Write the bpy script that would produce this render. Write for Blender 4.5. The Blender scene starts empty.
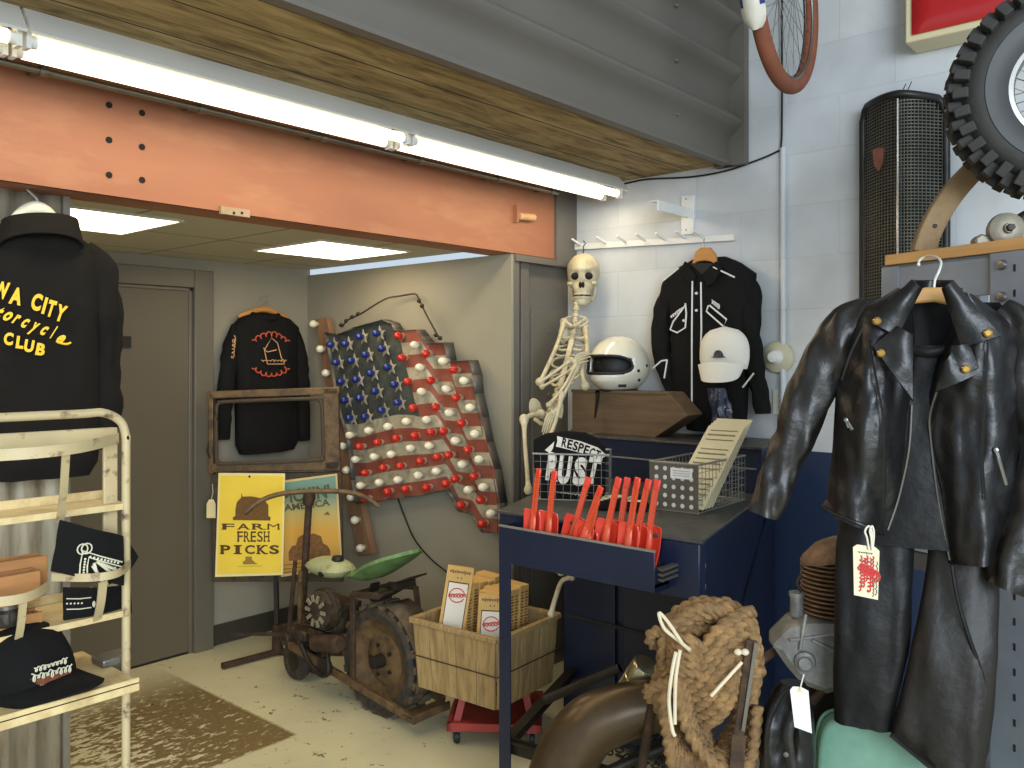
import bpy, math, random
from math import sin, cos, pi, radians, sqrt, atan2
from mathutils import Vector, Matrix, noise
random.seed(7)
SC = bpy.context.scene
COL = SC.collection
V = Vector

# ------------------------------------------------------------------ measuring helpers
FX, HZ, CAMH = 860.0, 360.0, 1.63
FD = V((.7536, .6573, 0)); RD = V((.6573, -.7536, 0))
def ray(u, v):
    return FD + RD * ((u - 512) / FX) + V((0, 0, (HZ - v) / FX))
CO = V((0, 0, CAMH))
def at(u, v, d): return CO + ray(u, v) * d
def onX(u, v, X): r = ray(u, v); return CO + r * (X / r.x)
def onY(u, v, Y): r = ray(u, v); return CO + r * (Y / r.y)
def onZ(u, v, Z): r = ray(u, v); return CO + r * ((Z - CAMH) / r.z)

# ------------------------------------------------------------------ materials
def lin(c):
    out = []
    for x in c[:3]:
        x = x / 255.0
        out.append(x / 12.92 if x <= .04045 else ((x + .055) / 1.055) ** 2.4)
    return (*out, 1)
MATS = {}
def mat(name, rgb, rough=.6, metal=0.0, var=.12, scale=9.0, bump=0.0, bscale=None, second=None, amount=.5, sharp=.12, stretch=None, spec=.5, coat=0.0, emit=None, estr=0.0, sheen=0.0):
    """A principled material: base colour with noise variation, an optional second colour in patches (rust, wear, chips), and noise bump."""
    if name in MATS: return MATS[name]
    m = bpy.data.materials.new(name); m.use_nodes = True; MATS[name] = m
    nt = m.node_tree; N = nt.nodes; L = nt.links
    b = N['Principled BSDF']
    b.inputs['Roughness'].default_value = rough; b.inputs['Metallic'].default_value = metal
    b.inputs['Specular IOR Level'].default_value = spec
    b.inputs['Coat Weight'].default_value = coat
    b.inputs['Sheen Weight'].default_value = sheen
    tc = N.new('ShaderNodeTexCoord'); mp = N.new('ShaderNodeMapping')
    L.new(tc.outputs['Object'], mp.inputs['Vector'])
    if stretch: mp.inputs['Scale'].default_value = stretch
    nz = N.new('ShaderNodeTexNoise'); nz.inputs['Scale'].default_value = scale; nz.inputs['Detail'].default_value = 5
    L.new(mp.outputs[0], nz.inputs['Vector'])
    c = lin(rgb)
    r = N.new('ShaderNodeValToRGB')
    r.color_ramp.elements[0].position = .3; r.color_ramp.elements[1].position = .7
    r.color_ramp.elements[0].color = tuple(min(1, x * (1 - var)) for x in c[:3]) + (1,)
    r.color_ramp.elements[1].color = tuple(min(1, x * (1 + var)) for x in c[:3]) + (1,)
    L.new(nz.outputs['Fac'], r.inputs['Fac'])
    src = r.outputs['Color']
    if second:
        n2 = N.new('ShaderNodeTexNoise'); n2.inputs['Scale'].default_value = scale * 1.7; n2.inputs['Detail'].default_value = 8; n2.inputs['Roughness'].default_value = .65
        L.new(mp.outputs[0], n2.inputs['Vector'])
        r2 = N.new('ShaderNodeValToRGB')
        p = 1 - amount
        p = .5 + (p - .5) * .55
        r2.color_ramp.elements[0].position = max(0, p - sharp / 2); r2.color_ramp.elements[1].position = min(1, p + sharp / 2)
        L.new(n2.outputs['Fac'], r2.inputs['Fac'])
        mx = N.new('ShaderNodeMix'); mx.data_type = 'RGBA'
        L.new(r2.outputs['Color'], mx.inputs['Factor']); L.new(src, mx.inputs['A']); mx.inputs['B'].default_value = lin(second)
        src = mx.outputs['Result']
    L.new(src, b.inputs['Base Color'])
    if emit:
        b.inputs['Emission Color'].default_value = lin(emit); b.inputs['Emission Strength'].default_value = estr
    if bump:
        n3 = N.new('ShaderNodeTexNoise'); n3.inputs['Scale'].default_value = bscale or scale * 4; n3.inputs['Detail'].default_value = 6
        L.new(mp.outputs[0], n3.inputs['Vector'])
        bp = N.new('ShaderNodeBump'); bp.inputs['Strength'].default_value = bump; bp.inputs['Distance'].default_value = .01
        L.new(n3.outputs['Fac'], bp.inputs['Height']); L.new(bp.outputs[0], b.inputs['Normal'])
    return m

# ------------------------------------------------------------------ mesh builder
def frame_along(pts, closed=False):
    n = len(pts); T = []
    for i in range(n):
        a = pts[(i - 1) % n] if (closed or i > 0) else pts[i]
        b = pts[(i + 1) % n] if (closed or i < n - 1) else pts[i]
        t = b - a
        T.append(t.normalized() if t.length > 1e-9 else (T[-1] if T else V((0, 0, 1))))
    up = V((0, 0, 1)) if abs(T[0].z) < .9 else V((1, 0, 0))
    u = (up - T[0] * up.dot(T[0])).normalized(); fr = []
    for i in range(n):
        u = (u - T[i] * u.dot(T[i]))
        if u.length < 1e-6: u = T[i].orthogonal()
        u.normalize(); fr.append((u.copy(), T[i].cross(u)))
    return fr
def smooth_path(pts, k=6, closed=False):
    pts = [V(p) for p in pts]; n = len(pts); out = []
    if n < 3: return pts
    rng = n if closed else n - 1
    for i in range(rng):
        g = lambda j: pts[j % n] if closed else pts[min(max(j, 0), n - 1)]
        p0, p1, p2, p3 = g(i - 1), g(i), g(i + 1), g(i + 2)
        for j in range(k):
            t = j / k
            out.append(.5 * ((2 * p1) + (p2 - p0) * t + (2 * p0 - 5 * p1 + 4 * p2 - p3) * t * t + (3 * p1 - p0 - 3 * p2 + p3) * t ** 3))
    if not closed: out.append(pts[-1])
    return out
def lerp_list(vals, t):
    if not isinstance(vals, (list, tuple)): return vals
    x = t * (len(vals) - 1); i = min(int(x), len(vals) - 2); f = x - i
    return vals[i] * (1 - f) + vals[i + 1] * f

class MB:
    def __init__(s): s.v = []; s.f = []; s.m = []
    def add(s, vs, fs, mi=0, M=None):
        o = len(s.v)
        s.v += [(M @ V(p)) if M else V(p) for p in vs]
        flip = M is not None and M.to_3x3().determinant() < 0
        for f in fs:
            f = tuple(i + o for i in f)
            s.f.append(f[::-1] if flip else f); s.m.append(mi)
        return s
    def box(s, c, d, mi=0, M=None, rot=None):
        x, y, z = d[0] / 2, d[1] / 2, d[2] / 2
        vs = [V(p) for p in ((-x,-y,-z),(x,-y,-z),(x,y,-z),(-x,y,-z),(-x,-y,z),(x,-y,z),(x,y,z),(-x,y,z))]
        if rot is not None: vs = [rot @ p for p in vs]
        vs = [p + V(c) for p in vs]
        return s.add(vs, [(0,3,2,1),(4,5,6,7),(0,1,5,4),(1,2,6,5),(2,3,7,6),(3,0,4,7)], mi, M)
    def box2(s, a, b, mi=0, M=None):
        a, b = V(a), V(b)
        return s.box((a + b) / 2, [abs(x) for x in (b - a)], mi, M)
    def bar(s, p0, p1, w, h, mi=0, up=None):
        """a rectangular bar from p0 to p1; w across, h along 'up'"""
        p0, p1 = V(p0), V(p1); t = (p1 - p0).normalized()
        up = V(up) if up is not None else (V((0, 0, 1)) if abs(t.z) < .95 else V((0, 1, 0)))
        u = (up - t * up.dot(t)).normalized(); w_ = t.cross(u)
        vs = []
        for p in (p0, p1):
            for a, b in ((-1,-1),(1,-1),(1,1),(-1,1)): vs.append(p + w_ * a * w / 2 + u * b * h / 2)
        return s.add(vs, [(0,1,2,3),(7,6,5,4),(0,4,5,1),(1,5,6,2),(2,6,7,3),(3,7,4,0)], mi)
    def loft(s, rings, cap=True, mi=0, M=None, closed=False):
        n = len(rings[0]); vs = [p for r in rings for p in r]; fs = []
        k = len(rings)
        for i in range(k if closed else k - 1):
            for j in range(n):
                a = i * n + j; b = i * n + (j + 1) % n
                c = ((i + 1) % k) * n + (j + 1) % n; d = ((i + 1) % k) * n + j
                fs.append((a, b, c, d))
        if cap and not closed:
            fs.append(tuple(range(n))[::-1]); fs.append(tuple((k - 1) * n + j for j in range(n)))
        return s.add(vs, fs, mi, M)
    def tube(s, pts, r, n=8, closed=False, mi=0, M=None, cap=True, lobes=0, twist=0.0, lob=.2, flat=1.0):
        pts = [V(p) for p in pts]; fr = frame_along(pts, closed); rings = []; L = 0
        for i, p in enumerate(pts):
            if i: L += (pts[i] - pts[i - 1]).length
            rr = lerp_list(r, i / max(1, len(pts) - 1)); u, w = fr[i]; ring = []
            for j in range(n):
                a = 2 * pi * j / n
                q = rr * (1 + lob * cos(lobes * a - twist * L)) if lobes else rr
                ring.append(p + u * cos(a) * q + w * sin(a) * q * flat)
            rings.append(ring)
        return s.loft(rings, cap, mi, M, closed)
    def cyl(s, p0, p1, r0, r1=None, n=16, mi=0, M=None):
        return s.tube([p0, p1], [r0, r0 if r1 is None else r1], n, mi=mi, M=M)
    def lathe(s, prof, c=(0,0,0), ax=(0,0,1), n=24, mi=0, M=None, cap=True):
        ax = V(ax).normalized(); u = ax.orthogonal().normalized(); w = ax.cross(u); c = V(c)
        rings = [[c + ax * h + (u * cos(2*pi*j/n) + w * sin(2*pi*j/n)) * max(r, 1e-4) for j in range(n)] for r, h in prof]
        return s.loft(rings, cap, mi, M)
    def ell(s, c, r, nu=16, nv=10, mi=0, M=None, fn=None):
        c = V(c); r = (r, r, r) if not isinstance(r, (tuple, list)) else r
        rings = []
        for i in range(nv + 1):
            th = pi * (i / nv); th = min(max(th, .02), pi - .02)
            ring = []
            for j in range(nu):
                ph = 2 * pi * j / nu
                d = V((sin(th) * cos(ph), sin(th) * sin(ph), -cos(th)))
                k = fn(d) if fn else 1
                ring.append(c + V((d.x * r[0], d.y * r[1], d.z * r[2])) * k)
            rings.append(ring)
        return s.loft(rings, True, mi, M)
    def prism(s, pts, y0, y1, mi=0, M=None):
        """polygon in local x,z extruded from y0 to y1"""
        a = 0
        for i in range(len(pts)):
            x0, z0 = pts[i]; x1, z1 = pts[(i + 1) % len(pts)]; a += x0 * z1 - x1 * z0
        if a < 0: pts = pts[::-1]
        n = len(pts)
        vs = [(x, y0, z) for x, z in pts] + [(x, y1, z) for x, z in pts]
        fs = [tuple(range(n)), tuple(range(2 * n - 1, n - 1, -1))]
        for i in range(n): j = (i + 1) % n; fs.append((i, i + n, j + n, j))
        return s.add(vs, fs, mi, M)
    def sheet(s, fn, nu, nv, th=.004, mi=0, M=None, fmat=None):
        """thick sheet from fn(s,t)->point; thickness along the grid normal"""
        g = [[V(fn(i / nu, j / nv)) for i in range(nu + 1)] for j in range(nv + 1)]
        def nrm(i, j):
            a = g[j][min(i + 1, nu)] - g[j][max(i - 1, 0)]; b = g[min(j + 1, nv)][i] - g[max(j - 1, 0)][i]
            n = a.cross(b)
            return n.normalized() if n.length > 1e-12 else V((0, -1, 0))
        W = nu + 1; vs = []
        for k in (0, 1):
            for j in range(nv + 1):
                for i in range(nu + 1): vs.append(g[j][i] + nrm(i, j) * (th * (.5 - k)))
        o = W * (nv + 1); fs = []; ms = []
        for j in range(nv):
            for i in range(nu):
                a = j * W + i; mm = fmat((i + .5) / nu, (j + .5) / nv) if fmat else mi
                fs.append((a, a + 1, a + W + 1, a + W)); ms.append(mm)
                fs.append((a + o + W, a + o + W + 1, a + o + 1, a + o)); ms.append(mm)
        for i in range(nu):
            a = i; fs.append((a + o, a + o + 1, a + 1, a)); ms.append(mi)
            a = nv * W + i; fs.append((a, a + 1, a + o + 1, a + o)); ms.append(mi)
        for j in range(nv):
            a = j * W; fs.append((a, a + W, a + W + o, a + o)); ms.append(mi)
            a = j * W + nu; fs.append((a + o, a + W + o, a + W, a)); ms.append(mi)
        b = len(s.f); s.add(vs, fs, mi, M); s.m[b:] = ms
        return s
    def text(s, body, size, M, ext=.001, bold=0.0, shear=0.0, align='CENTER', sx=1.0, spacing=1.0, mi=0):
        """lettering; text x -> local x, text y -> local z, faces local -y. M places it."""
        cu = bpy.data.curves.new('t', 'FONT'); cu.body = body; cu.size = size; cu.extrude = ext; cu.offset = bold * size
        cu.shear = shear; cu.align_x = align; cu.align_y = 'CENTER'; cu.space_character = spacing; cu.resolution_u = 4
        o = bpy.data.objects.new('t', cu); me = bpy.data.meshes.new_from_object(o)
        vs = [(v.co.x * sx, -v.co.z, v.co.y) for v in me.vertices]; fs = [tuple(p.vertices) for p in me.polygons]
        s.add(vs, fs, mi, M)
        bpy.data.objects.remove(o); bpy.data.curves.remove(cu); bpy.data.meshes.remove(me)
        return s
    def script(s, x0, z0, x1, z1, h, loops, r, y=0.0, mi=0, seed=0):
        """a line of joined-up stitching, too small in the photo to be read"""
        rnd = random.Random(seed); pts = []; n = loops * 8
        amps = [.35 + .65 * (rnd.random() ** 2) for _ in range(loops + 1)]
        for i in range(n + 1):
            t = i / n; a = t * loops * 2 * pi
            A = amps[min(int(t * loops), loops)]
            x = x0 + (x1 - x0) * t + (h * .28) * sin(a); z = z0 + (z1 - z0) * t + h * .5 * A * cos(a)
            pts.append((x, y, z))
        s.tube(pts, r, 5, mi=mi)
        return s

THINGS = {}
def link(o): COL.objects.link(o); return o
def world_of(o): return THINGS.get(o.name)
def obj(name, mb, mats, parent=None, bevel=0.0, sub=0, angle=40, flat=False):
    me = bpy.data.meshes.new(name)
    me.from_pydata([tuple(p) for p in mb.v], [], mb.f)
    mats = mats if isinstance(mats, (list, tuple)) else [mats]
    for m in mats: me.materials.append(m)
    me.polygons.foreach_set('material_index', mb.m)
    if not flat:
        me.polygons.foreach_set('use_smooth', [True] * len(me.polygons))
    me.validate(); me.update()
    if not flat: me.set_sharp_from_angle(angle=radians(angle))
    o = link(bpy.data.objects.new(name, me))
    if parent: o.parent = parent
    if bevel:
        b = o.modifiers.new('bevel', 'BEVEL'); b.width = bevel; b.segments = 2; b.limit_method = 'ANGLE'; b.angle_limit = radians(50)
    if sub:
        b = o.modifiers.new('subd', 'SUBSURF'); b.levels = sub; b.render_levels = sub
    return o
def tag(o, label, cat, group=None, kind=None):
    if label: o['label'] = label
    if cat: o['category'] = cat
    if group: o['group'] = group
    if kind: o['kind'] = kind
    return o
def thing(name, label, cat, loc=(0, 0, 0), yaw=0.0, group=None):
    o = link(bpy.data.objects.new(name, None)); o.empty_display_size = .05
    o.location = loc; o.rotation_euler = (0, 0, radians(yaw))
    THINGS[o.name] = Matrix.Translation(V(loc)) @ Matrix.Rotation(radians(yaw), 4, 'Z')
    return tag(o, label, cat, group)
def struct(name, mb, m, parent=None, bevel=0.0, flat=False):
    o = obj(name, mb, m, parent, bevel, flat=flat)
    if not parent: o['kind'] = 'structure'
    return o
def pl(t, u, v, y=0.0):
    """pixel -> local point of thing t on its own plane local-y = y"""
    Mi = THINGS[t.name].inverted(); o = Mi @ CO; r = Mi.to_3x3() @ ray(u, v)
    k = (y - o.y) / r.y
    return o + r * k
def px(t, u, v, y=0.0):
    p = pl(t, u, v, y); return (p.x, p.z)
def lw(t, p): return THINGS[t.name].inverted() @ V(p)
def dup(root, loc, yaw, label, group=None, name=None):
    r = root.copy(); link(r); r.location = loc; r.rotation_euler = (0, 0, radians(yaw))
    if label: r['label'] = label
    if group: r['group'] = group
    THINGS[r.name] = Matrix.Translation(V(loc)) @ Matrix.Rotation(radians(yaw), 4, 'Z')
    for ch in list(root.children):
        c = ch.copy(); link(c); c.parent = r
        for g in ch.children:
            d = g.copy(); link(d); d.parent = c
    return r
def TX(x, y, z, ang=0.0, yaw=0.0):
    """placement for lettering: local position, roll in the local x,z plane, yaw about z"""
    return Matrix.Translation(V((x, y, z))) @ Matrix.Rotation(yaw, 4, 'Z') @ Matrix.Rotation(-ang, 4, 'Y')

# ------------------------------------------------------------------ cloth helpers
def body_loft(mb, rows, n=40, m=36, fold=.01, freq=(14, 3), seed=0, power=.75, cap=True, mi=0):
    """rows: (z, x_left, x_right, half_depth, y_centre) top to bottom; a hollow-looking hanging body with vertical folds"""
    rings = []
    for i in range(m + 1):
        t = i / m * (len(rows) - 1); k = min(int(t), len(rows) - 2); f = t - k
        f2 = f
        a, b = rows[k], rows[k + 1]
        z, xl, xr, hd, yc = [a[q] * (1 - f2) + b[q] * f2 for q in range(5)]
        cx, hw = (xl + xr) / 2, (xr - xl) / 2; ring = []
        tt = i / m
        for j in range(n):
            an = 2 * pi * j / n; cs, sn = cos(an), sin(an)
            x = cx + hw * math.copysign(abs(cs) ** power, cs); y = yc - hd * math.copysign(abs(sn) ** power, sn)
            w = noise.noise(V((x * freq[0] + seed, (y > yc) * 7.3 + seed, z * freq[1]))) * fold * min(1, tt * 3 + .25)
            w += noise.noise(V((x * freq[0] * 2.3 + seed, seed, z * freq[1] * 3))) * fold * .4
            ring.append(V((x + w * .4, y + w * (1 if abs(sn) > .2 else .3), z + .3 * w)))
        rings.append(ring)
    mb.loft(rings, cap, mi)
def sleeve(mb, pts, radii, flat=.75, fold=.006, n=20, seed=0, freq=22, mi=0, k=8):
    P = smooth_path(pts, k); fr = frame_along(P); rings = []
    for i, p in enumerate(P):
        t = i / (len(P) - 1); rr = lerp_list(radii, t); ring = []
        T = (P[min(i + 1, len(P) - 1)] - P[max(i - 1, 0)]).normalized()
        side = T.cross(V((0, 1, 0))).normalized() if abs(T.y) < .95 else V((1, 0, 0))
        dep = side.cross(T).normalized()
        for j in range(n):
            a = 2 * pi * j / n
            w = 1 + 0 * a
            q = noise.noise(V((p.x * freq + cos(a) * 1.5 + seed, sin(a) * 1.5, p.z * freq + seed))) * fold
            ring.append(p + side * cos(a) * (rr + q) + dep * sin(a) * (rr * flat + q))
        rings.append(ring)
    mb.loft(rings, True, mi)
def panel(mb, edgeL, edgeR, bulge=.02, fold=.006, th=.004, nu=16, nv=26, y0=0.0, freq=(25, 5), seed=0, mi=0):
    """cloth panel between two local polylines (x, z) given top to bottom"""
    def at_(e, t):
        x = t * (len(e) - 1); i = min(int(x), len(e) - 2); f = x - i
        return (e[i][0] * (1 - f) + e[i + 1][0] * f, e[i][1] * (1 - f) + e[i + 1][1] * f)
    def fn(s_, t):
        a, b = at_(edgeL, t), at_(edgeR, t)
        x = a[0] * (1 - s_) + b[0] * s_; z = a[1] * (1 - s_) + b[1] * s_
        y = y0 - bulge * sin(pi * s_) ** .8 - fold * noise.noise(V((x * freq[0] + seed, z * freq[1], seed))) - .4 * fold * noise.noise(V((x * freq[0] * 2 + seed, z * freq[1] * 4, seed)))
        return (x, y, z)
    mb.sheet(fn, nu, nv, th, mi)
# ------------------------------------------------------------------ camera
cam = bpy.data.cameras.new('camera'); cam.sensor_width = 36; cam.lens = FX / 1024 * 36; cam.shift_y = -24 / 1024; cam.clip_start = .02
co = link(bpy.data.objects.new('camera', cam)); co.location = CO; co.rotation_euler = (pi / 2, 0, atan2(-FD.x, FD.y)); SC.camera = co

XW, XF, YD, YB = 3.74, 3.22, 4.51, 2.81          # right wall, flag wall, door wall, steel beam
ZC = 2.195                                        # dropped ceiling
ZS = 2.557                                        # board soffit

# ------------------------------------------------------------------ setting materials
def floor_mat():
    m = mat('painted_concrete', (200, 193, 158), rough=.5, var=.10, scale=2.2, bump=.12, bscale=30)
    nt = m.node_tree; N = nt.nodes; L = nt.links; b = N['Principled BSDF']
    src = b.inputs['Base Color'].links[0].from_socket
    tc = N.new('ShaderNodeTexCoord'); sp = N.new('ShaderNodeSeparateXYZ'); L.new(tc.outputs['Object'], sp.inputs[0])
    def math_(op, a, b_=None, c=None):
        n = N.new('ShaderNodeMath'); n.operation = op
        for i, x in enumerate((a, b_, c)):
            if x is None: continue
            if isinstance(x, (int, float)): n.inputs[i].default_value = x
            else: L.new(x, n.inputs[i])
        return n.outputs[0]
    def noise_(scale, det=8, rough=.65, st=None):
        n = N.new('ShaderNodeTexNoise'); n.inputs['Scale'].default_value = scale; n.inputs['Detail'].default_value = det; n.inputs['Roughness'].default_value = rough
        if st:
            mp = N.new('ShaderNodeMapping'); mp.inputs['Scale'].default_value = st; mp.inputs['Rotation'].default_value = (0, 0, radians(20)); L.new(tc.outputs['Object'], mp.inputs[0]); L.new(mp.outputs[0], n.inputs['Vector'])
        else: L.new(tc.outputs['Object'], n.inputs['Vector'])
        return n.outputs['Fac']
    X, Y = sp.outputs['X'], sp.outputs['Y']
    wob = math_('MULTIPLY', math_('SUBTRACT', noise_(40), .5), .03)
    def smooth(v, a, b_):
        n = N.new('ShaderNodeMapRange'); n.interpolation_type = 'SMOOTHSTEP'
        L.new(v, n.inputs['Value']); n.inputs['From Min'].default_value = a; n.inputs['From Max'].default_value = b_
        return n.outputs['Result']
    Xw = math_('ADD', X, wob); Yw = math_('ADD', Y, wob)
    # worn rectangle where the paint has been rubbed off, crisp on its near and right sides
    rx = math_('MULTIPLY', smooth(Xw, .5, 1.0), math_('SUBTRACT', 1, smooth(Xw, 2.19, 2.215)))
    ry = math_('MULTIPLY', smooth(Yw, 3.15, 3.175), math_('SUBTRACT', 1, smooth(Yw, 3.9, 4.5)))
    rect = math_('MULTIPLY', rx, ry)
    n1 = noise_(17, 10, .7, (1, 1.9, 1))
    left = smooth(X, 2.25, 1.1)                    # more paint survives away from the crisp corner
    thr = math_('ADD', .395, math_('MULTIPLY', left, .155))
    worn = math_('MULTIPLY', rect, smooth(math_('SUBTRACT', n1, thr), -.03, .04))
    # small chips elsewhere
    ch = smooth(noise_(11, 9, .75, (1.6, 1, 1)), .60, .615)
    ch2 = math_('MULTIPLY', ch, smooth(noise_(1.6, 2), .44, .56))
    st = math_('MULTIPLY', smooth(noise_(1.1, 4), .5, .75), .25)
    def mix(f, A, col):
        n = N.new('ShaderNodeMix'); n.data_type = 'RGBA'; L.new(f, n.inputs['Factor']); L.new(A, n.inputs['A'])
        if isinstance(col, tuple): n.inputs['B'].default_value = lin(col)
        else: L.new(col, n.inputs['B'])
        return n.outputs['Result']
    r = N.new('ShaderNodeValToRGB'); r.color_ramp.elements[0].color = lin((96, 78, 46)); r.color_ramp.elements[1].color = lin((132, 112, 74)); L.new(noise_(60, 4), r.inputs[0])
    s1 = mix(st, src, (160, 146, 100)); s2 = mix(worn, s1, r.outputs[0]); s3 = mix(ch2, s2, (72, 58, 36))
    L.new(s3, b.inputs['Base Color'])
    return m

def block_mat():
    m = bpy.data.materials.new('painted_block'); m.use_nodes = True
    nt = m.node_tree; N = nt.nodes; L = nt.links; b = N['Principled BSDF']; b.inputs['Roughness'].default_value = .55
    tc = N.new('ShaderNodeTexCoord'); sp = N.new('ShaderNodeSeparateXYZ'); L.new(tc.outputs['Object'], sp.inputs[0])
    cb = N.new('ShaderNodeCombineXYZ'); L.new(sp.outputs['Y'], cb.inputs[0]); L.new(sp.outputs['Z'], cb.inputs[1])
    br = N.new('ShaderNodeTexBrick'); L.new(cb.outputs[0], br.inputs['Vector'])
    br.inputs['Scale'].default_value = 1; br.inputs['Brick Width'].default_value = .46; br.inputs['Row Height'].default_value = .232; br.inputs['Mortar Size'].default_value = .0035; br.inputs['Mortar Smooth'].default_value = .4
    br.inputs['Color1'].default_value = lin((210, 212, 212)); br.inputs['Color2'].default_value = lin((200, 203, 206)); br.inputs['Mortar'].default_value = lin((196, 199, 201))
    nz = N.new('ShaderNodeTexNoise'); nz.inputs['Scale'].default_value = 3; nz.inputs['Detail'].default_value = 6; L.new(tc.outputs['Object'], nz.inputs['Vector'])
    mx = N.new('ShaderNodeMix'); mx.data_type = 'RGBA'; mx.blend_type = 'MULTIPLY'; mx.inputs['Factor'].default_value = .35
    r = N.new('ShaderNodeValToRGB'); r.color_ramp.elements[0].position = .35; r.color_ramp.elements[0].color = lin((190, 188, 180)); r.color_ramp.elements[1].position = .6; r.color_ramp.elements[1].color = (1, 1, 1, 1)
    L.new(nz.outputs[0], r.inputs[0]); L.new(br.outputs['Color'], mx.inputs['A']); L.new(r.outputs[0], mx.inputs['B'])
    # lower part painted navy up to a straight line
    gt = N.new('ShaderNodeMath'); gt.operation = 'GREATER_THAN'; gt.inputs[1].default_value = 1.226; L.new(sp.outputs['Z'], gt.inputs[0])
    m2 = N.new('ShaderNodeMix'); m2.data_type = 'RGBA'; L.new(gt.outputs[0], m2.inputs['Factor'])
    m2.inputs['A'].default_value = lin((33, 48, 76)); L.new(mx.outputs['Result'], m2.inputs['B'])
    L.new(m2.outputs['Result'], b.inputs['Base Color'])
    bp = N.new('ShaderNodeBump'); bp.inputs['Strength'].default_value = .2; bp.inputs['Distance'].default_value = .006
    ad = N.new('ShaderNodeMath'); ad.operation = 'SUBTRACT'; n2 = N.new('ShaderNodeTexNoise'); n2.inputs['Scale'].default_value = 60; L.new(tc.outputs['Object'], n2.inputs['Vector'])
    sc_ = N.new('ShaderNodeMath'); sc_.operation = 'MULTIPLY'; sc_.inputs[1].default_value = .3; L.new(n2.outputs[0], sc_.inputs[0])
    L.new(sc_.outputs[0], ad.inputs[0]); L.new(br.outputs['Fac'], ad.inputs[1]); L.new(ad.outputs[0], bp.inputs['Height']); L.new(bp.outputs[0], b.inputs['Normal'])
    return m

def plank_mat(name, c0, c1, dark, width, rough=.75):
    """planks along x, seams every 'width' in y, streaky grain"""
    m = bpy.data.materials.new(name); m.use_nodes = True
    nt = m.node_tree; N = nt.nodes; L = nt.links; b = N['Principled BSDF']; b.inputs['Roughness'].default_value = rough
    tc = N.new('ShaderNodeTexCoord')
    br = N.new('ShaderNodeTexBrick'); L.new(tc.outputs['Object'], br.inputs['Vector']); br.inputs['Scale'].default_value = 1
    br.inputs['Brick Width'].default_value = 7.3; br.inputs['Row Height'].default_value = width; br.inputs['Mortar Size'].default_value = .004; br.inputs['Mortar Smooth'].default_value = .1
    br.inputs['Color1'].default_value = (1, 1, 1, 1); br.inputs['Color2'].default_value = lin((225, 218, 205)); br.inputs['Mortar'].default_value = lin((40, 30, 18))
    mp = N.new('ShaderNodeMapping'); mp.inputs['Scale'].default_value = (1.6, 9, 9); L.new(tc.outputs['Object'], mp.inputs[0])
    n1 = N.new('ShaderNodeTexNoise'); n1.inputs['Scale'].default_value = 2.2; n1.inputs['Detail'].default_value = 9; n1.inputs['Roughness'].default_value = .62; n1.inputs['Distortion'].default_value = .6; L.new(mp.outputs[0], n1.inputs['Vector'])
    r = N.new('ShaderNodeValToRGB'); e = r.color_ramp.elements; e[0].position = .33; e[0].color = lin(dark); e[1].position = .66; e[1].color = lin(c1)
    x = e.new(.47); x.color = lin(c0)
    L.new(n1.outputs[0], r.inputs[0])
    mx = N.new('ShaderNodeMix'); mx.data_type = 'RGBA'; mx.blend_type = 'MULTIPLY'; mx.inputs['Factor'].default_value = 1
    L.new(r.outputs[0], mx.inputs['A']); L.new(br.outputs['Color'], mx.inputs['B']); L.new(mx.outputs['Result'], b.inputs['Base Color'])
    bp = N.new('ShaderNodeBump'); bp.inputs['Strength'].default_value = .3; bp.inputs['Distance'].default_value = .004; L.new(n1.outputs[0], bp.inputs['Height']); L.new(bp.outputs[0], b.inputs['Normal'])
    return m

def tile_mat():
    m = mat('ceiling_tile', (196, 187, 160), rough=.85, var=.04, scale=60, bump=.15, bscale=120)
    nt = m.node_tree; N = nt.nodes; L = nt.links; b = N['Principled BSDF']; src = b.inputs['Base Color'].links[0].from_socket
    tc = N.new('ShaderNodeTexCoord'); mp = N.new('ShaderNodeMapping'); mp.inputs['Location'].default_value = (-.33, -.02, 0); L.new(tc.outputs['Object'], mp.inputs[0])
    br = N.new('ShaderNodeTexBrick'); br.offset = 0; L.new(mp.outputs[0], br.inputs['Vector']); br.inputs['Scale'].default_value = 1; br.inputs['Brick Width'].default_value = .61; br.inputs['Row Height'].default_value = .61; br.inputs['Mortar Size'].default_value = .008
    mx = N.new('ShaderNodeMix'); mx.data_type = 'RGBA'; L.new(br.outputs['Fac'], mx.inputs['Factor']); L.new(src, mx.inputs['A']); mx.inputs['B'].default_value = lin((140, 130, 108)); L.new(mx.outputs['Result'], b.inputs['Base Color'])
    return m

M_floor = floor_mat(); M_block = block_mat()
M_plaster = mat('grey_plaster', (150, 143, 124), rough=.7, var=.04, scale=3, bump=.08, bscale=60)
M_trim = mat('grey_gloss_paint', (104, 98, 84), rough=.42, var=.05, scale=5)
M_door = mat('grey_door_paint', (98, 90, 74), rough=.45, var=.05, scale=2)
M_base = mat('dark_vinyl', (58, 54, 46), rough=.5, var=.05)
M_soffit = plank_mat('old_boards', (150, 126, 80), (190, 166, 116), (92, 72, 38), .235)
M_tile = tile_mat()
M_corr = mat('grey_sheet_metal', (104, 98, 90), rough=.55, metal=.15, var=.06, scale=1.5, bump=.03)
M_high = mat('plain_ceiling', (190, 190, 188), rough=.8)
M_beam = mat('red_primer_steel', (158, 101, 72), rough=.6, var=.1, scale=3.2, second=(180, 128, 92), amount=.16, sharp=.4, stretch=(.45, 1, 1.6), bump=.05)
M_colm = mat('grey_column_paint', (104, 98, 90), rough=.45, var=.05)
M_steel_grey = mat('dull_steel', (120, 116, 108), rough=.4, metal=.7, var=.15)
M_blackm = mat('black_rubber', (24, 23, 22), rough=.6)
M_whitepaint = mat('white_enamel', (225, 224, 218), rough=.35, var=.03)
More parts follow.
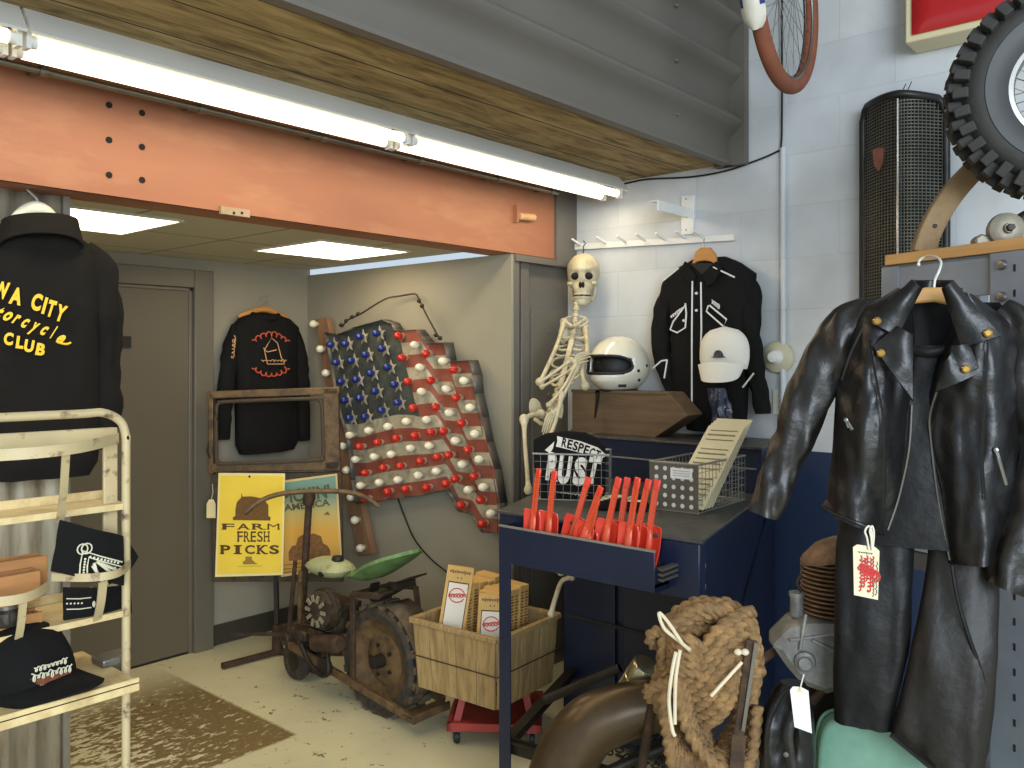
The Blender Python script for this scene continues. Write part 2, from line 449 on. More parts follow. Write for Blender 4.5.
M_galv = mat('galvanised_sheet', (160, 150, 128), rough=.55, metal=.3, var=.16, scale=5, stretch=(3, 3, .6), second=(120, 92, 62), amount=.26, sharp=.3)

# ------------------------------------------------------------------ shell
struct('floor', MB().box2((-3, -4, -.1), (6, 7, 0)), M_floor)
struct('wall_right', MB().box2((XW, -4, 0), (XW + .2, YB + .3, 5)), M_block)
struct('wall_alcove', MB().box2((XF, YB + .003, 0), (XF + .012, YD + .1, 2.16)), M_plaster)
struct('wall_back', MB().box2((-3, YD, 0), (XF + .02, YD + .15, 2.6)), M_plaster)
struct('ceiling', MB().box2((-3, YB + .02, ZC), (XF + .01, YD + .02, ZC + .06)), M_tile)
struct('ceiling_boards', MB().box2((-3, 1.9, ZS), (XW + .01, YB + .25, ZS + .08)), M_soffit)
struct('ceiling_high', MB().box2((-3, -4, 4.8), (XW + .2, 2.0, 4.9)), M_high)  # unseen high ceiling, added to keep sky light from falling in overhead
# vinyl baseboards
p = onZ(300, 606, .0)
struct('baseboard_back', MB().box2((2.23, YD - .012, 0), (XF + .01, YD + .01, .115)), M_base)
struct('baseboard_alcove', MB().box2((XF - .012, YB + .004, 0), (XF + .01, YD, .115)), M_base)

# corrugated fascia above the boards: broad ribs running along the wall
mb = MB(); prof = []
z = ZS - .005
per = .235
for k in range(10):
    for dz, dy in ((0, -.002), (.03, .004), (.07, .008), (.10, .002), (.125, -.016), (.145, -.040), (.16, -.058), (.175, -.066), (.19, -.062), (.205, -.044), (.218, -.018), (.228, -.006)):
        prof.append((1.87 + dy, z + k * per + dz))
prof.append((1.87, z + 10 * per))
vs = []; fs = []
for x in (-3.0, XW - .05):
    for y, zz in prof: vs.append((x, y, zz))
n = len(prof)
for i in range(n - 1): fs.append((i, i + n, i + n + 1, i + 1))
mb.add(vs, fs)
mb.box2((-3, 1.885, ZS), (XW - .02, 1.95, 4.8))
mb.box2((XW - .055, 1.795, ZS - .02), (XW - .012, 1.95, 4.8))       # end angle against the wall
mb.box2((-3, 1.86, ZS - .02), (XW - .03, 1.905, ZS - .003))         # bottom flange
fas = struct('wall_upper', mb, M_corr)
for k, (u, v) in enumerate(((677, 5), (677, 60), (678, 114))):
    q = onY(u, v, 1.862)
    obj('screw', MB().lathe([(0, -.006), (.008, -.005), (.011, 0), (.011, .006)], q, (0, 1, 0), 10), M_steel_grey, fas)

# steel beam (channel) over the alcove mouth
b0 = MB()
zb = 2.162
b0.box2((-3, YB, zb), (3.56, YB + .014, ZS))
b0.box2((-3, YB - .003, zb), (3.56, YB + .16, zb + .012))
b0.box2((-3, YB - .006, ZS - .014), (3.56, YB + .16, ZS - .001))
beam = struct('trim_beam', b0, M_beam); beam['label'] = 'red-primed steel beam spanning the alcove mouth under the board ceiling'
M_hole = mat('dark_hole', (20, 14, 10), rough=.9)
for (u, v) in ((109, 105), (109, 140), (109, 175), (142, 113), (142, 147), (142, 180)):
    q = onY(u, v, YB - .001)
    obj('bolt_hole', MB().lathe([(.0, -.002), (.0105, -.002), (.0105, .003)], q, (0, 1, 0), 14), M_hole, beam)
mb = MB(); a, b_ = onY(219, 202, YB - .006), onY(248, 218, YB - .006)
mb.box2((a.x, YB - .02, b_.z), (b_.x, YB - .006, a.z - .015))
lug = obj('lug_plate', mb, mat('bare_steel', (176, 150, 118), rough=.5, metal=.3, var=.15), beam)
for u in (234, 242): obj('lug_hole', MB().lathe([(0, -.001), (.005, -.001), (.005, .004)], onY(u, 213, YB - .021), (0, 1, 0), 10), M_hole, beam)
q = onY(514, 214, YB)
mb = MB(); mb.box((q.x, YB - .012, q.z), (.012, .028, .085)); obj('stub_plate', mb, M_beam, beam)
mb = MB(); mb.cyl((q.x + .01, YB - .02, q.z - .012), (q.x + .13, YB - .02, q.z - .004), .019, n=16); obj('pipe_stub', mb, mat('pale_pipe', (206, 160, 112), rough=.5), beam)

# steel column the beam lands on
c0 = MB()
c0.box2((XF + .012, YB, 0), (XF + .06, YB + .2, 2.16)); c0.box2((XF + .06, YB + .07, 0), (XF + .10, YB + .2, 2.16))
c0.box2((XF + .10, YB + .02, 0), (XF + .16, YB + .2, 2.16)); c0.box2((XF + .16, YB + .045, 0), (XW + .0, YB + .22, 2.16))
colm = struct('trim_column', c0, M_colm, bevel=.004)
mb = MB(); mb.box2((3.562, YB - .015, 2.13), (XW - .002, YB + .1, 2.55)); obj('end_plate', mb, M_colm, colm)
mb = MB(); mb.box2((XF + .02, YB - .012, 2.125), (3.66, YB + .1, 2.158)); obj('bearing_plate', mb, M_colm, colm)
mb = MB(); mb.box2((XF + .2, YB + .036, 0.1), (XW - .06, YB + .05, 1.9)); obj('cover_plate', mb, M_trim, colm, bevel=.003)
for v in (332, 395):
    q = onY(549, v, YB + .035); obj('bolt_head', MB().lathe([(0, -.006), (.011, -.005), (.013, 0), (.013, .003)], q, (0, 1, 0), 10), M_colm, colm)

# door to the back room
X0 = onY(193, 450, YD - .03).x; DW = .93
ZT = 2.03
mb = MB(); mb.box2((X0 - DW, YD - .02, .012), (X0 - .004, YD + .02, ZT)); dr = struct('door_1', mb, M_door, bevel=.003)
mb = MB()
mb.box2((X0, YD - .05, 0), (X0 + .115, YD + .01, ZT + .1)); mb.box2((X0 - DW - .12, YD - .05, 0), (X0 - DW, YD + .01, ZT + .1)); mb.box2((X0 - DW, YD - .05, ZT), (X0, YD + .01, ZT + .1))
mb.box2((X0 - .022, YD - .028, 0), (X0, YD + .01, ZT)); mb.box2((X0 - DW, YD - .028, ZT - .02), (X0, YD + .01, ZT))
obj('door_frame', mb, M_trim, dr, bevel=.004)
q = onY(123, 342, YD - .026)
obj('number_plate', MB().box(q, (.085, .006, .062)), M_blackm, dr)
obj('plate_screw', MB().lathe([(0, -.003), (.006, -.002), (.006, .003)], onY(119, 342, YD - .03), (0, 1, 0), 8), M_whitepaint, dr)
obj('threshold_gap', MB().box2((X0 - DW, YD - .018, .0), (X0 - .003, YD + .01, .011)), M_blackm, dr)

# galvanised corrugated panel that closes the left of the alcove mouth
mb = MB(); xr = onY(64, 300, 2.95).x; pts = []
n = 60
for i in range(n + 1):
    x = xr - 1.2 + 1.2 * i / n
    pts.append((x, 2.95 + .013 * cos(x * 2 * pi / .078)))
vs = [(x, y, z) for z in (0, ZC) for x, y in pts] ; fs = [(i, i + 1, i + n + 2, i + n + 1) for i in range(n)]
mb.add(vs, fs); gp = struct('wall_left', mb, M_galv)
gp.modifiers.new('s', 'SOLIDIFY').thickness = .003
mb = MB(); mb.box2((xr - .01, 2.93, 0), (xr + .012, 2.975, ZC)); obj('panel_edge', mb, mat('edge_steel', (128, 120, 104), rough=.5, metal=.4), gp)

# ------------------------------------------------------------------ ceiling lights of the alcove
M_glow = mat('light_panel_glow', (255, 244, 220), emit=(255, 236, 204), estr=5.0)
M_lframe = mat('light_frame', (214, 208, 190), rough=.5)
def panel_light(u0, v0, u1, v1, label, wx=.6, wy=.6):
    a = onZ(u0, v0, ZC); cx, cy = (a.x + onZ(u1, v1, ZC).x) / 2, (a.y + onZ(u1, v1, ZC).y) / 2
    t = thing('ceiling_light', label, 'ceiling light', (cx, cy, ZC), 0, 'flat ceiling lights in the alcove')
    f = MB()
    for sx, sy, dx, dy in ((0, -wy/2, wx, .014), (0, wy/2, wx, .014), (-wx/2, 0, .014, wy), (wx/2, 0, .014, wy)): f.box((sx, sy, -.002), (dx, dy, .012))
    obj('frame', f, M_lframe, t); obj('diffuser', MB().box((0, 0, -.003), (wx - .012, wy - .012, .006)), M_glow, t)
    L_ = bpy.data.lights.new('alcove_light', 'AREA'); L_.shape = 'RECTANGLE'; L_.size = wx * .95; L_.size_y = wy * .95; L_.energy = LIGHT_ALCOVE; L_.color = (1, .76, .42)
    o = link(bpy.data.objects.new('alcove_light', L_)); o.location = (cx, cy, ZC - .02)
LIGHT_ALCOVE = 2.9
panel_light(319.1, 239, 343.7, 259.5, 'square flat ceiling light near the flag wall corner', .56, .56)
a = onZ(182.8, 220.3, ZC); b_ = onZ(120.3, 233, ZC)
w_ = abs(a.y - b_.y)
t = None
def panel_light2():
    cx, cy = a.x - .6, (a.y + b_.y) / 2
    t = thing('ceiling_light', 'flat ceiling light in front of the grey door', 'ceiling light', (cx, cy, ZC), 0, 'flat ceiling lights in the alcove')
    wx, wy = 1.2, w_
    f = MB()
    for sx, sy, dx, dy in ((0, -wy/2, wx, .014), (0, wy/2, wx, .014), (-wx/2, 0, .014, wy), (wx/2, 0, .014, wy)): f.box((sx, sy, -.002), (dx, dy, .012))
    obj('frame', f, M_lframe, t); obj('diffuser', MB().box((0, 0, -.003), (wx - .012, wy - .012, .006)), M_glow, t)
    L_ = bpy.data.lights.new('alcove_light', 'AREA'); L_.shape = 'RECTANGLE'; L_.size = wx * .9; L_.size_y = wy * .9; L_.energy = LIGHT_ALCOVE; L_.color = (1, .76, .42)
    o = link(bpy.data.objects.new('alcove_light', L_)); o.location = (cx, cy, ZC - .02)
panel_light2()

# ------------------------------------------------------------------ strip lights under the boards
M_tube = mat('fluorescent_tube', (255, 250, 235), emit=(255, 240, 208), estr=2.4)
M_chan = mat('white_channel', (215, 214, 208), rough=.4, var=.03)
LIGHT_STRIP = 5.5
def strip_light(x0, x1, label):
    Y0 = 2.5; cx = (x0 + x1) / 2; Lg = x1 - x0
    t = thing('strip_light', label, 'strip light', (cx, Y0, ZS), 0, 'fluorescent strip lights')
    ch = MB(); pr = [(-.045, 0), (-.105, -.075), (-.098, -.08), (-.035, -.03), (.035, -.03), (.098, -.08), (.105, -.075), (.045, 0)]
    ring = lambda x: [V((x, y, z)) for y, z in pr]
    ch.loft([ring(-Lg / 2), ring(Lg / 2)])
    obj('channel', ch, M_chan, t)
    for y in (-.05, .05):
        tb = obj('tube', MB().cyl((-Lg / 2 + .03, y, -.088), (Lg / 2 - .03, y, -.088), .0185, n=14), M_tube, t)
        for e in (-1, 1):
            obj('end_cap', MB().cyl((e * (Lg / 2 - .03), y, -.088), (e * (Lg / 2 - .012), y, -.088), .017, n=12), M_chan, tb)
    for e in (-1, 1):
        for y in (-.05, .05): obj('socket', MB().box((e * (Lg / 2 - .006), y, -.075), (.012, .034, .07)), M_chan, t)
    L_ = bpy.data.lights.new('tube_light', 'AREA'); L_.shape = 'RECTANGLE'; L_.size = Lg * .95; L_.size_y = .12; L_.energy = LIGHT_STRIP; L_.color = (1, .86, .58)
    o = link(bpy.data.objects.new('tube_light', L_)); o.location = (cx, Y0, ZS - .115)
strip_light(.86, 2.205, 'bare-tube strip light at the left end of the beam')
strip_light(2.215, 3.64, 'bare-tube strip light ending near the pale block wall')
strip_light(-.55, .85, 'bare-tube strip light running out of the photo above the hanging jacket')

# conduit with clips along the top of the beam
t = thing('conduit', 'thin steel conduit clipped along the top of the orange beam', 'pipe', (1.6, 2.70, 2.478))
obj('pipe', MB().cyl((-3, 0, 0), (1.85, 0, 0), .011, n=10), M_steel_grey, t)
for x in (-1.1, -.6, -.1, .4, .9, 1.4, 1.8):
    c = MB(); c.lathe([(.015, -.012), (.017, 0), (.015, .012)], (x, 0, 0), (1, 0, 0), 10); c.box((x, .045, .012), (.02, .12, .006)); c.cyl((x, .03, .012), (x, .03, .07), .004, n=6)
    obj('clip', c, M_steel_grey, t)

# wiring on the right wall
pts = [onX(u, v, XW - .012) for u, v in ((612, 187), (632, 182), (650, 179), (690, 177), (725, 171), (755, 161), (776, 152), (781, 146), (782, 110), (782, 60), (782, -40))]
tag(obj('power_cable', MB().tube(smooth_path(pts, 5), .0045, 6), M_blackm), 'black cable sagging along the pale wall from the strip light', 'cable')
pts = [onX(u, v, XW - .014) for u, v in ((783, 148), (783, 300), (783, 470))]
tag(obj('wall_conduit', MB().tube([pts[0], pts[-1]], .014, 10), M_block), 'white-painted conduit running down the pale wall under the black cable', 'pipe')
pts = [onX(u, v, XF - .012) for u, v in ((398, 498), (404, 515), (415, 540), (432, 560), (450, 575), (470, 600))]
tag(obj('flag_cord', MB().tube(smooth_path(pts, 5), .0045, 6), M_blackm), 'dark cord hanging down the alcove wall below the bulb flag', 'cable')

# ------------------------------------------------------------------ light from the shop front behind the camera, and exposure
w = bpy.data.worlds.new('daylight'); SC.world = w; w.use_nodes = True
bg = w.node_tree.nodes['Background']; bg.inputs['Color'].default_value = (.72, .86, 1.0, 1); bg.inputs['Strength'].default_value = .80
L_ = bpy.data.lights.new('shop_window', 'AREA'); L_.shape = 'RECTANGLE'; L_.size = 3.6; L_.size_y = 2.6; L_.energy = 430; L_.color = (.80, .90, 1.0)
o = link(bpy.data.objects.new('shop_window', L_)); o.location = (-1.9, -3.6, 2.4)
o.rotation_euler = (V((3.0, .9, 1.3)) - V(o.location)).to_track_quat('-Z', 'Y').to_euler()
SC.view_settings.view_transform = 'Standard'; SC.view_settings.look = 'None'; SC.view_settings.gamma = 1; SC.view_settings.use_curve_mapping = False
SC.view_settings.exposure = 0.0
SC.cycles.use_denoising = True; SC.cycles.max_bounces = 8; SC.cycles.sample_clamp_indirect = 4
# ================================================================== ALCOVE
M_cloth = mat('black_cloth', (20, 19, 18), rough=.85, var=.12, scale=20, bump=.2, bscale=160, spec=.2)
M_cloth2 = mat('faded_black_cotton', (25, 22, 19), rough=.9, var=.12, scale=12, bump=.25, bscale=200, spec=.2)
M_lining = mat('dark_lining', (18, 17, 17), rough=.7)
M_yel = mat('yellow_print', (236, 190, 20), rough=.6, var=.05)
M_orange = mat('orange_thread', (190, 78, 50), rough=.7)
M_tanth = mat('tan_thread', (206, 160, 110), rough=.7)
M_wood = mat('hanger_wood', (190, 130, 66), rough=.4, var=.15, scale=6, stretch=(1, 1, 8))
M_wire = mat('bright_wire', (190, 188, 180), rough=.3, metal=.9)
M_dkwire = mat('dark_wire', (70, 66, 60), rough=.5, metal=.7)
M_plastic_w = mat('cream_plastic', (220, 214, 190), rough=.4)
M_rust = mat('rusty_iron', (84, 62, 44), rough=.75, metal=.35, var=.3, scale=14, second=(50, 40, 32), amount=.45, sharp=.3, bump=.25)
M_brownmetal = mat('worn_brown_metal', (112, 88, 58), rough=.6, metal=.3, var=.2, scale=10, second=(64, 54, 42), amount=.4, sharp=.25, bump=.12)
M_iron = mat('dark_iron', (52, 47, 41), rough=.55, metal=.6, var=.25, scale=12, bump=.15)
M_card = mat('tag_card', (222, 206, 150), rough=.8, var=.05)
M_whitecard = mat('white_card', (226, 224, 214), rough=.8, var=.03)
M_ink = mat('dark_ink', (60, 44, 18), rough=.8)
M_string = mat('white_string', (220, 214, 196), rough=.9)
M_redink = mat('red_ink', (200, 60, 58), rough=.8)

def hanger(mb_w, mb_h, t, cx, cz, half, drop, y=0.0, th=.014, hook=.05):
    """a shaped shoulder bar in mb_w and a wire hook in mb_h"""
    pts = [(cx - half, y, cz - drop), (cx - half * .5, y, cz - drop * .35), (cx, y, cz), (cx + half * .5, y, cz - drop * .35), (cx + half, y, cz - drop)]
    mb_w.tube(smooth_path(pts, 5), [th * .7, th, th * 1.3, th, th * .7], 8, flat=.6)
    hk = [(cx, y, cz)] + [(cx + .0, y, cz + hook * .4)] + [(cx - hook * .38 * cos(a), y, cz + hook * .75 + hook * .38 * sin(a)) for a in [radians(q) for q in (-160, -200, -260, -320, -370)]]
    mb_h.tube(smooth_path(hk, 4), .0025, 6)

# ---------------------------------------------------------------- black embroidered jacket on the back wall
o0 = onY(267, 312, 4.40)
t = thing('work_jacket', 'long black jacket with orange embroidery hanging on the alcove back wall', 'jacket', (o0.x, 4.40, o0.z), 0)
P = lambda u, v, y=0: px(t, u, v, y)
def row(u0, u1, v, hd, yc=.03):
    a, b = P(u0, v), P(u1, v); return (a[1], a[0], b[0], hd, yc)
mb = MB()
body_loft(mb, [row(257, 279, 313, .035), row(243, 292, 317, .05), row(235, 301, 326, .06), row(236, 300, 350, .065), row(239, 298, 385, .065), row(239, 299, 420, .06), row(239, 300, 446, .055), row(243, 296, 455, .05)], fold=.012)
obj('body', mb, M_cloth, t)
for pts, sd in ((((243, 328), (234, 352), (229, 392), (226, 440)), 1), (((292, 328), (302, 352), (306, 392), (307, 441)), 5)):
    mb = MB(); sleeve(mb, [V((P(u, v)[0], .035, P(u, v)[1])) for u, v in pts], [.055, .05, .047, .042], fold=.012, seed=sd); obj('sleeve', mb, M_cloth, t)
mb = MB(); c = P(268, 314)
mb.tube(smooth_path([(c[0] + .085 * cos(a), .03 - .05 * sin(a), c[1] - .005 - .022 * sin(a) * 1.0) for a in [radians(q) for q in range(0, 361, 30)]], 3), .018, 8)
obj('collar', mb, M_cloth, t)
mb = MB()
c = P(267, 352); y = -.040
def arc_script(mb, cx, cz, r, a0, a1, h, loops, seed, up=True):
    n = loops * 8; rnd = random.Random(seed); pts = []
    amp = [.45 + .55 * rnd.random() for _ in range(loops + 1)]
    for i in range(n + 1):
        tt = i / n; an = radians(a0 + (a1 - a0) * tt); ph = tt * loops * 2 * pi
        rr = r + h * .5 * amp[min(int(tt * loops), loops)] * cos(ph); an2 = an + (h * .25 * sin(ph)) / r * (1 if a1 > a0 else -1)
        pts.append((cx + rr * cos(an2), y - .008 * (1 - abs(tt - .5) * 2), cz + rr * sin(an2)))
    mb.tube(pts, .0042, 5)
arc_script(mb, c[0], c[1] - .06, .165, 135, 45, .036, 7, 3); obj('embroidery', mb, M_orange, t)['label'] = 'orange curved stitching across the shoulders'; mb = MB(); arc_script(mb, c[0], c[1] + .03, .165, 225, 315, .036, 7, 4)
obj('embroidery', mb, M_orange, t)['label'] = 'orange curved stitching on the back'
mb = MB()
g = [P(u, v) for u, v in ((266, 338), (272, 343), (276, 358), (279, 364), (262, 364), (259, 350), (262, 345))]
mb.tube([(x, y - .016, z) for x, z in g], .003, 5, closed=True); mb.tube([(P(258, 348)[0], y - .016, P(258, 348)[1]), (P(262, 352)[0], y - .016, P(262, 352)[1]), (P(271, 350)[0], y - .016, P(271, 350)[1])], .003, 5)
mb.script(P(256, 361)[0], P(256, 361)[1], P(281, 361)[0], P(281, 361)[1], .02, 7, .0022, y - .016, seed=9)
obj('figure_stitching', mb, M_tanth, t)
mb = MB(); a_, b_ = P(231.5, 338), P(230, 358); mb.script(a_[0], a_[1], b_[0], b_[1], .03, 5, .0025, -.028, seed=2); obj('sleeve_stitching', mb, M_tanth, t)
mw, mh = MB(), MB(); cc = P(267, 309); hanger(mw, mh, t, cc[0], cc[1], .17, .05, .03, hook=.075)
hb = obj('hanger', mw, M_wood, t); obj('hook', mh, M_wire, hb)

# ---------------------------------------------------------------- salvaged window frame on a floor stand
SY = 4.14
o0 = onZ(283, 650, 0); 
SYAW = -48.9
def stp(u, v, d): return at(u, v, d)
sp_ = at(277, 400, 4.74)
t = thing('display_stand', 'old metal window frame on a floor stand in front of the black embroidered jacket', 'stand', (sp_.x, sp_.y, 0), SYAW)
stand = t
P = lambda u, v, y=0: px(t, u, v, y)
mb = MB()
outer = [P(209, 391), P(339, 387), P(341, 474), P(212, 474)]
def bar2(mb, p, q, w, d=.035, y=0): mb.bar((p[0], y, p[1]), (q[0], y, q[1]), d, w, up=(0, 0, 1) if abs(q[0] - p[0]) > abs(q[1] - p[1]) else (1, 0, 0))
bar2(mb, P(208, 395), P(340, 390.5), .042); bar2(mb, P(209, 468), P(341, 465), .05); bar2(mb, P(211.5, 391), P(212, 474), .028); bar2(mb, P(331, 388), P(333, 471), .085)
obj('window_frame', mb, M_brownmetal, t, bevel=.006)
mb = MB(); ins = [P(217, 402), P(322, 398), P(324, 460), P(217, 464)]
loop = []
for i in range(4):
    p0, p1, p2 = V((*ins[i - 1], 0)), V((*ins[i], 0)), V((*ins[(i + 1) % 4], 0))
    a_ = p1 + (p0 - p1).normalized() * .05; b_ = p1 + (p2 - p1).normalized() * .05
    loop += [a_, a_ * .25 + p1 * .5 + b_ * .25, b_]
mb.tube(smooth_path([(q.x, -.012, q.y) for q in loop], 4, closed=True), .011, 8, closed=True)
obj('rubber_seal', mb, mat('perished_rubber', (70, 58, 42), rough=.7), t)
mb = MB(); mb.prism([P(211, 474), P(341, 472), P(343, 582), P(212, 582)], .004, .03); obj('lower_panel', mb, mat('dark_brown_panel', (74, 60, 40), rough=.6, var=.2, second=(50, 42, 30), amount=.4), t, bevel=.004)
mb = MB(); mb.bar((P(275, 580)[0], .01, P(275, 560)[1]), (P(277, 590)[0], .01, .06), .022, .03); obj('post', mb, M_iron, t)
mb = MB(); mb.cyl((P(277, 600)[0], .01, .17), (P(277, 600)[0], .01, .02), .028, .032, 12); obj('socket', mb, M_rust, t)
c0 = V((P(277, 600)[0], .01, .02))
for ft in (onZ(222, 666, .02), onZ(352, 652, .02)):
    mb = MB(); mb.bar(c0, lw(t, ft), .03, .028); obj('foot', mb, M_rust, t, bevel=.003)
mb = MB(); mb.tube([(P(212, 440)[0] - .01, -.01, P(212, 440)[1]), (P(210, 450)[0] - .01, -.02, P(210, 450)[1]), (P(211, 458)[0], -.02, P(211, 458)[1])], .006, 6); obj('latch', mb, M_iron, t)

def price_tag(name, label, quad, y, t_=None, thick=.0015, string=None, mcard=None, scrib=None, ink=None, group=None):
    """small card tag traced on plane"""
    mb = MB(); mb.prism(quad, y, y + thick); o = obj('card', mb, mcard or M_card, t_)
    if string: mb = MB(); mb.tube(string, .0015, 5); obj('string', mb, M_string, t_)
    if scrib:
        mb = MB()
        for s_ in scrib: mb.script(*s_[:6], s_[6], y - .0012, seed=s_[7])
        obj('writing', mb, ink or M_ink, t_)
    return o
# tag tied to the stand
q = at(211, 507, 4.69)
tg = thing('price_tag', 'cream price tag tied to the left of the window frame beside the yellow poster', 'tag', q, SYAW)
p = [px(tg, *x) for x in ((206.5, 504), (209, 499.5), (213.5, 499.5), (215.5, 504), (215.5, 518), (206.5, 518))]
price_tag('', '', p, 0, tg, string=[(px(tg, 211, 502)[0], -.001, px(tg, 211, 502)[1]), (px(tg, 213, 492)[0], .0, px(tg, 213, 492)[1]), (px(tg, 212, 484)[0], .005, px(tg, 212, 484)[1])])

# ---------------------------------------------------------------- posters
M_pyel = mat('yellow_poster', (238, 205, 66), rough=.7, var=.03); M_pedge = mat('cream_poster_edge', (232, 216, 150), rough=.7, var=.03)
M_pbrown = mat('brown_poster_ink', (86, 62, 26), rough=.8, var=.05)
q = at(250, 525, 4.66)
t = thing('poster', 'yellow FARM FRESH PICKS poster with a brown barn hung on the stand', 'poster', q, SYAW)
P = lambda u, v, y=0: px(t, u, v, y)
cn = [P(218.5, 473), P(285, 473.5), P(283, 575), P(215, 577)]
mb = MB(); mb.prism(cn, 0, .006); obj('board', mb, M_pedge, t)
ci = [P(220.3, 475.5), P(283.2, 476), P(281.2, 572.5), P(217.2, 574.3)]
mb = MB(); mb.prism(ci, -.0008, 0); obj('yellow_field', mb, M_pyel, t)
tlt = .015
s1 = (P(285, 500)[0] - P(218, 500)[0]) / 67.0     # metres per pixel here
def tx(mb, s, u, v, hpx, wpx, bold=.03, shear=0, ang=-.005):
    p_ = P(u, v); mb2 = MB(); mb2.text(s, 1, Matrix(), .0004, bold)
    w = max(v_.x for v_ in mb2.v) - min(v_.x for v_ in mb2.v); h = max(v_.z for v_ in mb2.v) - min(v_.z for v_ in mb2.v)
    cx = (max(v_.x for v_ in mb2.v) + min(v_.x for v_ in mb2.v)) / 2; cz = (max(v_.z for v_ in mb2.v) + min(v_.z for v_ in mb2.v)) / 2
    M = TX(p_[0], -.0018, p_[1], ang) @ Matrix.Diagonal((wpx * s1 / w, 1, hpx * s1 / h, 1)) @ Matrix.Translation((-cx, 0, -cz))
    mb.add(mb2.v, mb2.f, 0, M)
STEMS = dict(F=([.13], [.13]), A=([.08, .92], []), R=([.13, .9], [.13]), M=([.06, .94], []), P=([.15], [.15]), I=([.5], [.5]), K=([.13, .88], [.13, .85]), H=([.13, .87], [.13, .87]), E=([], []), C=([], []), S=([], []))
for s_, u, v, h, w_, b_ in (('FARM', 251, 526.5, 6, 60, .02), ('FRESH', 253.5, 536.5, 10.5, 33, .012), ('PICKS', 250, 549.5, 9, 61, .03)):
    mb = MB(); n = len(s_); cell = w_ / n
    for k, ch in enumerate(s_):
        uc = u - w_ / 2 + cell * (k + .5); lw_ = cell * (.36 if ch == 'I' else .80 if w_ > 40 else .84)
        tx(mb, ch, uc, v, h, lw_, 0 if ch == 'M' else b_)
        c_ = P(uc, v); hh = h * s1 / 2; W2 = lw_ * s1
        for xs, sg in ((STEMS[ch][0], -1), (STEMS[ch][1], 1)):
            for f in xs: mb.box((c_[0] - W2 / 2 + W2 * f, -.0018, c_[1] + sg * (hh - h * s1 * .06)), (W2 * (1.9 if ch == 'I' else .24 if ch in 'AM' else .42), .0008, h * s1 * .13))
    obj('lettering', mb, M_pbrown, t)
mb = MB(); brn = [P(u, v) for u, v in ((233, 520), (270.5, 520.5), (270.5, 517), (268.5, 516), (268.5, 505), (263, 498.5), (252, 496.3), (242, 496.5), (237, 502), (235.5, 509), (235.5, 516), (233, 517))]
mb.prism(brn, -.002, -.001); mb.prism([P(u, v) for u, v in ((241.3, 496.8), (241.5, 493.5), (242.2, 493.5), (242.4, 496.8))], -.002, -.001)
obj('barn_picture', mb, mat('barn_print', (110, 78, 36), rough=.8, var=.35, scale=60, stretch=(6, 1, 1)), t)
mb = MB(); mb.prism([P(u, v) for u, v in ((245.5, 556.5), (252, 556.5), (252, 559.5), (255, 562.5), (258, 564), (243, 564.3), (243, 561.5), (245.5, 560))], -.002, -.001)
a_, b_ = P(238, 566.5), P(262, 566); mb.script(a_[0], a_[1], b_[0], b_[1], .008, 10, .0008, -.0015, seed=5)
obj('small_print', mb, mat('pale_brown_ink', (150, 118, 46), rough=.8), t)
mb = MB(); mb.lathe([(0, -.004), (.006, -.003), (.007, 0)], (P(249.5, 476.5)[0], 0, P(249.5, 476.5)[1]), (0, 1, 0), 10); obj('pin', mb, M_ink, t)

q = at(312, 520, 4.70)
t = thing('poster', 'teal and orange truck poster behind the upright handle, half covered by the yellow poster', 'poster', q, SYAW)
P = lambda u, v, y=0: px(t, u, v, y)
cn = [P(280, 481), P(337, 473.5), P(342.5, 568), P(281, 577)]
mb = MB(); mb.prism(cn, 0, .006); obj('board', mb, mat('poster_cream', (206, 180, 120), rough=.7), t)
def grad_mat():
    m = bpy.data.materials.new('poster_sky_print'); m.use_nodes = True; nt = m.node_tree; N = nt.nodes; L = nt.links; b = N['Principled BSDF']; b.inputs['Roughness'].default_value = .7
    tc = N.new('ShaderNodeTexCoord'); sp = N.new('ShaderNodeSeparateXYZ'); L.new(tc.outputs['Object'], sp.inputs[0])
    mr = N.new('ShaderNodeMapRange'); z0, z1 = P(310, 570)[1], P(310, 477)[1]; mr.inputs['From Min'].default_value = z0; mr.inputs['From Max'].default_value = z1; L.new(sp.outputs['Z'], mr.inputs['Value'])
    r = N.new('ShaderNodeValToRGB'); e = r.color_ramp.elements; e[0].position = 0; e[0].color = lin((196, 150, 70)); e[1].position = .8; e[1].color = lin((112, 146, 128))
    x = e.new(.42); x.color = lin((210, 158, 62)); x = e.new(.62); x.color = lin((184, 166, 98)); L.new(mr.outputs[0], r.inputs[0]); L.new(r.outputs[0], b.inputs['Base Color']); return m
mb = MB(); mb.prism([P(281.5, 483), P(335.5, 475.5), P(340.5, 566), P(281, 574.5)], -.0008, 0); obj('printed_picture', mb, grad_mat(), t)
M_pteal = mat('faded_teal_ink', (84, 84, 60), rough=.8); M_pbrown2 = mat('poster_brown_ink', (120, 84, 44), rough=.8, var=.3, scale=50)
s1 = (P(337, 500)[0] - P(280, 500)[0]) / 57.0
mb = MB(); tx(mb, "PICKIN'", 306, 494, 14, 48, .03, ang=.13); obj('lettering', mb, M_pteal, t)
mb = MB(); tx(mb, 'AMERICA', 307, 505, 7, 46, .03, ang=.13); obj('lettering', mb, M_pteal, t)
mb = MB()
trk = [P(u, v) for u, v in ((289, 561), (288.5, 552), (292, 546), (296, 545), (298, 537.5), (304, 534), (314, 533.5), (321, 536), (323, 543), (328, 546), (330.5, 551), (330, 556.5))]
mb.prism(trk, -.002, -.001); obj('truck_picture', mb, M_pbrown2, t)
mb = MB()
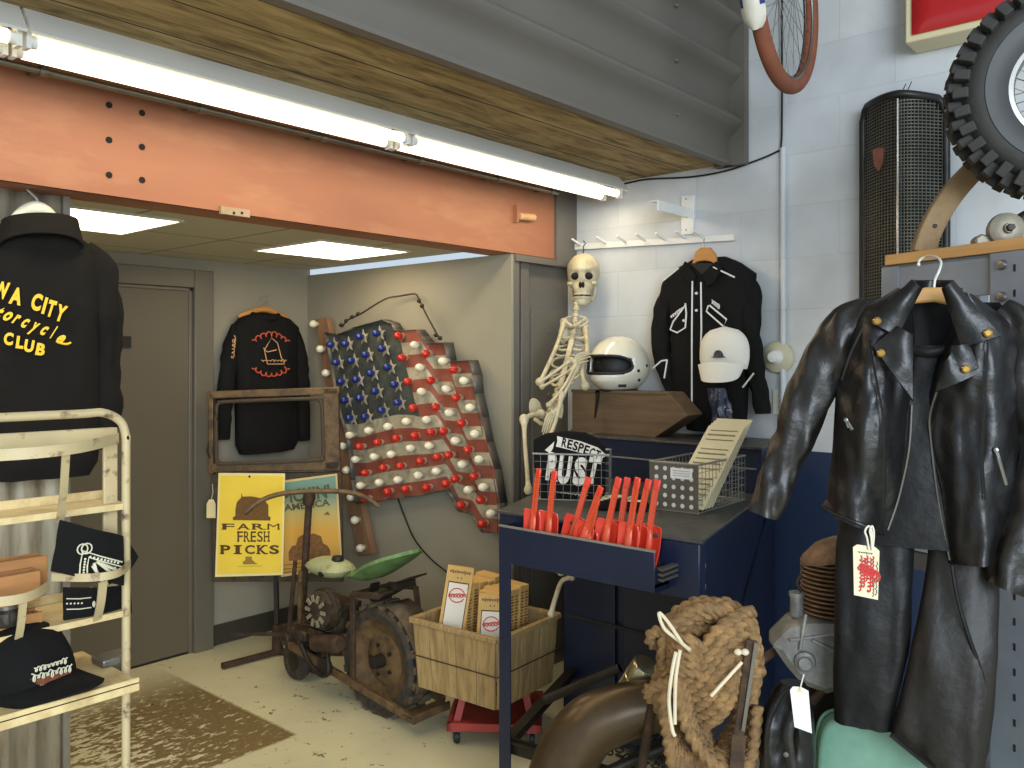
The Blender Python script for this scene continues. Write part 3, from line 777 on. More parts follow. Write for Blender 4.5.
for v0 in (563.5, 567.5, 571):
    a_, b_ = P(283, v0 + 1.8), P(338, v0 - 5.2); mb.bar((a_[0], -.0015, a_[1]), (b_[0], -.0015, b_[1]), .0008, .004)
a_ = P(327, 513.5); mb.prism([(a_[0] - .02, a_[1] - .006), (a_[0] + .018, a_[1] - .008), (a_[0] + .004, a_[1] + .012)], -.002, -.001)
obj('ground_lines', mb, M_pbrown2, t)

# ---------------------------------------------------------------- bulb flag on the alcove wall
FXX = XF - .10
q = onX(405, 420, FXX)
t = thing('bulb_flag', 'sheet-metal American flag studded with red, white and blue bulbs on the alcove wall', 'flag', q, -90)
flag = t
P = lambda zu, zv, y=0: px(t, 310 + zu / 2.954, 280 + zv / 2.954, y)
top = [(50, 155), (90, 160), (130, 141), (215, 116), (245, 128), (256, 150), (318, 146), (332, 165), (350, 186), (402, 184), (412, 240), (475, 236)]
bot = [(140, 657), (190, 655), (235, 645), (285, 640), (340, 632), (372, 624), (408, 616), (425, 642), (442, 680), (482, 690), (512, 742), (560, 746)]
lef = [(50, 155), (66, 250), (86, 370), (107, 440), (121, 500), (127, 590), (140, 657)]
rig = [(475, 236), (488, 280), (492, 335), (508, 405), (522, 480), (545, 560), (561, 660), (560, 746)]
def pl_at(e, s):
    x = s * (len(e) - 1); i = min(int(x), len(e) - 2); f = x - i
    return V((e[i][0] * (1 - f) + e[i + 1][0] * f, e[i][1] * (1 - f) + e[i + 1][1] * f))
def arc_at(e, s):
    L = [0]
    for i in range(1, len(e)): L.append(L[-1] + (V(e[i]) - V(e[i - 1])).length)
    x = s * L[-1]
    for i in range(1, len(e)):
        if x <= L[i] + 1e-9:
            f = (x - L[i - 1]) / (L[i] - L[i - 1]); return V(e[i - 1]) * (1 - f) + V(e[i]) * f
    return V(e[-1])
def coons(s, tt):
    a, b, c, d = pl_at(top, s), pl_at(bot, s), arc_at(lef, tt), arc_at(rig, tt)
    P00, P10, P01, P11 = V(top[0]), V(top[-1]), V(bot[0]), V(bot[-1])
    return a * (1 - tt) + b * tt + c * (1 - s) + d * s - (P00 * (1 - s) * (1 - tt) + P10 * s * (1 - tt) + P01 * (1 - s) * tt + P11 * s * tt)
def wave(s, tt): return .014 * sin(s * 9 + tt * 2) + .008 * sin(tt * 8 + 1)
def fpt(s, tt):
    c = coons(s, tt); y = wave(s, tt); p = P(c.x, c.y, y); return (p[0], y, p[1])
M_fedge = mat('flag_edge_steel', (96, 92, 84), rough=.5, metal=.4)
M_fred = mat('flag_red', (140, 74, 58), rough=.6, metal=.15, var=.2, scale=12, second=(120, 96, 80), amount=.25, sharp=.3)
M_fwhite = mat('flag_white', (178, 170, 146), rough=.55, metal=.2, var=.15, scale=10, second=(120, 108, 84), amount=.3, sharp=.3)
M_fblue = mat('flag_canton', (92, 96, 88), rough=.45, metal=.4, var=.3, scale=16, second=(66, 72, 76), amount=.4, sharp=.3)
mb = MB()
def fm(s, tt):
    k = int(tt * 13)
    if s < .46 and k < 7: return 2
    return k % 2
mb.sheet(fpt, 48, 52, .004, fmat=fm)
obj('face', mb, [M_fred, M_fwhite, M_fblue], t)
# returned edge so the flag stands off the wall
def edge_band(e, name, rev=False):
    mb = MB(); pts = [V((*P(x, z, 0), 0)) for x, z in e]
    for i in range(len(pts) - 1):
        a, b = pts[i], pts[i + 1]; n_ = V((a.y - b.y, b.x - a.x, 0)).normalized() * .0
        mb.add([(a.x, -.015, a.y), (b.x, -.015, b.y), (b.x, .055, b.y), (a.x, .055, a.y)], [(0, 1, 2, 3)])
    o = obj(name, mb, M_fedge, t); o.modifiers.new('s', 'SOLIDIFY').thickness = .004
edge_band(rig, 'side_edge'); edge_band(top, 'top_edge'); edge_band(bot, 'bottom_edge'); edge_band(lef, 'side_edge')
M_bred = mat('red_glass', (186, 40, 26), rough=.15, spec=.6, var=.03); M_bwhite = mat('milky_glass', (224, 216, 190), rough=.2, var=.03); M_bblue = mat('blue_glass', (30, 44, 110), rough=.15, spec=.6, var=.03)
M_brass = mat('lamp_socket', (170, 160, 136), rough=.4, metal=.5)
blue = [(62,190),(105,188),(148,167),(197,157),(78,243),(122,238),(165,220),(213,202),(92,300),(137,293),(180,275),(230,257),(103,355),(148,348),(193,328),(250,308),(117,407),(163,403),(212,385),(260,362)]
red = [(262,165),(273,230),(290,300),(305,378),(343,218),(358,297),(372,375),(425,265),(432,348),(448,423),(358,450),(395,447),(310,460),(255,468),(200,480),(147,492),(163,570),(217,555),(268,550),(327,535),(377,523),(410,517),(467,502),(230,625),(283,618),(345,613),(403,601),(430,587),(485,580),(447,665),(505,650),(510,720),(165,645)]
white = [(310,192),(325,258),(330,330),(393,240),(403,322),(345,413),(412,393),(455,298),(473,377),(285,418),(230,433),(173,445),(118,458),(190,522),(240,515),(297,497),(352,490),(430,475),(487,455),(135,530),(150,607),(205,598),(260,590),(320,577),(373,565),(450,545),(500,530),(468,620),(512,612),(535,690)]
def bulb_proto(name, m, r):
    mb = MB(); mb.lathe([(.0, -.062), (r * .45, -.060), (r * .8, -.052), (r, -.040), (r * .95, -.028), (r * .65, -.014), (.011, -.006)], (0, 0, 0), (0, 1, 0), 14)
    me = obj(name, mb, m); return me
def bulb_on(parent, name, m, r, x, z, y, proto={}):
    key = (name, m.name)
    if key not in proto:
        o = bulb_proto(name, m, r); proto[key] = o
        s_ = MB(); s_.lathe([(.016, -.014), (.018, -.004), (.012, 0), (.012, .012)], (0, 0, 0), (0, 1, 0), 12); sk = obj('lamp_socket', s_, M_brass, o); proto[key + ('s',)] = sk
    else:
        o = proto[key].copy(); link(o); sk = proto[key + ('s',)].copy(); link(sk); sk.parent = o
    o.parent = parent; o.location = (x, y, z); return o
mst = MB()
def flag_y(x, z): return -.004
for lst, m, nm in ((blue, M_bblue, 'blue_bulb'), (red, M_bred, 'red_bulb'), (white, M_bwhite, 'white_bulb')):
    for zu, zv in lst:
        x, z = P(zu, zv, -.04); bulb_on(t, nm, m, .0215, x, z, -.008)
for zu, zv in blue:                                   # a pale tin star behind each blue bulb
    x, z = P(zu + 10, zv + 2, -.02); sp = []
    for k in range(10):
        r = .046 if k % 2 == 0 else .019; a = radians(90 + 36 * k + 8); sp.append((x + r * cos(a), z + r * sin(a)))
    mst = MB(); mst.prism(sp, -.021, -.017); obj('star', mst, M_fwhite, t)
# chain and wire it hangs from
def Pp(u, v, y=-.01): a = px(t, u, v, y); return V((a[0], y, a[1]))
mb = MB(); mb.tube(smooth_path([Pp(342, 327), Pp(348, 320), Pp(362, 313), Pp(385, 299, .03), (Pp(400, 296, .06)), Pp(415, 294, .06), Pp(419, 300, .05), Pp(428, 318, .02), Pp(438, 336)], 4), .005, 7); obj('hanging_wire', mb, M_dkwire, t)
for c in ((341, 325), (346, 321), (352, 317), (358, 314), (419, 301), (422, 306), (436, 335), (440, 338)):
    mb = MB(); mb.ell(Pp(*c), (.014, .010, .012), 10, 8); obj('insulator', mb, M_iron, t)

# narrow marquee strip leaning behind the stand
q = onX(342, 440, XF - .06)
t = thing('marquee_strip', 'narrow wooden strip of round white bulbs between the window frame and the bulb flag', 'light strip', q, -90)
P = lambda u, v, y=0: px(t, u, v, y)
M_strip = mat('worn_orange_wood', (136, 100, 70), rough=.7, var=.2, scale=8, stretch=(2, 1, .4))
mb = MB(); mb.prism([P(315, 319), P(327, 318), P(340, 390), P(352, 460), P(372, 554), P(358, 556), P(339, 470), P(327, 395)], 0, .04); obj('board', mb, M_strip, t, bevel=.003)
for u, v in ((314, 324), (321, 349), (326.5, 373), (343, 446), (347, 470), (351.5, 497), (355.5, 520), (361, 548)):
    x, z = P(u, v, -.03); bulb_on(t, 'bulb', M_bwhite, .0235, x, z, 0)
# ================================================================== RIDE-ON GARDEN TRACTOR
M_rubber = mat('old_tyre', (46, 42, 36), rough=.8, var=.2, scale=14, second=(92, 72, 48), amount=.3, sharp=.3, bump=.3)
M_tread = mat('muddy_tread', (98, 82, 60), rough=.85, var=.25, scale=12, second=(60, 48, 36), amount=.4, sharp=.3, bump=.4)
M_seat = mat('chipped_green_seat', (96, 128, 78), rough=.5, var=.15, scale=9, second=(50, 76, 44), amount=.3, sharp=.25, bump=.1)
M_tank = mat('pale_green_tank', (160, 164, 122), rough=.45, var=.1, scale=10, second=(110, 96, 66), amount=.18, sharp=.2)
M_grease = mat('greasy_engine', (62, 52, 42), rough=.6, metal=.4, var=.35, scale=18, second=(110, 92, 66), amount=.3, sharp=.3, bump=.3)
rw = onZ(384, 714, 0)
RX, RY = 2.64, 3.06
t = thing('garden_tractor', 'rusty ride-on garden tractor with green pan seat and tall tee handle', 'tractor', (RX, RY, 0), 0)
# local axes: +y is forward (towards the door wall), +x is away from the viewer
P3 = lambda u, v, x=0.0: lw(t, onX(u, v, RX + x))
# rear drive wheel: steel rim with a wide cleated tyre
R = .245
mb = MB()
prof = [(R - .055, -.075), (R - .015, -.085), (R, -.070), (R + .006, 0), (R, .070), (R - .015, .085), (R - .055, .075)]
rings = []
n = 48
for i in range(n):
    a = 2 * pi * i / n
    rings.append([V((h, r * cos(a), R + r * sin(a))) for r, h in prof])
mb.loft(rings, False, closed=True)
wh = obj('rear_tyre', mb, M_rubber, t)
mb = MB()
for i in range(22):
    a = 2 * pi * i / 22; 
    for sx in (-1, 1):
        c = V((sx * .038, (R + .006) * cos(a + sx * .06), R + (R + .006) * sin(a + sx * .06)))
        mb.box(c, (.07, .034, .02), rot=Matrix.Rotation(a - pi / 2 + sx * .06, 3, 'X'))
obj('cleats', mb, M_tread, wh, bevel=.003)
mb = MB(); mb.lathe([(.03, -.045), (.06, -.05), (.12, -.03), (.165, -.05), (.192, -.072), (.195, -.06), (.195, .06), (.03, .05)], (0, 0, R), (1, 0, 0), 32); obj('rim', mb, M_brownmetal, wh)
mb = MB(); mb.lathe([(0, -.10), (.028, -.10), (.032, -.05), (.032, .1), (0, .1)], (0, 0, R), (1, 0, 0), 14)
for k in range(5):
    a = 2 * pi * k / 5; mb.lathe([(0, -.055), (.010, -.055), (.010, -.03)], (0, .07 * cos(a), R + .07 * sin(a)), (1, 0, 0), 6)
obj('hub', mb, M_iron, wh)
# open steel guard strap over the wheel, with the seat spring on top
mb = MB(); G = R + .045
def strap(mb, pts, w, th):
    pts = [V(p) for p in pts]
    for i in range(len(pts) - 1): mb.bar(pts[i], pts[i + 1], w, th)
for sx in (-.11, .11):
    strap(mb, [(sx, .13, .10), (sx, .13, 2 * R + .05), (sx, -.06, 2 * R + .075)], .016, .03)
mb.bar((-.12, -.03, 2 * R + .078), (.12, -.03, 2 * R + .078), .05, .012); mb.bar((-.12, .13, 2 * R + .05), (.12, .13, 2 * R + .05), .03, .014)
mb.bar((.11, -.06, 2 * R + .075), (.11, -.10, R + .1), .03, .012)
obj('frame_arch', mb, M_rust, t, bevel=.003)
mb = MB()
fr = []
for i in range(15):
    a = radians(20 - 0 - i * 0 + 10 + i * -6 + 10); 
    a = radians(100 + i * 7)     # over the rear half of the wheel
    fr.append((a))
for (r0, mi) in ((G - .02, 0),):
    vs = []; fs = []
    for i, a in enumerate(fr):
        for x in (-.075, .075): vs.append((x, r0 * cos(a), R + r0 * sin(a)))
    for i in range(len(fr) - 1): fs.append((2 * i, 2 * i + 1, 2 * i + 3, 2 * i + 2))
    mb.add(vs, fs)
fd_ = obj('rear_guard', mb, M_tread, t); fd_.modifiers.new('s', 'SOLIDIFY').thickness = .006
# long side rails and rear step
for sx in (-.12, .12):
    mb = MB(); mb.bar((sx, .62, .20), (sx, -.31 if sx < 0 else -.24, .075), .022, .035); obj('side_rail', mb, M_brownmetal, t, bevel=.003)
mb = MB(); mb.box((-.03, -.275, .078), (.22, .08, .014)); mb.box((-.03, -.315, .085), (.22, .012, .035)); obj('footplate', mb, M_brownmetal, t, bevel=.002)
# engine block between the wheels
mb = MB(); mb.box((0, .40, .36), (.16, .20, .16)); mb.box((0, .36, .28), (.20, .26, .06)); 
for k in range(7): mb.box((-.02, .40, .33 + .018 * k), (.20, .19, .006))
eng = obj('engine_block', mb, M_grease, t, bevel=.006)
mb = MB(); mb.lathe([(.0, -.06), (.05, -.055), (.088, -.04), (.095, .0), (.085, .03), (0, .035)], (-.10, .35, .43), (1, 0, 0), 26); mb.lathe([(.098, -.02), (.102, 0), (.098, .02)], (-.10, .35, .43), (1, 0, 0), 26)
obj('flywheel', mb, M_grease, t)
mb = MB()
for k in range(10):
    a = 2 * pi * k / 10; mb.box((-.162, .35 + .06 * cos(a), .43 + .06 * sin(a)), (.008, .016, .034), rot=Matrix.Rotation(a - pi / 2, 3, 'X'))
obj('flywheel_vents', mb, M_brass, t)
mb = MB(); mb.cyl((-.14, .20, .30), (-.14, .37, .27), .042, .042, 16); mb.cyl((-.14, .18, .305), (-.14, .20, .30), .03, .042, 16); obj('exhaust_silencer', mb, M_rust, t)
mb = MB(); mb.tube(smooth_path([(-.13, .30, .24), (-.15, .26, .16), (-.15, .32, .13), (-.15, .42, .17), (-.15, .48, .24)], 5), .012, 8); mb.lathe([(.02, -.01), (.045, -.01), (.045, .01), (.02, .01)], (-.14, .30, .17), (1, 0, 0), 18); obj('chain_drive', mb, M_iron, t)
# fuel tank
mb = MB(); mb.ell((-.02, .42, .605), (.085, .135, .05), 22, 12, fn=lambda d: 1 + .18 * (1 - abs(d.z)) * abs(d.x * d.y) * 2)
tk = obj('fuel_tank', mb, M_tank, t)
mb = MB(); mb.lathe([(0, .022), (.026, .020), (.03, .010), (.03, 0), (.02, -.012)], (-.02, .36, .647), (0, 0, 1), 14); obj('filler_cap', mb, M_iron, tk)
mb = MB(); mb.lathe([(.0, -.008), (.014, -.008), (.014, .008)], (-.105, .38, .59), (1, 0, 0), 10); obj('tank_seam_bolt', mb, M_iron, tk)
# pan seat on a bent spring: a dished sheet, turned up at the back
mb = MB()
def seat_fn(s, u_):
    y = .27 - .45 * u_; w = lerp_list([.045, .075, .115, .135, .145, .140, .10, .02], u_)
    x = (s - .5) * 2 * w
    z = .585 + .02 * u_ + .27 * max(0, u_ - .33) ** 1.25 + .05 * (abs(s - .5) * 2) ** 2 * sin(pi * u_)
    z -= .016 * max(0, 1 - ((s - .5) / .16) ** 2) * max(0, 1 - u_ * 1.5) * -1
    return (x, y, z)
mb.sheet(seat_fn, 18, 26, .018); st = obj('pan_seat', mb, M_seat, t)
mb = MB()
for u_, s in ((.45, .3), (.55, .7)):
    p = V(seat_fn(s, u_)); mb.lathe([(0, .006), (.012, .006), (.012, -.004)], p, (0, 0, 1), 10)
obj('seat_hole', mb, M_hole, st)
mb = MB(); strap(mb, smooth_path([(0, -.02, .592), (0, -.10, .62), (0, -.20, .66)], 4), .10, .008); mb.box((0, -.10, .605), (.12, .03, .03)); obj('seat_bracket', mb, M_iron, st)
mb = MB(); strap(mb, smooth_path([(0, .10, .575), (0, .115, .52), (0, .08, .50), (0, -.06, 2 * R + .08)], 5), .05, .012); obj('seat_spring', mb, M_iron, t)
# steering column, tee handle and levers
hx = .0; hb = V((hx, .70, .16)); ht = V((hx, .62, .95))
mb = MB(); mb.cyl(hb, ht, .020, .018, 14); col_ = obj('steering_column', mb, M_rust, t)
mb = MB(); mb.lathe([(.028, -.03), (.032, 0), (.028, .03)], ht - V((0, -.006, .03)), (0, -.15, 1), 14); obj('column_collar', mb, M_rust, col_)
hl = [at(247, 511, 4.30), at(262, 499, 4.34), at(280, 492, 4.38), at(300, 489.5, 4.42), at(330, 488.5, 4.45), at(352, 490, 4.47), at(368, 495, 4.48), at(381, 504, 4.49)]
hl = [lw(t, p) for p in hl]
off = ht - (hl[3] * .6 + hl[4] * .4) + V((0, 0, .005)); hl = [p + off for p in hl]
mb = MB(); mb.tube(smooth_path(hl, 6), .013, 10); obj('tee_handle', mb, M_brownmetal, t)
mb = MB(); mb.cyl((-.05, .74, .14), (-.10, .60, .62), .013, .011, 8); obj('lever', mb, M_rust, t)
mb = MB(); mb.cyl((.03, .70, .20), (-.10, .56, .53), .010, .010, 8); mb.cyl((-.06, .62, .30), (-.07, .60, .56), .012, .012, 8); obj('control_rod', mb, M_brownmetal, t)
mb = MB(); mb.box((0, .70, .21), (.13, .16, .10)); mb.box((0, .60, .24), (.16, .10, .05)); mb.cyl((-.09, .72, .20), (.09, .72, .20), .035, n=12); obj('front_casting', mb, M_grease, t, bevel=.01)
# small front caster wheels
for sx in (-.055, .055):
    mb = MB(); mb.lathe([(.0, -.02), (.04, -.022), (.065, -.024), (.09, -.02), (.098, 0), (.09, .02), (.065, .024), (0, .02)], (sx, .65, .098), (1, 0, 0), 26); fw = obj('front_wheel', mb, M_rubber, t)
    mb = MB(); mb.lathe([(0, -.028), (.03, -.028), (.05, -.022)], (sx, .65, .098), (1, 0, 0), 16); obj('wheel_disc', mb, M_iron, fw)
mb = MB(); mb.cyl((-.07, .65, .098), (.07, .65, .098), .012, n=10); mb.bar((0, .65, .10), (0, .65, .22), .03, .03); obj('front_fork', mb, M_rust, t)
mb = MB()
q0, q1 = lw(t, at(231, 637, 4.6)), lw(t, at(312, 606, 4.45)); q0.z = .165; q1.z = .21
mb.bar(q0, q1, .024, .014); obj('drawbar', mb, M_rust, t, bevel=.002)

# ================================================================== CRATE OF BOXES ON A RED DOLLY
M_red = mat('red_dolly_paint', (150, 50, 40), rough=.5, var=.15, second=(96, 50, 40), amount=.25, sharp=.3)
M_crate = plank_mat('crate_boards', (150, 124, 80), (182, 154, 104), (104, 84, 52), .5)
M_crate2 = mat('crate_wood', (164, 138, 92), rough=.75, var=.2, scale=5, stretch=(6, 6, .8), second=(112, 88, 54), amount=.3, sharp=.4, bump=.15)
cy_, sy_ = 2.33, 0
CF = V((2.575, 2.33, 0))
CA = 4.0
dp = at(497, 700, 3.80)
t = thing('dolly', 'low red wheeled dolly on the floor under the wooden crate', 'dolly', (dp.x, dp.y, 0), -52)
mb = MB(); mb.box((0, 0, .088), (.38, .36, .016)); 
obj('deck', mb, M_red, t, bevel=.003)
mb = MB()
for s in (-1, 1): mb.box((s * .19, 0, .083), (.02, .38, .035)); mb.box((0, s * .18, .083), (.40, .02, .035))
obj('rim', mb, M_red, t, bevel=.003)
for sx in (-1, 1):
    for sy in (-1, 1):
        mb = MB(); mb.bar((sx * .16, sy * .14, .09), (sx * .13, sy * .12, .217), .032, .032); obj('leg', mb, M_red, t, bevel=.003)
        c = MB(); c.lathe([(0, -.012), (.026, -.012), (.03, 0), (.026, .012), (0, .012)], (sx * .16, sy * .15, .030), (1, 0, 0), 16); w_ = obj('caster', c, M_blackm, t)
        c = MB(); c.box((sx * .16, sy * .15, .062), (.034, .03, .018)); c.box((sx * .16 - .016, sy * .15, .045), (.003, .022, .045)); c.box((sx * .16 + .016, sy * .15, .045), (.003, .022, .045)); obj('caster_fork', c, M_steel_grey, w_)
mb = MB(); mb.box((0, 0, .210), (.30, .28, .012)); obj('top_frame', mb, M_red, t)

t = thing('crate', 'weathered wooden crate full of slim boxes standing on the red dolly', 'crate', (CF.x, CF.y, .218), CA)
crate = t
W_, D_, H_ = .385, .42, .285; fl = .03     # x size, y size, height, outward flare at the top
def board(mb, p0, p1, q0, q1, th, nrm):
    """slat between bottom edge p0-p1 and top edge q0-q1, thickness along nrm (outwards)"""
    n_ = V(nrm) * th
    a, b, c, d = V(p0), V(p1), V(q1), V(q0)
    mb.add([a, b, c, d, a + n_, b + n_, c + n_, d + n_], [(3, 2, 1, 0), (4, 5, 6, 7), (0, 1, 5, 4), (1, 2, 6, 5), (2, 3, 7, 6), (3, 0, 4, 7)])
def side(axis, sgn, splits):
    out = []
    for k in range(len(splits) - 1):
        a, b = splits[k] + .003, splits[k + 1] - .003
        mb = MB()
        if axis == 'x':      # face at constant y
            y0 = 0 if sgn < 0 else D_; f = -fl * 0.6 if sgn < 0 else fl * .6
            board(mb, (a * W_, y0, 0), (b * W_, y0, 0), (a * (W_ + fl) - fl / 2, y0 + f, H_), (b * (W_ + fl) - fl / 2, y0 + f, H_), .012, (0, sgn, 0))
        else:
            x0 = 0 if sgn < 0 else W_; f = -fl * .6 if sgn < 0 else fl * .6
            board(mb, (x0, a * D_, 0), (x0, b * D_, 0), (x0 + f, a * (D_ + fl) - fl / 2, H_), (x0 + f, b * (D_ + fl) - fl / 2, H_), .012, (sgn, 0, 0))
        obj('slat', mb, M_crate2, t, bevel=.002)
side('y', -1, (0, .22, .47, .8, 1)); side('x', -1, (0, .36, .7, 1)); side('y', 1, (0, .5, 1)); side('x', 1, (0, .5, 1))
mb = MB(); mb.box((W_ / 2, D_ / 2, .006), (W_, D_, .012)); obj('bottom', mb, M_crate2, t)
mb = MB(); zt = H_ + .004; f = fl * .6 + .01
for a, b in (((-f, -f), (W_ + f, -f)), ((W_ + f, -f), (W_ + f, D_ + f)), ((W_ + f, D_ + f), (-f, D_ + f)), ((-f, D_ + f), (-f, -f))):
    mb.bar((*a, zt), (*b, zt), .026, .02)
obj('rim', mb, M_crate2, t, bevel=.003)
mb = MB(); zz = .14; f = fl * .3 + .016
mb.tube([(-f, -f, zz), (W_ + f, -f, zz), (W_ + f, D_ + f, zz), (-f, D_ + f, zz)], .0028, 6, closed=True); obj('binding_wire', mb, M_rust, t)

# the boxes: slim kraft cartons, a white label with a red badge on the front of each
M_kraft = mat('kraft_card', (206, 166, 98), rough=.75, var=.08, scale=8); M_kraftdk = mat('printed_kraft', (112, 84, 48), rough=.8, var=.3, scale=60)
M_lab = mat('white_label', (226, 218, 200), rough=.7, var=.03); M_darkb = mat('brown_print', (74, 50, 28), rough=.8)
BW, BD, BH = .115, .034, .40
def box_proto():
    r = thing('boxed_goods', 'proto', 'box')
    m = MB(); m.box((0, 0, BH / 2), (BW, BD, BH)); b = obj('carton', m, M_kraft, r, bevel=.0015)
    m = MB(); m.box((0, -BD / 2 - .0006, BH * .46), (BW * .78, .0012, BH * .76)); obj('label_border', m, M_darkb, r)
    m = MB(); m.box((0, -BD / 2 - .0012, BH * .46), (BW * .72, .0016, BH * .735)); obj('label', m, M_lab, r)
    m = MB(); cx, cz = 0, BH * .70
    m.tube([(cx + BW * .29 * cos(a), -BD / 2 - .003, cz + BW * .26 * sin(a)) for a in [radians(q) for q in range(20, 341, 20)]], .0022, 6)
    m.script(-BW * .32, cz - .006, BW * .34, cz + .004, .028, 6, .0022, -BD / 2 - .003, seed=3); m.tube([(-BW * .2, -BD / 2 - .003, cz - .024), (0, -BD / 2 - .003, cz - .029), (BW * .24, -BD / 2 - .003, cz - .022)], .0018, 5)
    obj('red_badge', m, M_redink, r)
    m = MB(); m.script(-BW * .4, BH * .945, BW * .4, BH * .945, .016, 9, .0012, -BD / 2 - .0012, seed=8)
    for dx in (-.008, .008): m.lathe([(0, -.001), (.003, -.001), (.003, .001)], (dx, -BD / 2 - .001, BH * .885), (0, 1, 0), 8)
    obj('top_print', m, M_darkb, r)
    m = MB()
    for k in range(26): m.box((BW / 2 + .0006, (k % 3 - 1) * .002, BH * (.1 + .033 * k)), (.0012, BD * (.4 + .25 * ((k * 7) % 3) / 2), BH * .016))
    obj('side_print', m, M_kraftdk, r)
    return r
proto = box_proto()
spots = []
# two boxes face the viewer at the front-left, the rest stand in rows with their printed sides and tops showing
Tm = THINGS[crate.name]
G1 = 'slim boxes in the crate'
specs = [((.055, .315, .12), CA - 50, (-4, 9), 'slim kraft box leaning tallest at the left end of the crate', G1),
         ((.092, .125, .02), CA - 48, (-4, 4), 'slim kraft box with red badge at the crate front corner, lower than the leaning one', G1)]
for i in range(7):
    specs.append(((.130 + .0365 * i, .325 - .004 * (i % 3), .030 + .004 * ((i * 3) % 4)), CA - 90, (0, 3), 'slim kraft box packed in the back row of the crate behind the badge boxes', 'back row of slim boxes'))
for i in range(6):
    specs.append(((.165 + .0365 * i, .175 + .004 * (i % 2), .016 + .004 * ((i * 5) % 3)), CA - 90, (0, 3), 'slim kraft box packed in the crate right front row, printed side showing', 'front row of slim boxes'))
for i, (p, yw, (rx, ry), lb, gr) in enumerate(specs):
    wp = Tm @ V(p)
    if i == 0: r = proto; r.location = wp; r['label'] = lb; r['group'] = gr
    else: r = dup(proto, wp, yw, lb, gr)
    r.rotation_euler = (radians(rx), radians(ry), radians(yw))
# ================================================================== LEFT FOREGROUND: jacket on the galvanised panel, and the wire rack
q = onY(34, 215, 2.84)
JY = -16
t = thing('club_jacket', 'black jacket with yellow motorcycle club lettering hanging at the left over the rack', 'jacket', q, JY)
P = lambda u, v, y=0: px(t, u, v, y)
def row(u0, u1, v, hd, yc=.05):
    a, b = P(u0, v), P(u1, v); return (a[1], a[0], b[0], hd, yc)
mb = MB()
body_loft(mb, [row(0, 72, 222, .05), row(-20, 92, 236, .065), row(-40, 102, 258, .075), row(-44, 104, 300, .085), row(-44, 103, 360, .085), row(-44, 104, 420, .085), row(-44, 100, 470, .08), row(-40, 92, 484, .07)], fold=.018, freq=(11, 2.5), n=48, m=44)
obj('body', mb, M_cloth2, t)
for pts, sd in ((((82, 250), (98, 268), (104, 320), (104, 390), (101, 450)), 3), (((-30, 258), (-48, 330), (-52, 400), (-50, 470)), 6)):
    mb = MB(); sleeve(mb, [V((P(u, v)[0], .05, P(u, v)[1])) for u, v in pts], [.04, .062, .058, .056, .05], fold=.02, seed=sd, freq=12, n=26); obj('sleeve', mb, M_cloth2, t)
# turned-down collar
mb = MB()
def colf(s, tt):
    a = radians(200 - 220 * s); u = 40 + (44 + 5 * tt) * cos(a) * .86; v = 225 - 6 * sin(a) * 1 + 27 * tt * (.35 + .65 * (1 - sin(max(0, a)) * .35)) - 4
    x, z = P(u, v); return (x, .03 - .075 * sin(pi * s) - .03 * tt, z)
mb.sheet(colf, 24, 6, .006); obj('collar', mb, M_cloth2, t)
mw, mh = MB(), MB(); c = P(40, 205); 
mw.tube(smooth_path([(*[P(4, 232)[0], .04], P(4, 232)[1]), (P(22, 212)[0], .04, P(22, 212)[1]), (P(38, 207)[0], .035, P(38, 207)[1]), (P(52, 214)[0], .04, P(52, 214)[1]), (P(64, 232)[0], .05, P(64, 232)[1])], 5), [.012, .018, .024, .018, .012], 10, flat=.7)
hb = obj('hanger', mw, M_plastic_w, t)
mh.tube(smooth_path([(P(38, 205)[0], .035, P(38, 205)[1]), (P(38, 198)[0], .035, P(38, 198)[1]), (P(33, 192)[0], .035, P(33, 192)[1]), (P(28, 186)[0], .04, P(28, 186)[1]), (P(31, 178)[0], .05, P(31, 178)[1]), (P(38, 176)[0], .07, P(38, 176)[1])], 5), .004, 7); obj('hook', mh, M_wire, hb)
yy = -.052
s2 = (P(60, 320)[0] - P(0, 320)[0]) / 60.0
# lettering: words built letter by letter on an arch, so they follow the curve they have on the cloth
def arch_text(name, word, pos, hpx, wpx, bold, shear=0.0, slant=None):
    mb = MB()
    for ch, (u, v, an) in zip(word, pos):
        if ch == ' ': continue
        m2 = MB(); m2.text(ch, 1, Matrix(), .002, bold, shear)
        w = max(p.x for p in m2.v) - min(p.x for p in m2.v); h_ref = .73
        cx = (max(p.x for p in m2.v) + min(p.x for p in m2.v)) / 2
        p_ = P(u, v, yy)
        k = hpx * s2 / h_ref
        wp = wpx.get(ch, wpx['*']) * s2 if isinstance(wpx, dict) else wpx * s2
        M = TX(p_[0], yy, p_[1], -an) @ Matrix.Diagonal((wp / w, 1, k, 1)) @ Matrix.Translation((-cx, 0, 0))
        mb.add(m2.v, m2.f, 0, M)
    return obj(name, mb, M_yel, t)
import itertools
word = 'IOWA CITY'
pos = [(-46, 284, 0), (-34, 283, 0), (-10, 286, .10), (11, 297, .20), (20, 300, .2), (36.5, 303, .22), (44.5, 306.5, .24), (51, 309.5, .26), (60.5, 314, .3)]
pos[2] = (1, 291, .16); pos[3] = (16, 297, .2); pos[1] = (-17, 286, .1); pos[0] = (-29, 284, .05)
arch_text('lettering', word, pos, 18, {'W': 15, 'A': 12, 'C': 10, 'I': 3, 'T': 8, 'Y': 10, 'O': 12, '*': 10}, .05)
word = 'Motorcycle'
base = [(-38, 301), (-18, 306), (-3, 311), (5.5, 313), (14, 316), (23, 320), (32, 323.5), (42, 327.5), (50.5, 331), (58.5, 336)]
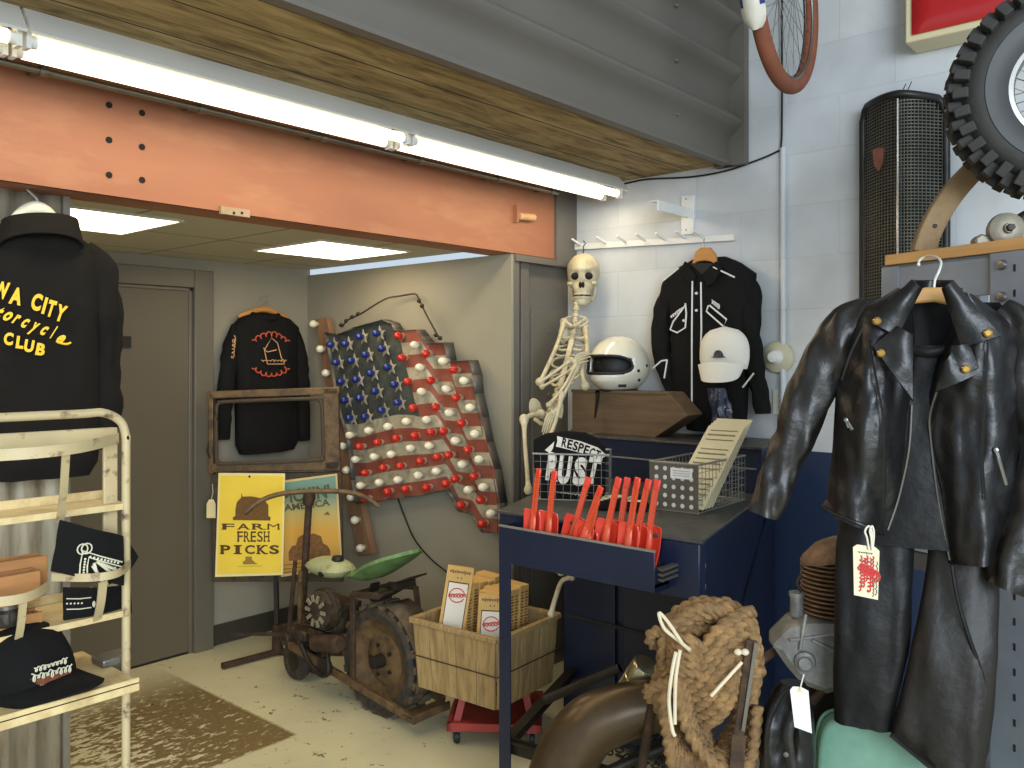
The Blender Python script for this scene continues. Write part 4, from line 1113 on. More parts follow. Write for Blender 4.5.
m = arch_text('script_lettering', word, [(u + 3, v + 2, .36) for u, v in base], 15, {'M': 18, 'o': 8, 't': 6, 'r': 7, 'c': 7, 'y': 9, 'l': 3.5, 'e': 8, '*': 8}, .04, .45)
mb = MB()   # the joining tail of the script, sweeping under its end
def Q(u, v): a = P(u, v, yy); return (a[0], yy - .001, a[1])
mb.tube(smooth_path([Q(56, 341), Q(62, 343.5), Q(67, 344), Q(71, 342.5)], 5), .0035, 6)
obj('script_swash', mb, M_yel, t)
arch_text('lettering', 'CLUB', [(8.5, 339.5, .1), (20, 343, .12), (29, 346.5, .15), (40.5, 350, .18)], 13, {'C': 9, 'L': 7.5, 'U': 9.5, 'B': 9, '*': 9}, .05)

# ---------------------------------------------------------------- white steel rack with wire-strap pockets
RYW = 1.60
M_rack = mat('chipped_cream_enamel', (188, 168, 126), rough=.5, var=.08, scale=16, second=(84, 56, 34), amount=.27, sharp=.12, bump=.05)
q = onY(125, 700, RYW)
t = thing('display_rack', 'cream enamelled steel rack with chipped paint at the lower left', 'rack', (q.x, RYW, 0), 0)
rack = t
def R3(u, v, y=0.0): a = pl(t, u, v, y); return V((a.x, y, a.z))
XL = R3(-90, 420).x
# outer tube: up the right post, round the corner, along the top and off to the left
zt = R3(100, 413).z
pr = R3(126, 500)
mb = MB(); pth = [V((pr.x, 0, .02)), V((pr.x, 0, 1.0)), V((pr.x, 0, zt - .09)), V((pr.x, 0, zt - .05)), V((pr.x - .010, 0, zt - .018)), V((pr.x - .042, 0, zt)), V((pr.x - .09, 0, zt)), V((pr.x - .3, 0, zt)), V((XL + .05, 0, zt)), V((XL + .012, 0, zt - .018)), V((XL, 0, zt - .055)), V((XL, 0, 1)), V((XL, 0, .02))]
mb.tube(smooth_path(pth, 6), .0078, 10); obj('tube_frame', mb, M_rack, t)
# flat back frame with an open window
a, b = R3(115, 427, .03), R3(115, 440, .03)
mb = MB(); mb.box2((XL, .025, b.z - .006), (pr.x - .008, .033, a.z)); 
obj('top_board', mb, M_rack, t, bevel=.002)
mb = MB(); a, b = R3(103, 440, .03), R3(117, 440, .03); mb.box2((a.x, .026, R3(110, 606, .03).z), (b.x, .034, zt - .03)); obj('back_upright', mb, M_rack, t, bevel=.002)
# shelves: narrow trays with a lip
M_shelf = mat('shelf_cream_paint', (216, 192, 138), rough=.5, var=.08, scale=9, second=(150, 110, 62), amount=.25, sharp=.4)
def shelf(v_at125, dep, lip, x1px=128, nm='shelf'):
    p = R3(125, v_at125, 0); x1 = R3(x1px, v_at125).x
    mb = MB(); mb.box2((XL, 0, p.z), (x1, dep, p.z + .004)); mb.box2((XL, -.003, p.z - lip), (x1, 0, p.z + .006)); mb.box2((XL, dep - .003, p.z), (x1, dep, p.z + .02))
    return obj(nm, mb, M_shelf, t, bevel=.001), p.z
s1_, z1 = shelf(506, .10, .006, 130); s2_, z2 = shelf(613, .16, .006, 129); 
p = R3(140, 684, -.10)
mb = MB(); mb.box2((XL, -.10, p.z - .012), (p.x, -.095, p.z + .012)); mb.box2((XL, -.10, p.z), (p.x, .14, p.z + .006)); obj('shelf', mb, M_shelf, t, bevel=.002); z3 = p.z + .006
mb = MB(); a = R3(124, 672, 0); mb.box((a.x - .01, .03, z3 + .008), (.055, .05, .016)); obj('foot_clip', mb, M_steel_grey, t, bevel=.004)
# bowed straps that make the pockets
def strap_path(nm, pts, w, th=.003):
    mb = MB(); pts = smooth_path(pts, 6)
    for i in range(len(pts) - 1): mb.bar(pts[i], pts[i + 1], th, w) if abs((pts[i + 1] - pts[i]).normalized().z) < .75 else mb.bar(pts[i], pts[i + 1], w, th, up=(0, 1, 0))
    return obj(nm, mb, M_rack, t)
def band(u0, u1, v0, v1, w, bow, sag=0):
    p0, p1 = R3(u0, v0), R3(u1, v1); n = 12; out = []
    for i in range(n + 1):
        s = i / n; p = p0.lerp(p1, s); out.append(p + V((0, -bow * sin(pi * s), -sag * sin(pi * s))))
    return out
strap_path('hoop_band', band(-80, 118, 458, 438, .017, .10), .019)
strap_path('hoop_band', band(52, 130, 577, 563, .017, .065), .014)
strap_path('hoop_band', band(-45, 48, 602, 586, .017, .055), .016)
def upright(u, vt, vb, bow, w=.013):
    p0, p1 = R3(u, vt, -bow), R3(u - 6, vb, -.002); mid = p0.lerp(p1, .55) + V((0, -.004, 0)); strap_path('pocket_strap', [p0, mid, p1], w)
upright(66, 452, 521, .088); upright(103, 582, 620, .055, .015); upright(23, 603, 646, .050, .012); upright(-60, 460, 530, .07)

# bandanas in the right pocket
M_ban = mat('black_bandana', (19, 17, 16), rough=.9, spec=.2, bump=.2, bscale=300); M_banw = mat('cream_bandana_print', (206, 200, 170), rough=.85)
def bandana(label, quad, y0, pattern, name='bandana'):
    c = R3(90, 560, y0); tt = thing(name, label, 'bandana', V((RX0.x + c.x, RX0.y + c.y, c.z)), 0, 'folded bandanas on the rack')
    Q = lambda u, v, y=0: px(tt, u, v, y)
    def edge(a, b, s): return (a[0] + (b[0] - a[0]) * s, a[1] + (b[1] - a[1]) * s)
    mb = MB(); A, B, C_, D = quad
    def fn(s, u_):
        p = edge(edge(A, B, s), edge(D, C_, s), u_); x, z = Q(*p); return (x, -.012 * sin(pi * s) + .004 * noise.noise(V((x * 30, z * 30, 1))), z)
    mb.sheet(fn, 14, 14, .012); obj('cloth', mb, M_ban, tt, angle=60)
    if pattern: pattern(tt, lambda s, u_: V(fn(s, u_)) + V((0, -.0085, 0)))
    return tt
RX0 = V(THINGS[t.name].translation)
def pat(tt, S):
    mb = MB()
    for o_ in (0, .10):
        mb.tube([S(.34 + o_, .98), S(.33 + o_, .75), S(.34 + o_, .47 + o_), S(.6, .50 + o_ * .9), S(.97, .52 + o_ * 1.0)], .0014, 5)
    for k in range(9):
        mb.ell(S(.46 + .055 * k, .555), (.0022, .0012, .0022), 6, 5)
        if k < 7: mb.ell(S(.39, .62 + .055 * k), (.0022, .0012, .0022), 6, 5)
    for dx in (0, .06):
        c = S(.335 + dx, .44 - dx * .5); mb.tube([c + V((.009 * cos(a), 0, .009 * sin(a))) for a in [2 * pi * k / 12 for k in range(12)]], .0013, 5, closed=True)
    for (s0, u0, s1_, u1) in ((.56, .62, .84, .82), (.50, .72, .66, .98), (.52, .66, .60, .98), (.84, .66, .88, .82), (.62, .64, .84, .70)):
        mb.tube([S(s0, u0), S((s0 + s1_) / 2, (u0 + u1) / 2), S(s1_, u1)], .003, 5)
    obj('print', mb, M_banw, tt)
bandana('black bandana with cream border print tucked in the upper right rack pocket', [(60, 520), (121, 536), (122, 585), (51, 571)], -.022, pat)
bandana('plain black folded bandana whose pointed corner sticks out right of the rack post', [(104, 534), (122, 538), (136, 557), (110, 584)], .018, None)
def pat2(tt, S):
    mb = MB()
    for u_ in (.30, .62): mb.tube([S(.02, u_), S(.2, u_ + .01), S(.36, u_ - .02)], .001, 5)
    mb.ell(S(.4, .5), (.003, .001, .006), 8, 6)
    for k in range(5): mb.ell(S(.03 + .05 * k, .45), (.0018, .001, .0018), 6, 5)
    obj('print', mb, M_banw, tt)
bandana('black folded bandana lying lower in the rack pocket under the hoop band', [(63, 588), (128, 585), (130, 612), (63, 621)], .030, pat2)

# wooden trays in the left pocket
M_box = mat('orange_box_wood', (168, 116, 66), rough=.7, var=.2, scale=6, stretch=(1.5, 6, 8), bump=.1)
for i, (u0, u1, v0, v1, y, lb) in enumerate(((-40, 47, 569, 588, .06, 'reddish wooden tray at the back of the left rack pocket'), (-40, 40, 584, 600, .02, 'reddish wooden tray at the front of the left rack pocket'), (-40, 42, 628, 646, .03, 'reddish wooden tray lying lowest in the left rack pocket'))):
    a, b = R3(u0, v0, y), R3(u1, v1, y); 
    tt = thing('wooden_tray', lb, 'tray', V((RX0.x + (a.x + b.x) / 2, RX0.y + y, b.z)), 0, 'wooden trays on the rack')
    w = b.x - a.x; h = a.z - b.z
    mb = MB(); mb.box((0, .0, h / 2), (w, .006, h)); obj('front_panel', mb, M_box, tt, bevel=.001)
    mb = MB(); mb.box((0, .034, h / 2), (w, .006, h)); obj('back_panel', mb, M_box, tt, bevel=.001)
    for s in (-1, 1): obj('end_panel', MB().box((s * (w / 2 - .003), .017, h / 2 - .002), (.006, .03, h - .004)), M_box, tt)
    obj('bottom', MB().box((0, .017, .003), (w, .034, .005)), M_box, tt)
a = R3(8, 614, .03)
tt = thing('glass_jar', 'small dark glass jar between the wooden trays in the left pocket', 'jar', V((RX0.x + a.x, RX0.y + .035, R3(8, 626, .03).z)), 0)
mb = MB(); mb.lathe([(0, 0), (.019, 0), (.021, .004), (.021, .024), (.015, .030)], n=18); obj('body', mb, mat('dark_glass', (50, 46, 40), rough=.12, spec=.7), tt)
mb = MB(); mb.lathe([(.016, .029), (.017, .030), (.017, .036), (0, .037)], n=18); obj('lid', mb, M_steel_grey, tt)

# black cap on the lowest shelf
ca = R3(42, 702, -.045)
t = thing('baseball_cap', 'black baseball cap with white script and brown patch on the lowest rack shelf', 'cap', V((RX0.x + ca.x - .006, RX0.y + .028, z3)), 20)
def cap(t, m, brimm, r=.082, hh=.108):
    mb = MB(); rings = []
    for i in range(13):
        th = i / 12 * pi / 2; z = hh * sin(th) ** .9; k = cos(th) ** .62; ring = []
        for j in range(32):
            a = 2 * pi * j / 32; fr_ = 1 + .03 * cos(6 * a) * cos(th)
            ring.append(V((r * k * cos(a) * fr_, r * 1.12 * k * sin(a) * fr_, z + .012 * sin(a) * (1 - sin(th)) + (-.012 * max(0, -sin(a)) ** 2 * sin(th) * cos(th)))))
        rings.append(ring)
    mb.loft(rings, True); o = obj('crown', mb, m, t, angle=60)
    mb = MB()
    def bf(s, u_):
        a = radians(200 + 140 * s); ex = u_ * .075 * sin(pi * s) ** .5
        return (r * 1.0 * cos(a) * (1 + .02 * u_) , r * 1.1 * sin(a) - ex, .026 - .018 * (abs(s - .5) * 2) ** 2 - .004 * u_ + (-.012 * u_ * (abs(s - .5) * 2) ** 2))
    mb.sheet(bf, 24, 8, .004); obj('brim', mb, brimm, t, angle=60)
    mb = MB(); mb.ell((0, 0, hh), (.007, .007, .004), 10, 6); obj('top_button', mb, m, t)
cap(t, M_ban, M_ban)
Q = lambda u, v: px(t, u, v, -.088)
mb = MB(); a_, b_ = Q(33, 670), Q(66, 660); mb.script(a_[0], a_[1], b_[0], b_[1], .013, 8, .0012, -.091, seed=12)
a_, b_ = Q(31, 678), Q(71, 668); mb.script(a_[0], a_[1], b_[0], b_[1], .014, 9, .0013, -.090, seed=15); a_, b_ = Q(40, 685), Q(60, 681.5); mb.script(a_[0], a_[1], b_[0], b_[1], .004, 10, .0007, -.087, seed=11)
obj('script_stitching', mb, M_banw, t)
mb = MB(); mb.prism([Q(36, 680), Q(50, 675), (Q(66, 669.5)), Q(71, 673), Q(69, 679), Q(56, 683), Q(40, 685)], -.088, -.07); obj('patch', mb, mat('brown_patch', (128, 72, 44), rough=.8, var=.3, scale=80), t)
# ================================================================== NAVY WORKBENCH AND WHAT STANDS ON IT
M_navy = mat('navy_enamel', (19, 28, 52), rough=.4, var=.12, scale=6, second=(40, 46, 62), amount=.14, sharp=.2, bump=.06)
M_top = mat('worn_black_top', (66, 66, 64), rough=.42, metal=.25, var=.25, scale=9, second=(98, 96, 90), amount=.25, sharp=.4)
M_edge = mat('bare_edge', (150, 148, 140), rough=.4, metal=.5)
TZ = 1.08
c1, c2 = onZ(497, 510, TZ), onZ(702, 541, TZ)          # front left, front right corners of the top
c3 = V((3.74 - .03, 1.63, TZ)); c4 = V((3.30, 2.40, TZ)); c5 = V((3.70, 2.45, TZ))
t = thing('workbench', 'navy steel workbench with a worn black top, raised back shelf and front tray', 'workbench', (c2.x, (c1.y + c2.y) / 2, 0), 0)
bench = t; B0 = V(t.location)
def L(p): return V(p) - B0
def poly(mb, pts, z0, z1):
    pts = [L(p) for p in pts]; n = len(pts)
    vs = [(p.x, p.y, z0) for p in pts] + [(p.x, p.y, z1) for p in pts]
    mb.add(vs, [tuple(range(n))[::-1], tuple(range(n, 2 * n))] + [(i, (i + 1) % n, (i + 1) % n + n, i + n) for i in range(n)])
TP = [c2, c3, c5, c4 + V((-.2, .0, 0)), c1]            # anticlockwise from above
mb = MB(); poly(mb, TP, TZ - .012, TZ); obj('top', mb, M_top, t, bevel=.003)
inn = lambda p, k: V((p.x, p.y, 0)) + (V((3.05, 1.9, 0)) - V((p.x, p.y, 0))).normalized() * k
mb = MB(); ti = [inn(p, .012) for p in TP]; poly(mb, ti, TZ - .075, TZ - .013); obj('apron', mb, M_navy, t)
# right side panel, recessed a little under the top, and the front right corner box
def wallpanel(mb, a, b, z0, z1, th):
    a, b = L(V((a.x, a.y, 0))), L(V((b.x, b.y, 0))); d = (b - a).normalized(); n_ = V((-d.y, d.x, 0)) * th
    vs = [a, b, b + n_, a + n_]; mb.add([(p.x, p.y, z0) for p in vs] + [(p.x, p.y, z1) for p in vs], [(0, 3, 2, 1), (4, 5, 6, 7), (0, 1, 5, 4), (1, 2, 6, 5), (2, 3, 7, 6), (3, 0, 4, 7)])
s0 = inn(c2, .03); s1 = V((3.70, 1.655, 0))
mb = MB(); wallpanel(mb, s0 + V((.02, .01, 0)), s1, .02, TZ - .013, .02); obj('side_panel', mb, M_navy, t)
mb = MB(); d_ = (s1 - s0).normalized(); n_ = V((-d_.y, d_.x, 0)) ; a, b = s0 + d_ * .12 - n_ * .004, s0 + d_ * 1.2 - n_ * .004
mb.bar(L((a.x, a.y, .42)), L((b.x, b.y, .97)), .008, .05); obj('diagonal_brace', mb, M_navy, t)
mb = MB(); a_, b_ = V((c2.x + .015, c2.y + .01, 0)), V((c2.x + .012, c2.y + .15, 0))
mb.box2(L((c2.x + .006, c2.y + .012, TZ - .19)), L((c2.x + .045, c2.y + .150, TZ - .013))); obj('corner_box', mb, M_navy, t, bevel=.004)
mb = MB(); mb.box2(L((c2.x + .012, c2.y + .018, 0)), L((c2.x + .05, c2.y + .060, TZ - .18))); obj('leg', mb, M_navy, t, bevel=.003)
for zz in (TZ - .09, TZ - .155):
    q = s0 + d_ * .035 - n_ * .002; obj('bolt', MB().lathe([(0, -.008), (.008, -.007), (.009, 0), (.009, .004)], L((q.x, q.y, zz)), (n_.x, n_.y, 0), 10), M_edge, t)
# front tray that holds the toy shovels
xf = c2.x - .075; yl = onX(499.5, 528, xf).y; yr = onX(655, 551, xf).y
mb = MB(); mb.box2(L((xf - .004, yr, .915)), L((xf, yl, 1.042))); ft = obj('tray_front', mb, M_navy, t, bevel=.002)
mb = MB(); mb.box2(L((xf - .006, yr, 1.040)), L((xf + .006, yl, 1.046))); obj('tray_lip', mb, M_edge, ft)
mb = MB(); mb.box2(L((xf, yr, .93)), L((c2.x + .02, yl, .94))); mb.box2(L((xf, yl - .004, .915)), L((c2.x + .02, yl, 1.042))); mb.box2(L((xf, yr, .915)), L((c2.x + .02, yr + .004, .99))); obj('tray_bottom', mb, M_navy, t)
mb = MB()
for k in range(3): mb.bar(L((xf + .01, yr - .012, .955 + .016 * k)), L((c2.x + .05, yr - .03, .965 + .016 * k)), .02, .008)
obj('drawer_slide', mb, M_steel_grey, t)
# left front leg of angle iron, lower stretcher frame
mb = MB(); mb.box2(L((xf - .002, yl - .052, 0)), L((xf + .003, yl, 1.03))); mb.box2(L((xf, yl - .004, 0)), L((xf + .045, yl, 1.03))); obj('leg', mb, M_navy, t)
lb = V((3.2, 2.33, 0)); mb = MB(); mb.box2(L((3.16, 2.29, 0)), L((3.20, 2.33, 1.02))); obj('leg', mb, M_navy, t)
# closed cupboard under the back of the bench
CB = [V((2.98, 1.475, 0)), V((3.68, 1.66, 0)), V((3.68, 2.36, 0)), V((2.98, 2.30, 0))]
mb = MB(); poly(mb, CB, .03, TZ - .076); cb = obj('cupboard', mb, M_navy, t)
for y0, y1 in ((2.02, 2.28), (1.52, 1.98)):
    mb = MB(); mb.box2(L((2.963, y0, .06)), L((2.985, y1, .985))); obj('cupboard_door', mb, M_navy, cb, bevel=.004)
mb = MB(); mb.box2(L((2.955, 1.53, .52)), L((2.965, 2.27, .535))); obj('seam_strip', mb, M_blackm, cb)
# raised back shelf
R0 = [V((3.30, 1.53, 0)), V((3.71, 1.64, 0)), V((3.71, 2.52, 0)), V((3.30, 2.42, 0))]
RZ = 1.273
mb = MB(); poly(mb, R0, RZ - .010, RZ); obj('back_shelf', mb, M_top, t, bevel=.002)
R1 = [p + V((.012, .008 if i < 2 else -.008, 0)) for i, p in enumerate(R0)]
mb = MB(); poly(mb, R1, TZ + .001, RZ - .011); rs = obj('riser', mb, M_navy, t)
mb = MB(); mb.box2(L((3.305, 1.56, TZ + .10)), L((3.313, 2.40, TZ + .106))); obj('riser_seam', mb, M_edge, rs)
# lower tray frame near the floor, full of scrap
SZ = .26
a_, b_, c_ = onZ(505, 741, SZ), onZ(600, 695, SZ), onZ(700, 800, SZ)
for nm, p, q in (('lower_rail', V((xf + .02, yl - .02, SZ)), V((3.17, 2.30, SZ + .03))), ('lower_rail', V((xf + .02, yl - .02, SZ)), V((c2.x + .03, c2.y + .04, SZ)))):
    mb = MB(); mb.bar(L(p), L(q), .006, .05); mb.bar(L(p + V((0, 0, .022))), L(q + V((0, 0, .022))), .04, .006); obj(nm, mb, M_iron, t)

# ---------------------------------------------------------------- toy shovels
M_shov = mat('red_plastic', (216, 62, 42), rough=.35, var=.06, scale=10, coat=.15)
M_shov2 = mat('orange_red_plastic', (214, 84, 52), rough=.35, var=.06)
def shovel_proto():
    r = thing('toy_shovel', 'proto', 'toy shovel')
    mb = MB()
    def bl(s, u_):
        w = .043 * (1 - .35 * max(0, u_ - .45) ** 1.4) * (1 if u_ > .02 else .9)
        x = (s - .5) * 2 * w; y = .018 * ((s - .5) * 2) ** 2 * -1 + .01 + .008 * sin(pi * u_)
        return (x, y, .125 - .125 * u_)
    mb.sheet(bl, 10, 10, .0035); b = obj('blade', mb, M_shov, r)
    mb = MB(); mb.ell((0, .002, .078), (.015, .009, .042), 10, 8); obj('blade_ridge', mb, M_shov2, b)
    mb = MB()
    mb.bar((0, .004, .075), (0, .004, .225), .016, .006); 
    for s in (-1, 1): mb.bar((s * .0075, .002, .078), (s * .0075, .002, .222), .003, .010)
    for k in range(9): mb.bar((-.008, -.001, .088 + .0155 * k), (.008, -.001, .088 + .0155 * k), .003, .004)
    obj('handle', mb, M_shov2, r)
    mb = MB(); mb.box((0, .004, .232), (.024, .010, .030)); obj('grip', mb, M_shov, r, bevel=.004)
    return r
pr_ = shovel_proto(); first = True
specs = [(538, 469, 529, 'leftmost red toy shovel in the bench tray'), (554, 471, 545, 'red toy shovel second from the left in the bench tray'),
         (588, 478, 566, 'red toy shovel leaning in front of the printed shirt, left of the tilted orange one'), (600, 487, 574, 'red toy shovel with the most tilted handle, in the middle of the tray'),
         (618, 478, 599, 'first red toy shovel in the right-hand cluster of five'), (627, 478, 615, 'second red toy shovel in the right-hand cluster of five'), (637, 478, 623, 'middle red toy shovel of the right-hand cluster of five'), (648, 480, 629, 'fourth red toy shovel in the right-hand cluster of five'), (657, 480, 643, 'rightmost red toy shovel, beside the perforated wire basket'), (607, 520, 583, 'short-standing red toy shovel sunk deepest in the middle of the tray')]
for i, (ut, vt, ub, lb_) in enumerate(specs):
    xs = xf + .018 + .018 * (i % 3)
    base = onX(ub, 548 + (ub - 530) * .165, xs); base.z = .958
    top_ = onX(ut, vt, xs + .03)
    dv = top_ - base; ln = dv.length; 
    if i == 9: dv = V((.03, -.03, .2)); ln = .2
    yaw = -90 + (i % 3 - 1) * 9
    if first: r = pr_; first = False; r.location = base; r['label'] = lb_; r['group'] = 'red toy shovels in the tray'
    else: r = dup(pr_, base, yaw, lb_, 'red toy shovels in the tray')
    roll = atan2(-dv.y, dv.z); pitch = atan2(dv.x, dv.z)
    r.rotation_euler = (Matrix.Rotation(roll, 4, 'X') @ Matrix.Rotation(pitch, 4, 'Y') @ Matrix.Rotation(radians(yaw), 4, 'Z')).to_euler()
    r.scale = (1, 1, max(.9, ln / .245))

# ---------------------------------------------------------------- wire baskets
M_bask = mat('galvanised_wire', (150, 148, 140), rough=.4, metal=.7, var=.1)
def wire_basket(t, w, d, h, n1, n2, nz, perf=True, flare=1.0):
    """a locker basket: local x = width, +y = depth away; perforated front plate, wire sides"""
    wires = MB(); r = .0012
    def wr(a, b): wires.tube([V(a), V(b)], r, 5)
    for i in range(n2 + 1):
        y = d * i / n2
        for x in (0, w): wr((x, y, 0), (x, y, h))
        wr((0, y, 0), (w, y, 0))
    for i in range(n1 + 1):
        x = w * i / n1; wr((x, d, 0), (x, d, h)); wr((x, 0, 0), (x, d, 0))
        if not perf: wr((x, 0, 0), (x, 0, h))
    for k in range(nz + 1):
        z = h * k / nz
        for x in (0, w): wr((x, 0, z), (x, d, z))
        wr((0, d, z), (w, d, z))
        if not perf: wr((0, 0, z), (w, 0, z))
    obj('wire_mesh', wires, M_bask, t)
    rim = MB(); rim.tube([(0, 0, h), (w, 0, h), (w, d, h), (0, d, h)], .004, 6, closed=True); rim.tube([(0, 0, 0), (w, 0, 0), (w, d, 0), (0, d, 0)], .003, 6, closed=True)
    obj('rim', rim, M_bask, t)
    if perf:
        pm = MB(); pm.box((w / 2, 0, h / 2), (w, .002, h)); hm = pm
        for i in range(5):
            for k in range(5):
                hm.lathe([(0, -.0012), (.0075, -.0012), (.0085, 0)], (w * (.14 + .18 * i), -.0008, h * (.12 + .19 * k)), (0, 1, 0), 12, mi=1)
        pf = obj('front_plate', pm, [mat('pressed_plate', (112, 108, 98), rough=.4, metal=.6, var=.15), mat('bright_holes', (206, 202, 188), rough=.6)], t)
        lb = MB(); lb.box((w * .66, -.0025, h * .80), (w * .44, .001, h * .22)); lo = obj('paper_label', lb, M_whitecard, pf)
        lp = MB()
        for k in range(3): lp.script(w * .49, h * (.75 + .05 * k), w * .83, h * (.75 + .05 * k), .004, 10, .0007, -.0035, seed=k)
        obj('label_print', lp, mat('blue_grey_ink', (110, 116, 140), rough=.8), lo)
q0, q1 = onZ(650, 509, TZ), onZ(690, 519, TZ); q3 = onZ(742, 498, TZ)
ey = (q3 - q1).normalized(); ang = math.degrees(atan2(-ey.x, ey.y)) - 5
t = thing('wire_basket', 'wire basket with a perforated front plate and white label, holding cream stickers', 'basket', V((q0.x, q0.y, TZ + .004)), ang)
wire_basket(t, .195, .40, .172, 7, 14, 6); basket2 = t
# long cream cards leaning in it
M_scard = mat('cream_sticker_card', (214, 204, 168), rough=.7, var=.05); M_stink = mat('sticker_ink', (120, 104, 72), rough=.8)
Wb = .195
for i in range(4):
    p = THINGS[t.name] @ V((Wb * .28, .02 + .024 * i, .012))
    lb_ = ['front cream sticker card leaning in the perforated-front wire basket', 'second cream sticker card leaning in the perforated-front wire basket', 'third cream sticker card leaning in the perforated-front wire basket', 'rearmost cream sticker card sticking highest out of the wire basket'][i]
    c = thing('sticker_card', lb_, 'card', p, ang, 'cream sticker cards')
    Hh = .34 + .01 * i; lean = .34
    A = lambda s, u_: V((s * .15, lean * u_ * 1.05, Hh * u_ * .80))
    mb = MB(); mb.sheet(lambda s, u_: A(s, u_), 2, 6, .004); obj('card', mb, M_scard, c)
    mb = MB(); n_ = V((0, -.93, .26)).normalized() * .004
    for k in range(15):
        if k in (5, 11): continue
        u_ = .10 + .06 * k; pts = []
        for j in range(40): 
            s = .12 + .76 * j / 39; q = A(s, u_) + n_; pts.append(q + V((0, .004 * sin(j * 1.9) * .3, .005 * sin(j * 1.9) * (1 if k % 2 else .4))))
        mb.tube(pts, .0016, 4)
    obj('printing', mb, M_stink, c)
b0, b1 = onZ(533, 500, TZ), onZ(609, 502, TZ)
ex = (b1 - b0).normalized(); ang = math.degrees(atan2(ex.y, ex.x))
t = thing('wire_basket', 'square wire basket holding black shirts printed in white on the bench', 'basket', V((b0.x, b0.y, TZ + .004)), ang)
wire_basket(t, (b1 - b0).length, .20, .178, 10, 9, 6, perf=False); Wb = (b1 - b0).length
bt = t
M_shw = mat('shirt_print_white', (216, 206, 190), rough=.8, var=.12, scale=40)
p = THINGS[t.name] @ V((Wb / 2, .02, .006))
c = thing('folded_shirt', 'black folded shirt printed RESPECT RUST standing in the square wire basket', 'shirt', p, ang, 'folded shirts in the wire basket')
mb = MB(); Q = lambda u, v: px(c, u, v, -.012)
out = [Q(533, 440), Q(545, 434), Q(565, 431), Q(585, 433), Q(600, 440), Q(606, 455), Q(604, 480), Q(600, 500), Q(540, 499), Q(534, 470)]
mb.prism(out, -.010, .03); obj('cloth', mb, M_ban, c, bevel=.008)
M_hand = [ ]
mb = MB(); y = -.0145
def ribbon_text(word, pts, hpx, wch, bold, mb):
    k_ = (Q(600, 460)[0] - Q(540, 460)[0]) / 60
    for ch, (u, v, an) in zip(word, pts):
        m2 = MB(); m2.text(ch, 1, Matrix(), .0006, bold); w = max(p.x for p in m2.v) - min(p.x for p in m2.v); cx = (max(p.x for p in m2.v) + min(p.x for p in m2.v)) / 2
        x, z = Q(u, v); mb.add(m2.v, m2.f, 0, TX(x, y - .0022, z, -an) @ Matrix.Diagonal((wch * k_ / w, 1, hpx * k_ / .73, 1)) @ Matrix.Translation((-cx, 0, 0)))
rb = MB(); rb.prism([Q(u, v) for u, v in ((557, 436), (563, 437.5), (580, 441), (598, 447.5), (607, 455.5), (600, 459), (595, 456.5), (578, 452), (561, 447.5), (556, 446.5), (557.5, 441))], y - .001, y); obj('print', rb, M_shw, c)
rb = MB(); rb.prism([Q(u, v) for u, v in ((545, 450), (554.5, 441.5), (553, 448.5), (550, 453))], y - .001, y); obj('print', rb, M_shw, c)
rb = MB(); ribbon_text('RESPECT', [(564.5, 443, .2), (570, 444.6, .22), (575.5, 446.4, .24), (581, 448.2, .27), (586.5, 450.3, .3), (592, 452.8, .33), (597.5, 455, .35)], 9, 5, .03, rb); obj('lettering', rb, M_ban, c)
rb = MB(); ribbon_text('RUST', [(553, 468, .12), (564.5, 471, .14), (580, 473, .14), (593.5, 471, .2)], 26, 12.5, .06, rb); obj('lettering', rb, M_shw, c)
rb = MB(); a_, b_ = Q(556, 492), Q(588, 496); rb.script(a_[0], a_[1], b_[0], b_[1], .010, 9, .0013, y - .001, seed=4); obj('print', rb, M_shw, c)
p = THINGS[bt.name] @ V((Wb / 2, .075, .006))
c2_ = thing('folded_shirt', 'black folded shirt behind the RESPECT RUST one in the square wire basket', 'shirt', p, ang, 'folded shirts in the wire basket')
mb = MB(); mb.prism([(-.13, 0), (.13, 0), (.13, .20), (.05, .232), (-.06, .235), (-.13, .21)], 0, .03); obj('cloth', mb, M_ban, c2_, bevel=.009)
mb = MB(); mb.script(-.02, .222, .11, .205, .012, 6, .0016, -.001, seed=6); obj('print', mb, M_shw, c2_)
# small black printed cloth lying between the baskets
p = onZ(622, 508, TZ)
c = thing('folded_bandana', 'black bandana with white print lying folded on the bench between the two baskets', 'bandana', V((p.x, p.y, TZ)), -60)
mb = MB()
def lump(s, u_): 
    x = (s - .5) * .19; y_ = (u_ - .5) * .13; e = min(1, 6 * min(s, 1 - s, u_, 1 - u_)); return (x, y_, .004 + .045 * e ** .5 * (.75 + .4 * noise.noise(V((x * 16, y_ * 16, 2)))))
mb.sheet(lump, 22, 18, .006); obj('cloth', mb, M_ban, c, angle=70)
mb = MB()
for k in range(9):
    s, u_ = .12 + .09 * k, .18 + .14 * ((k * 5) % 5); q = V(lump(s, u_)) + V((0, 0, .004)); 
    mb.tube([q + V((.011 * cos(a), .011 * sin(a), 0)) for a in [2 * pi * j / 8 for j in range(8)]], .0022, 4, closed=True)
for k in range(4):
    mb.tube([V(lump(.1 + .02 * j, .15 + .2 * k + .02 * sin(j))) + V((0, 0, .0045)) for j in range(36)], .0016, 4)
obj('print', mb, M_banw, c)

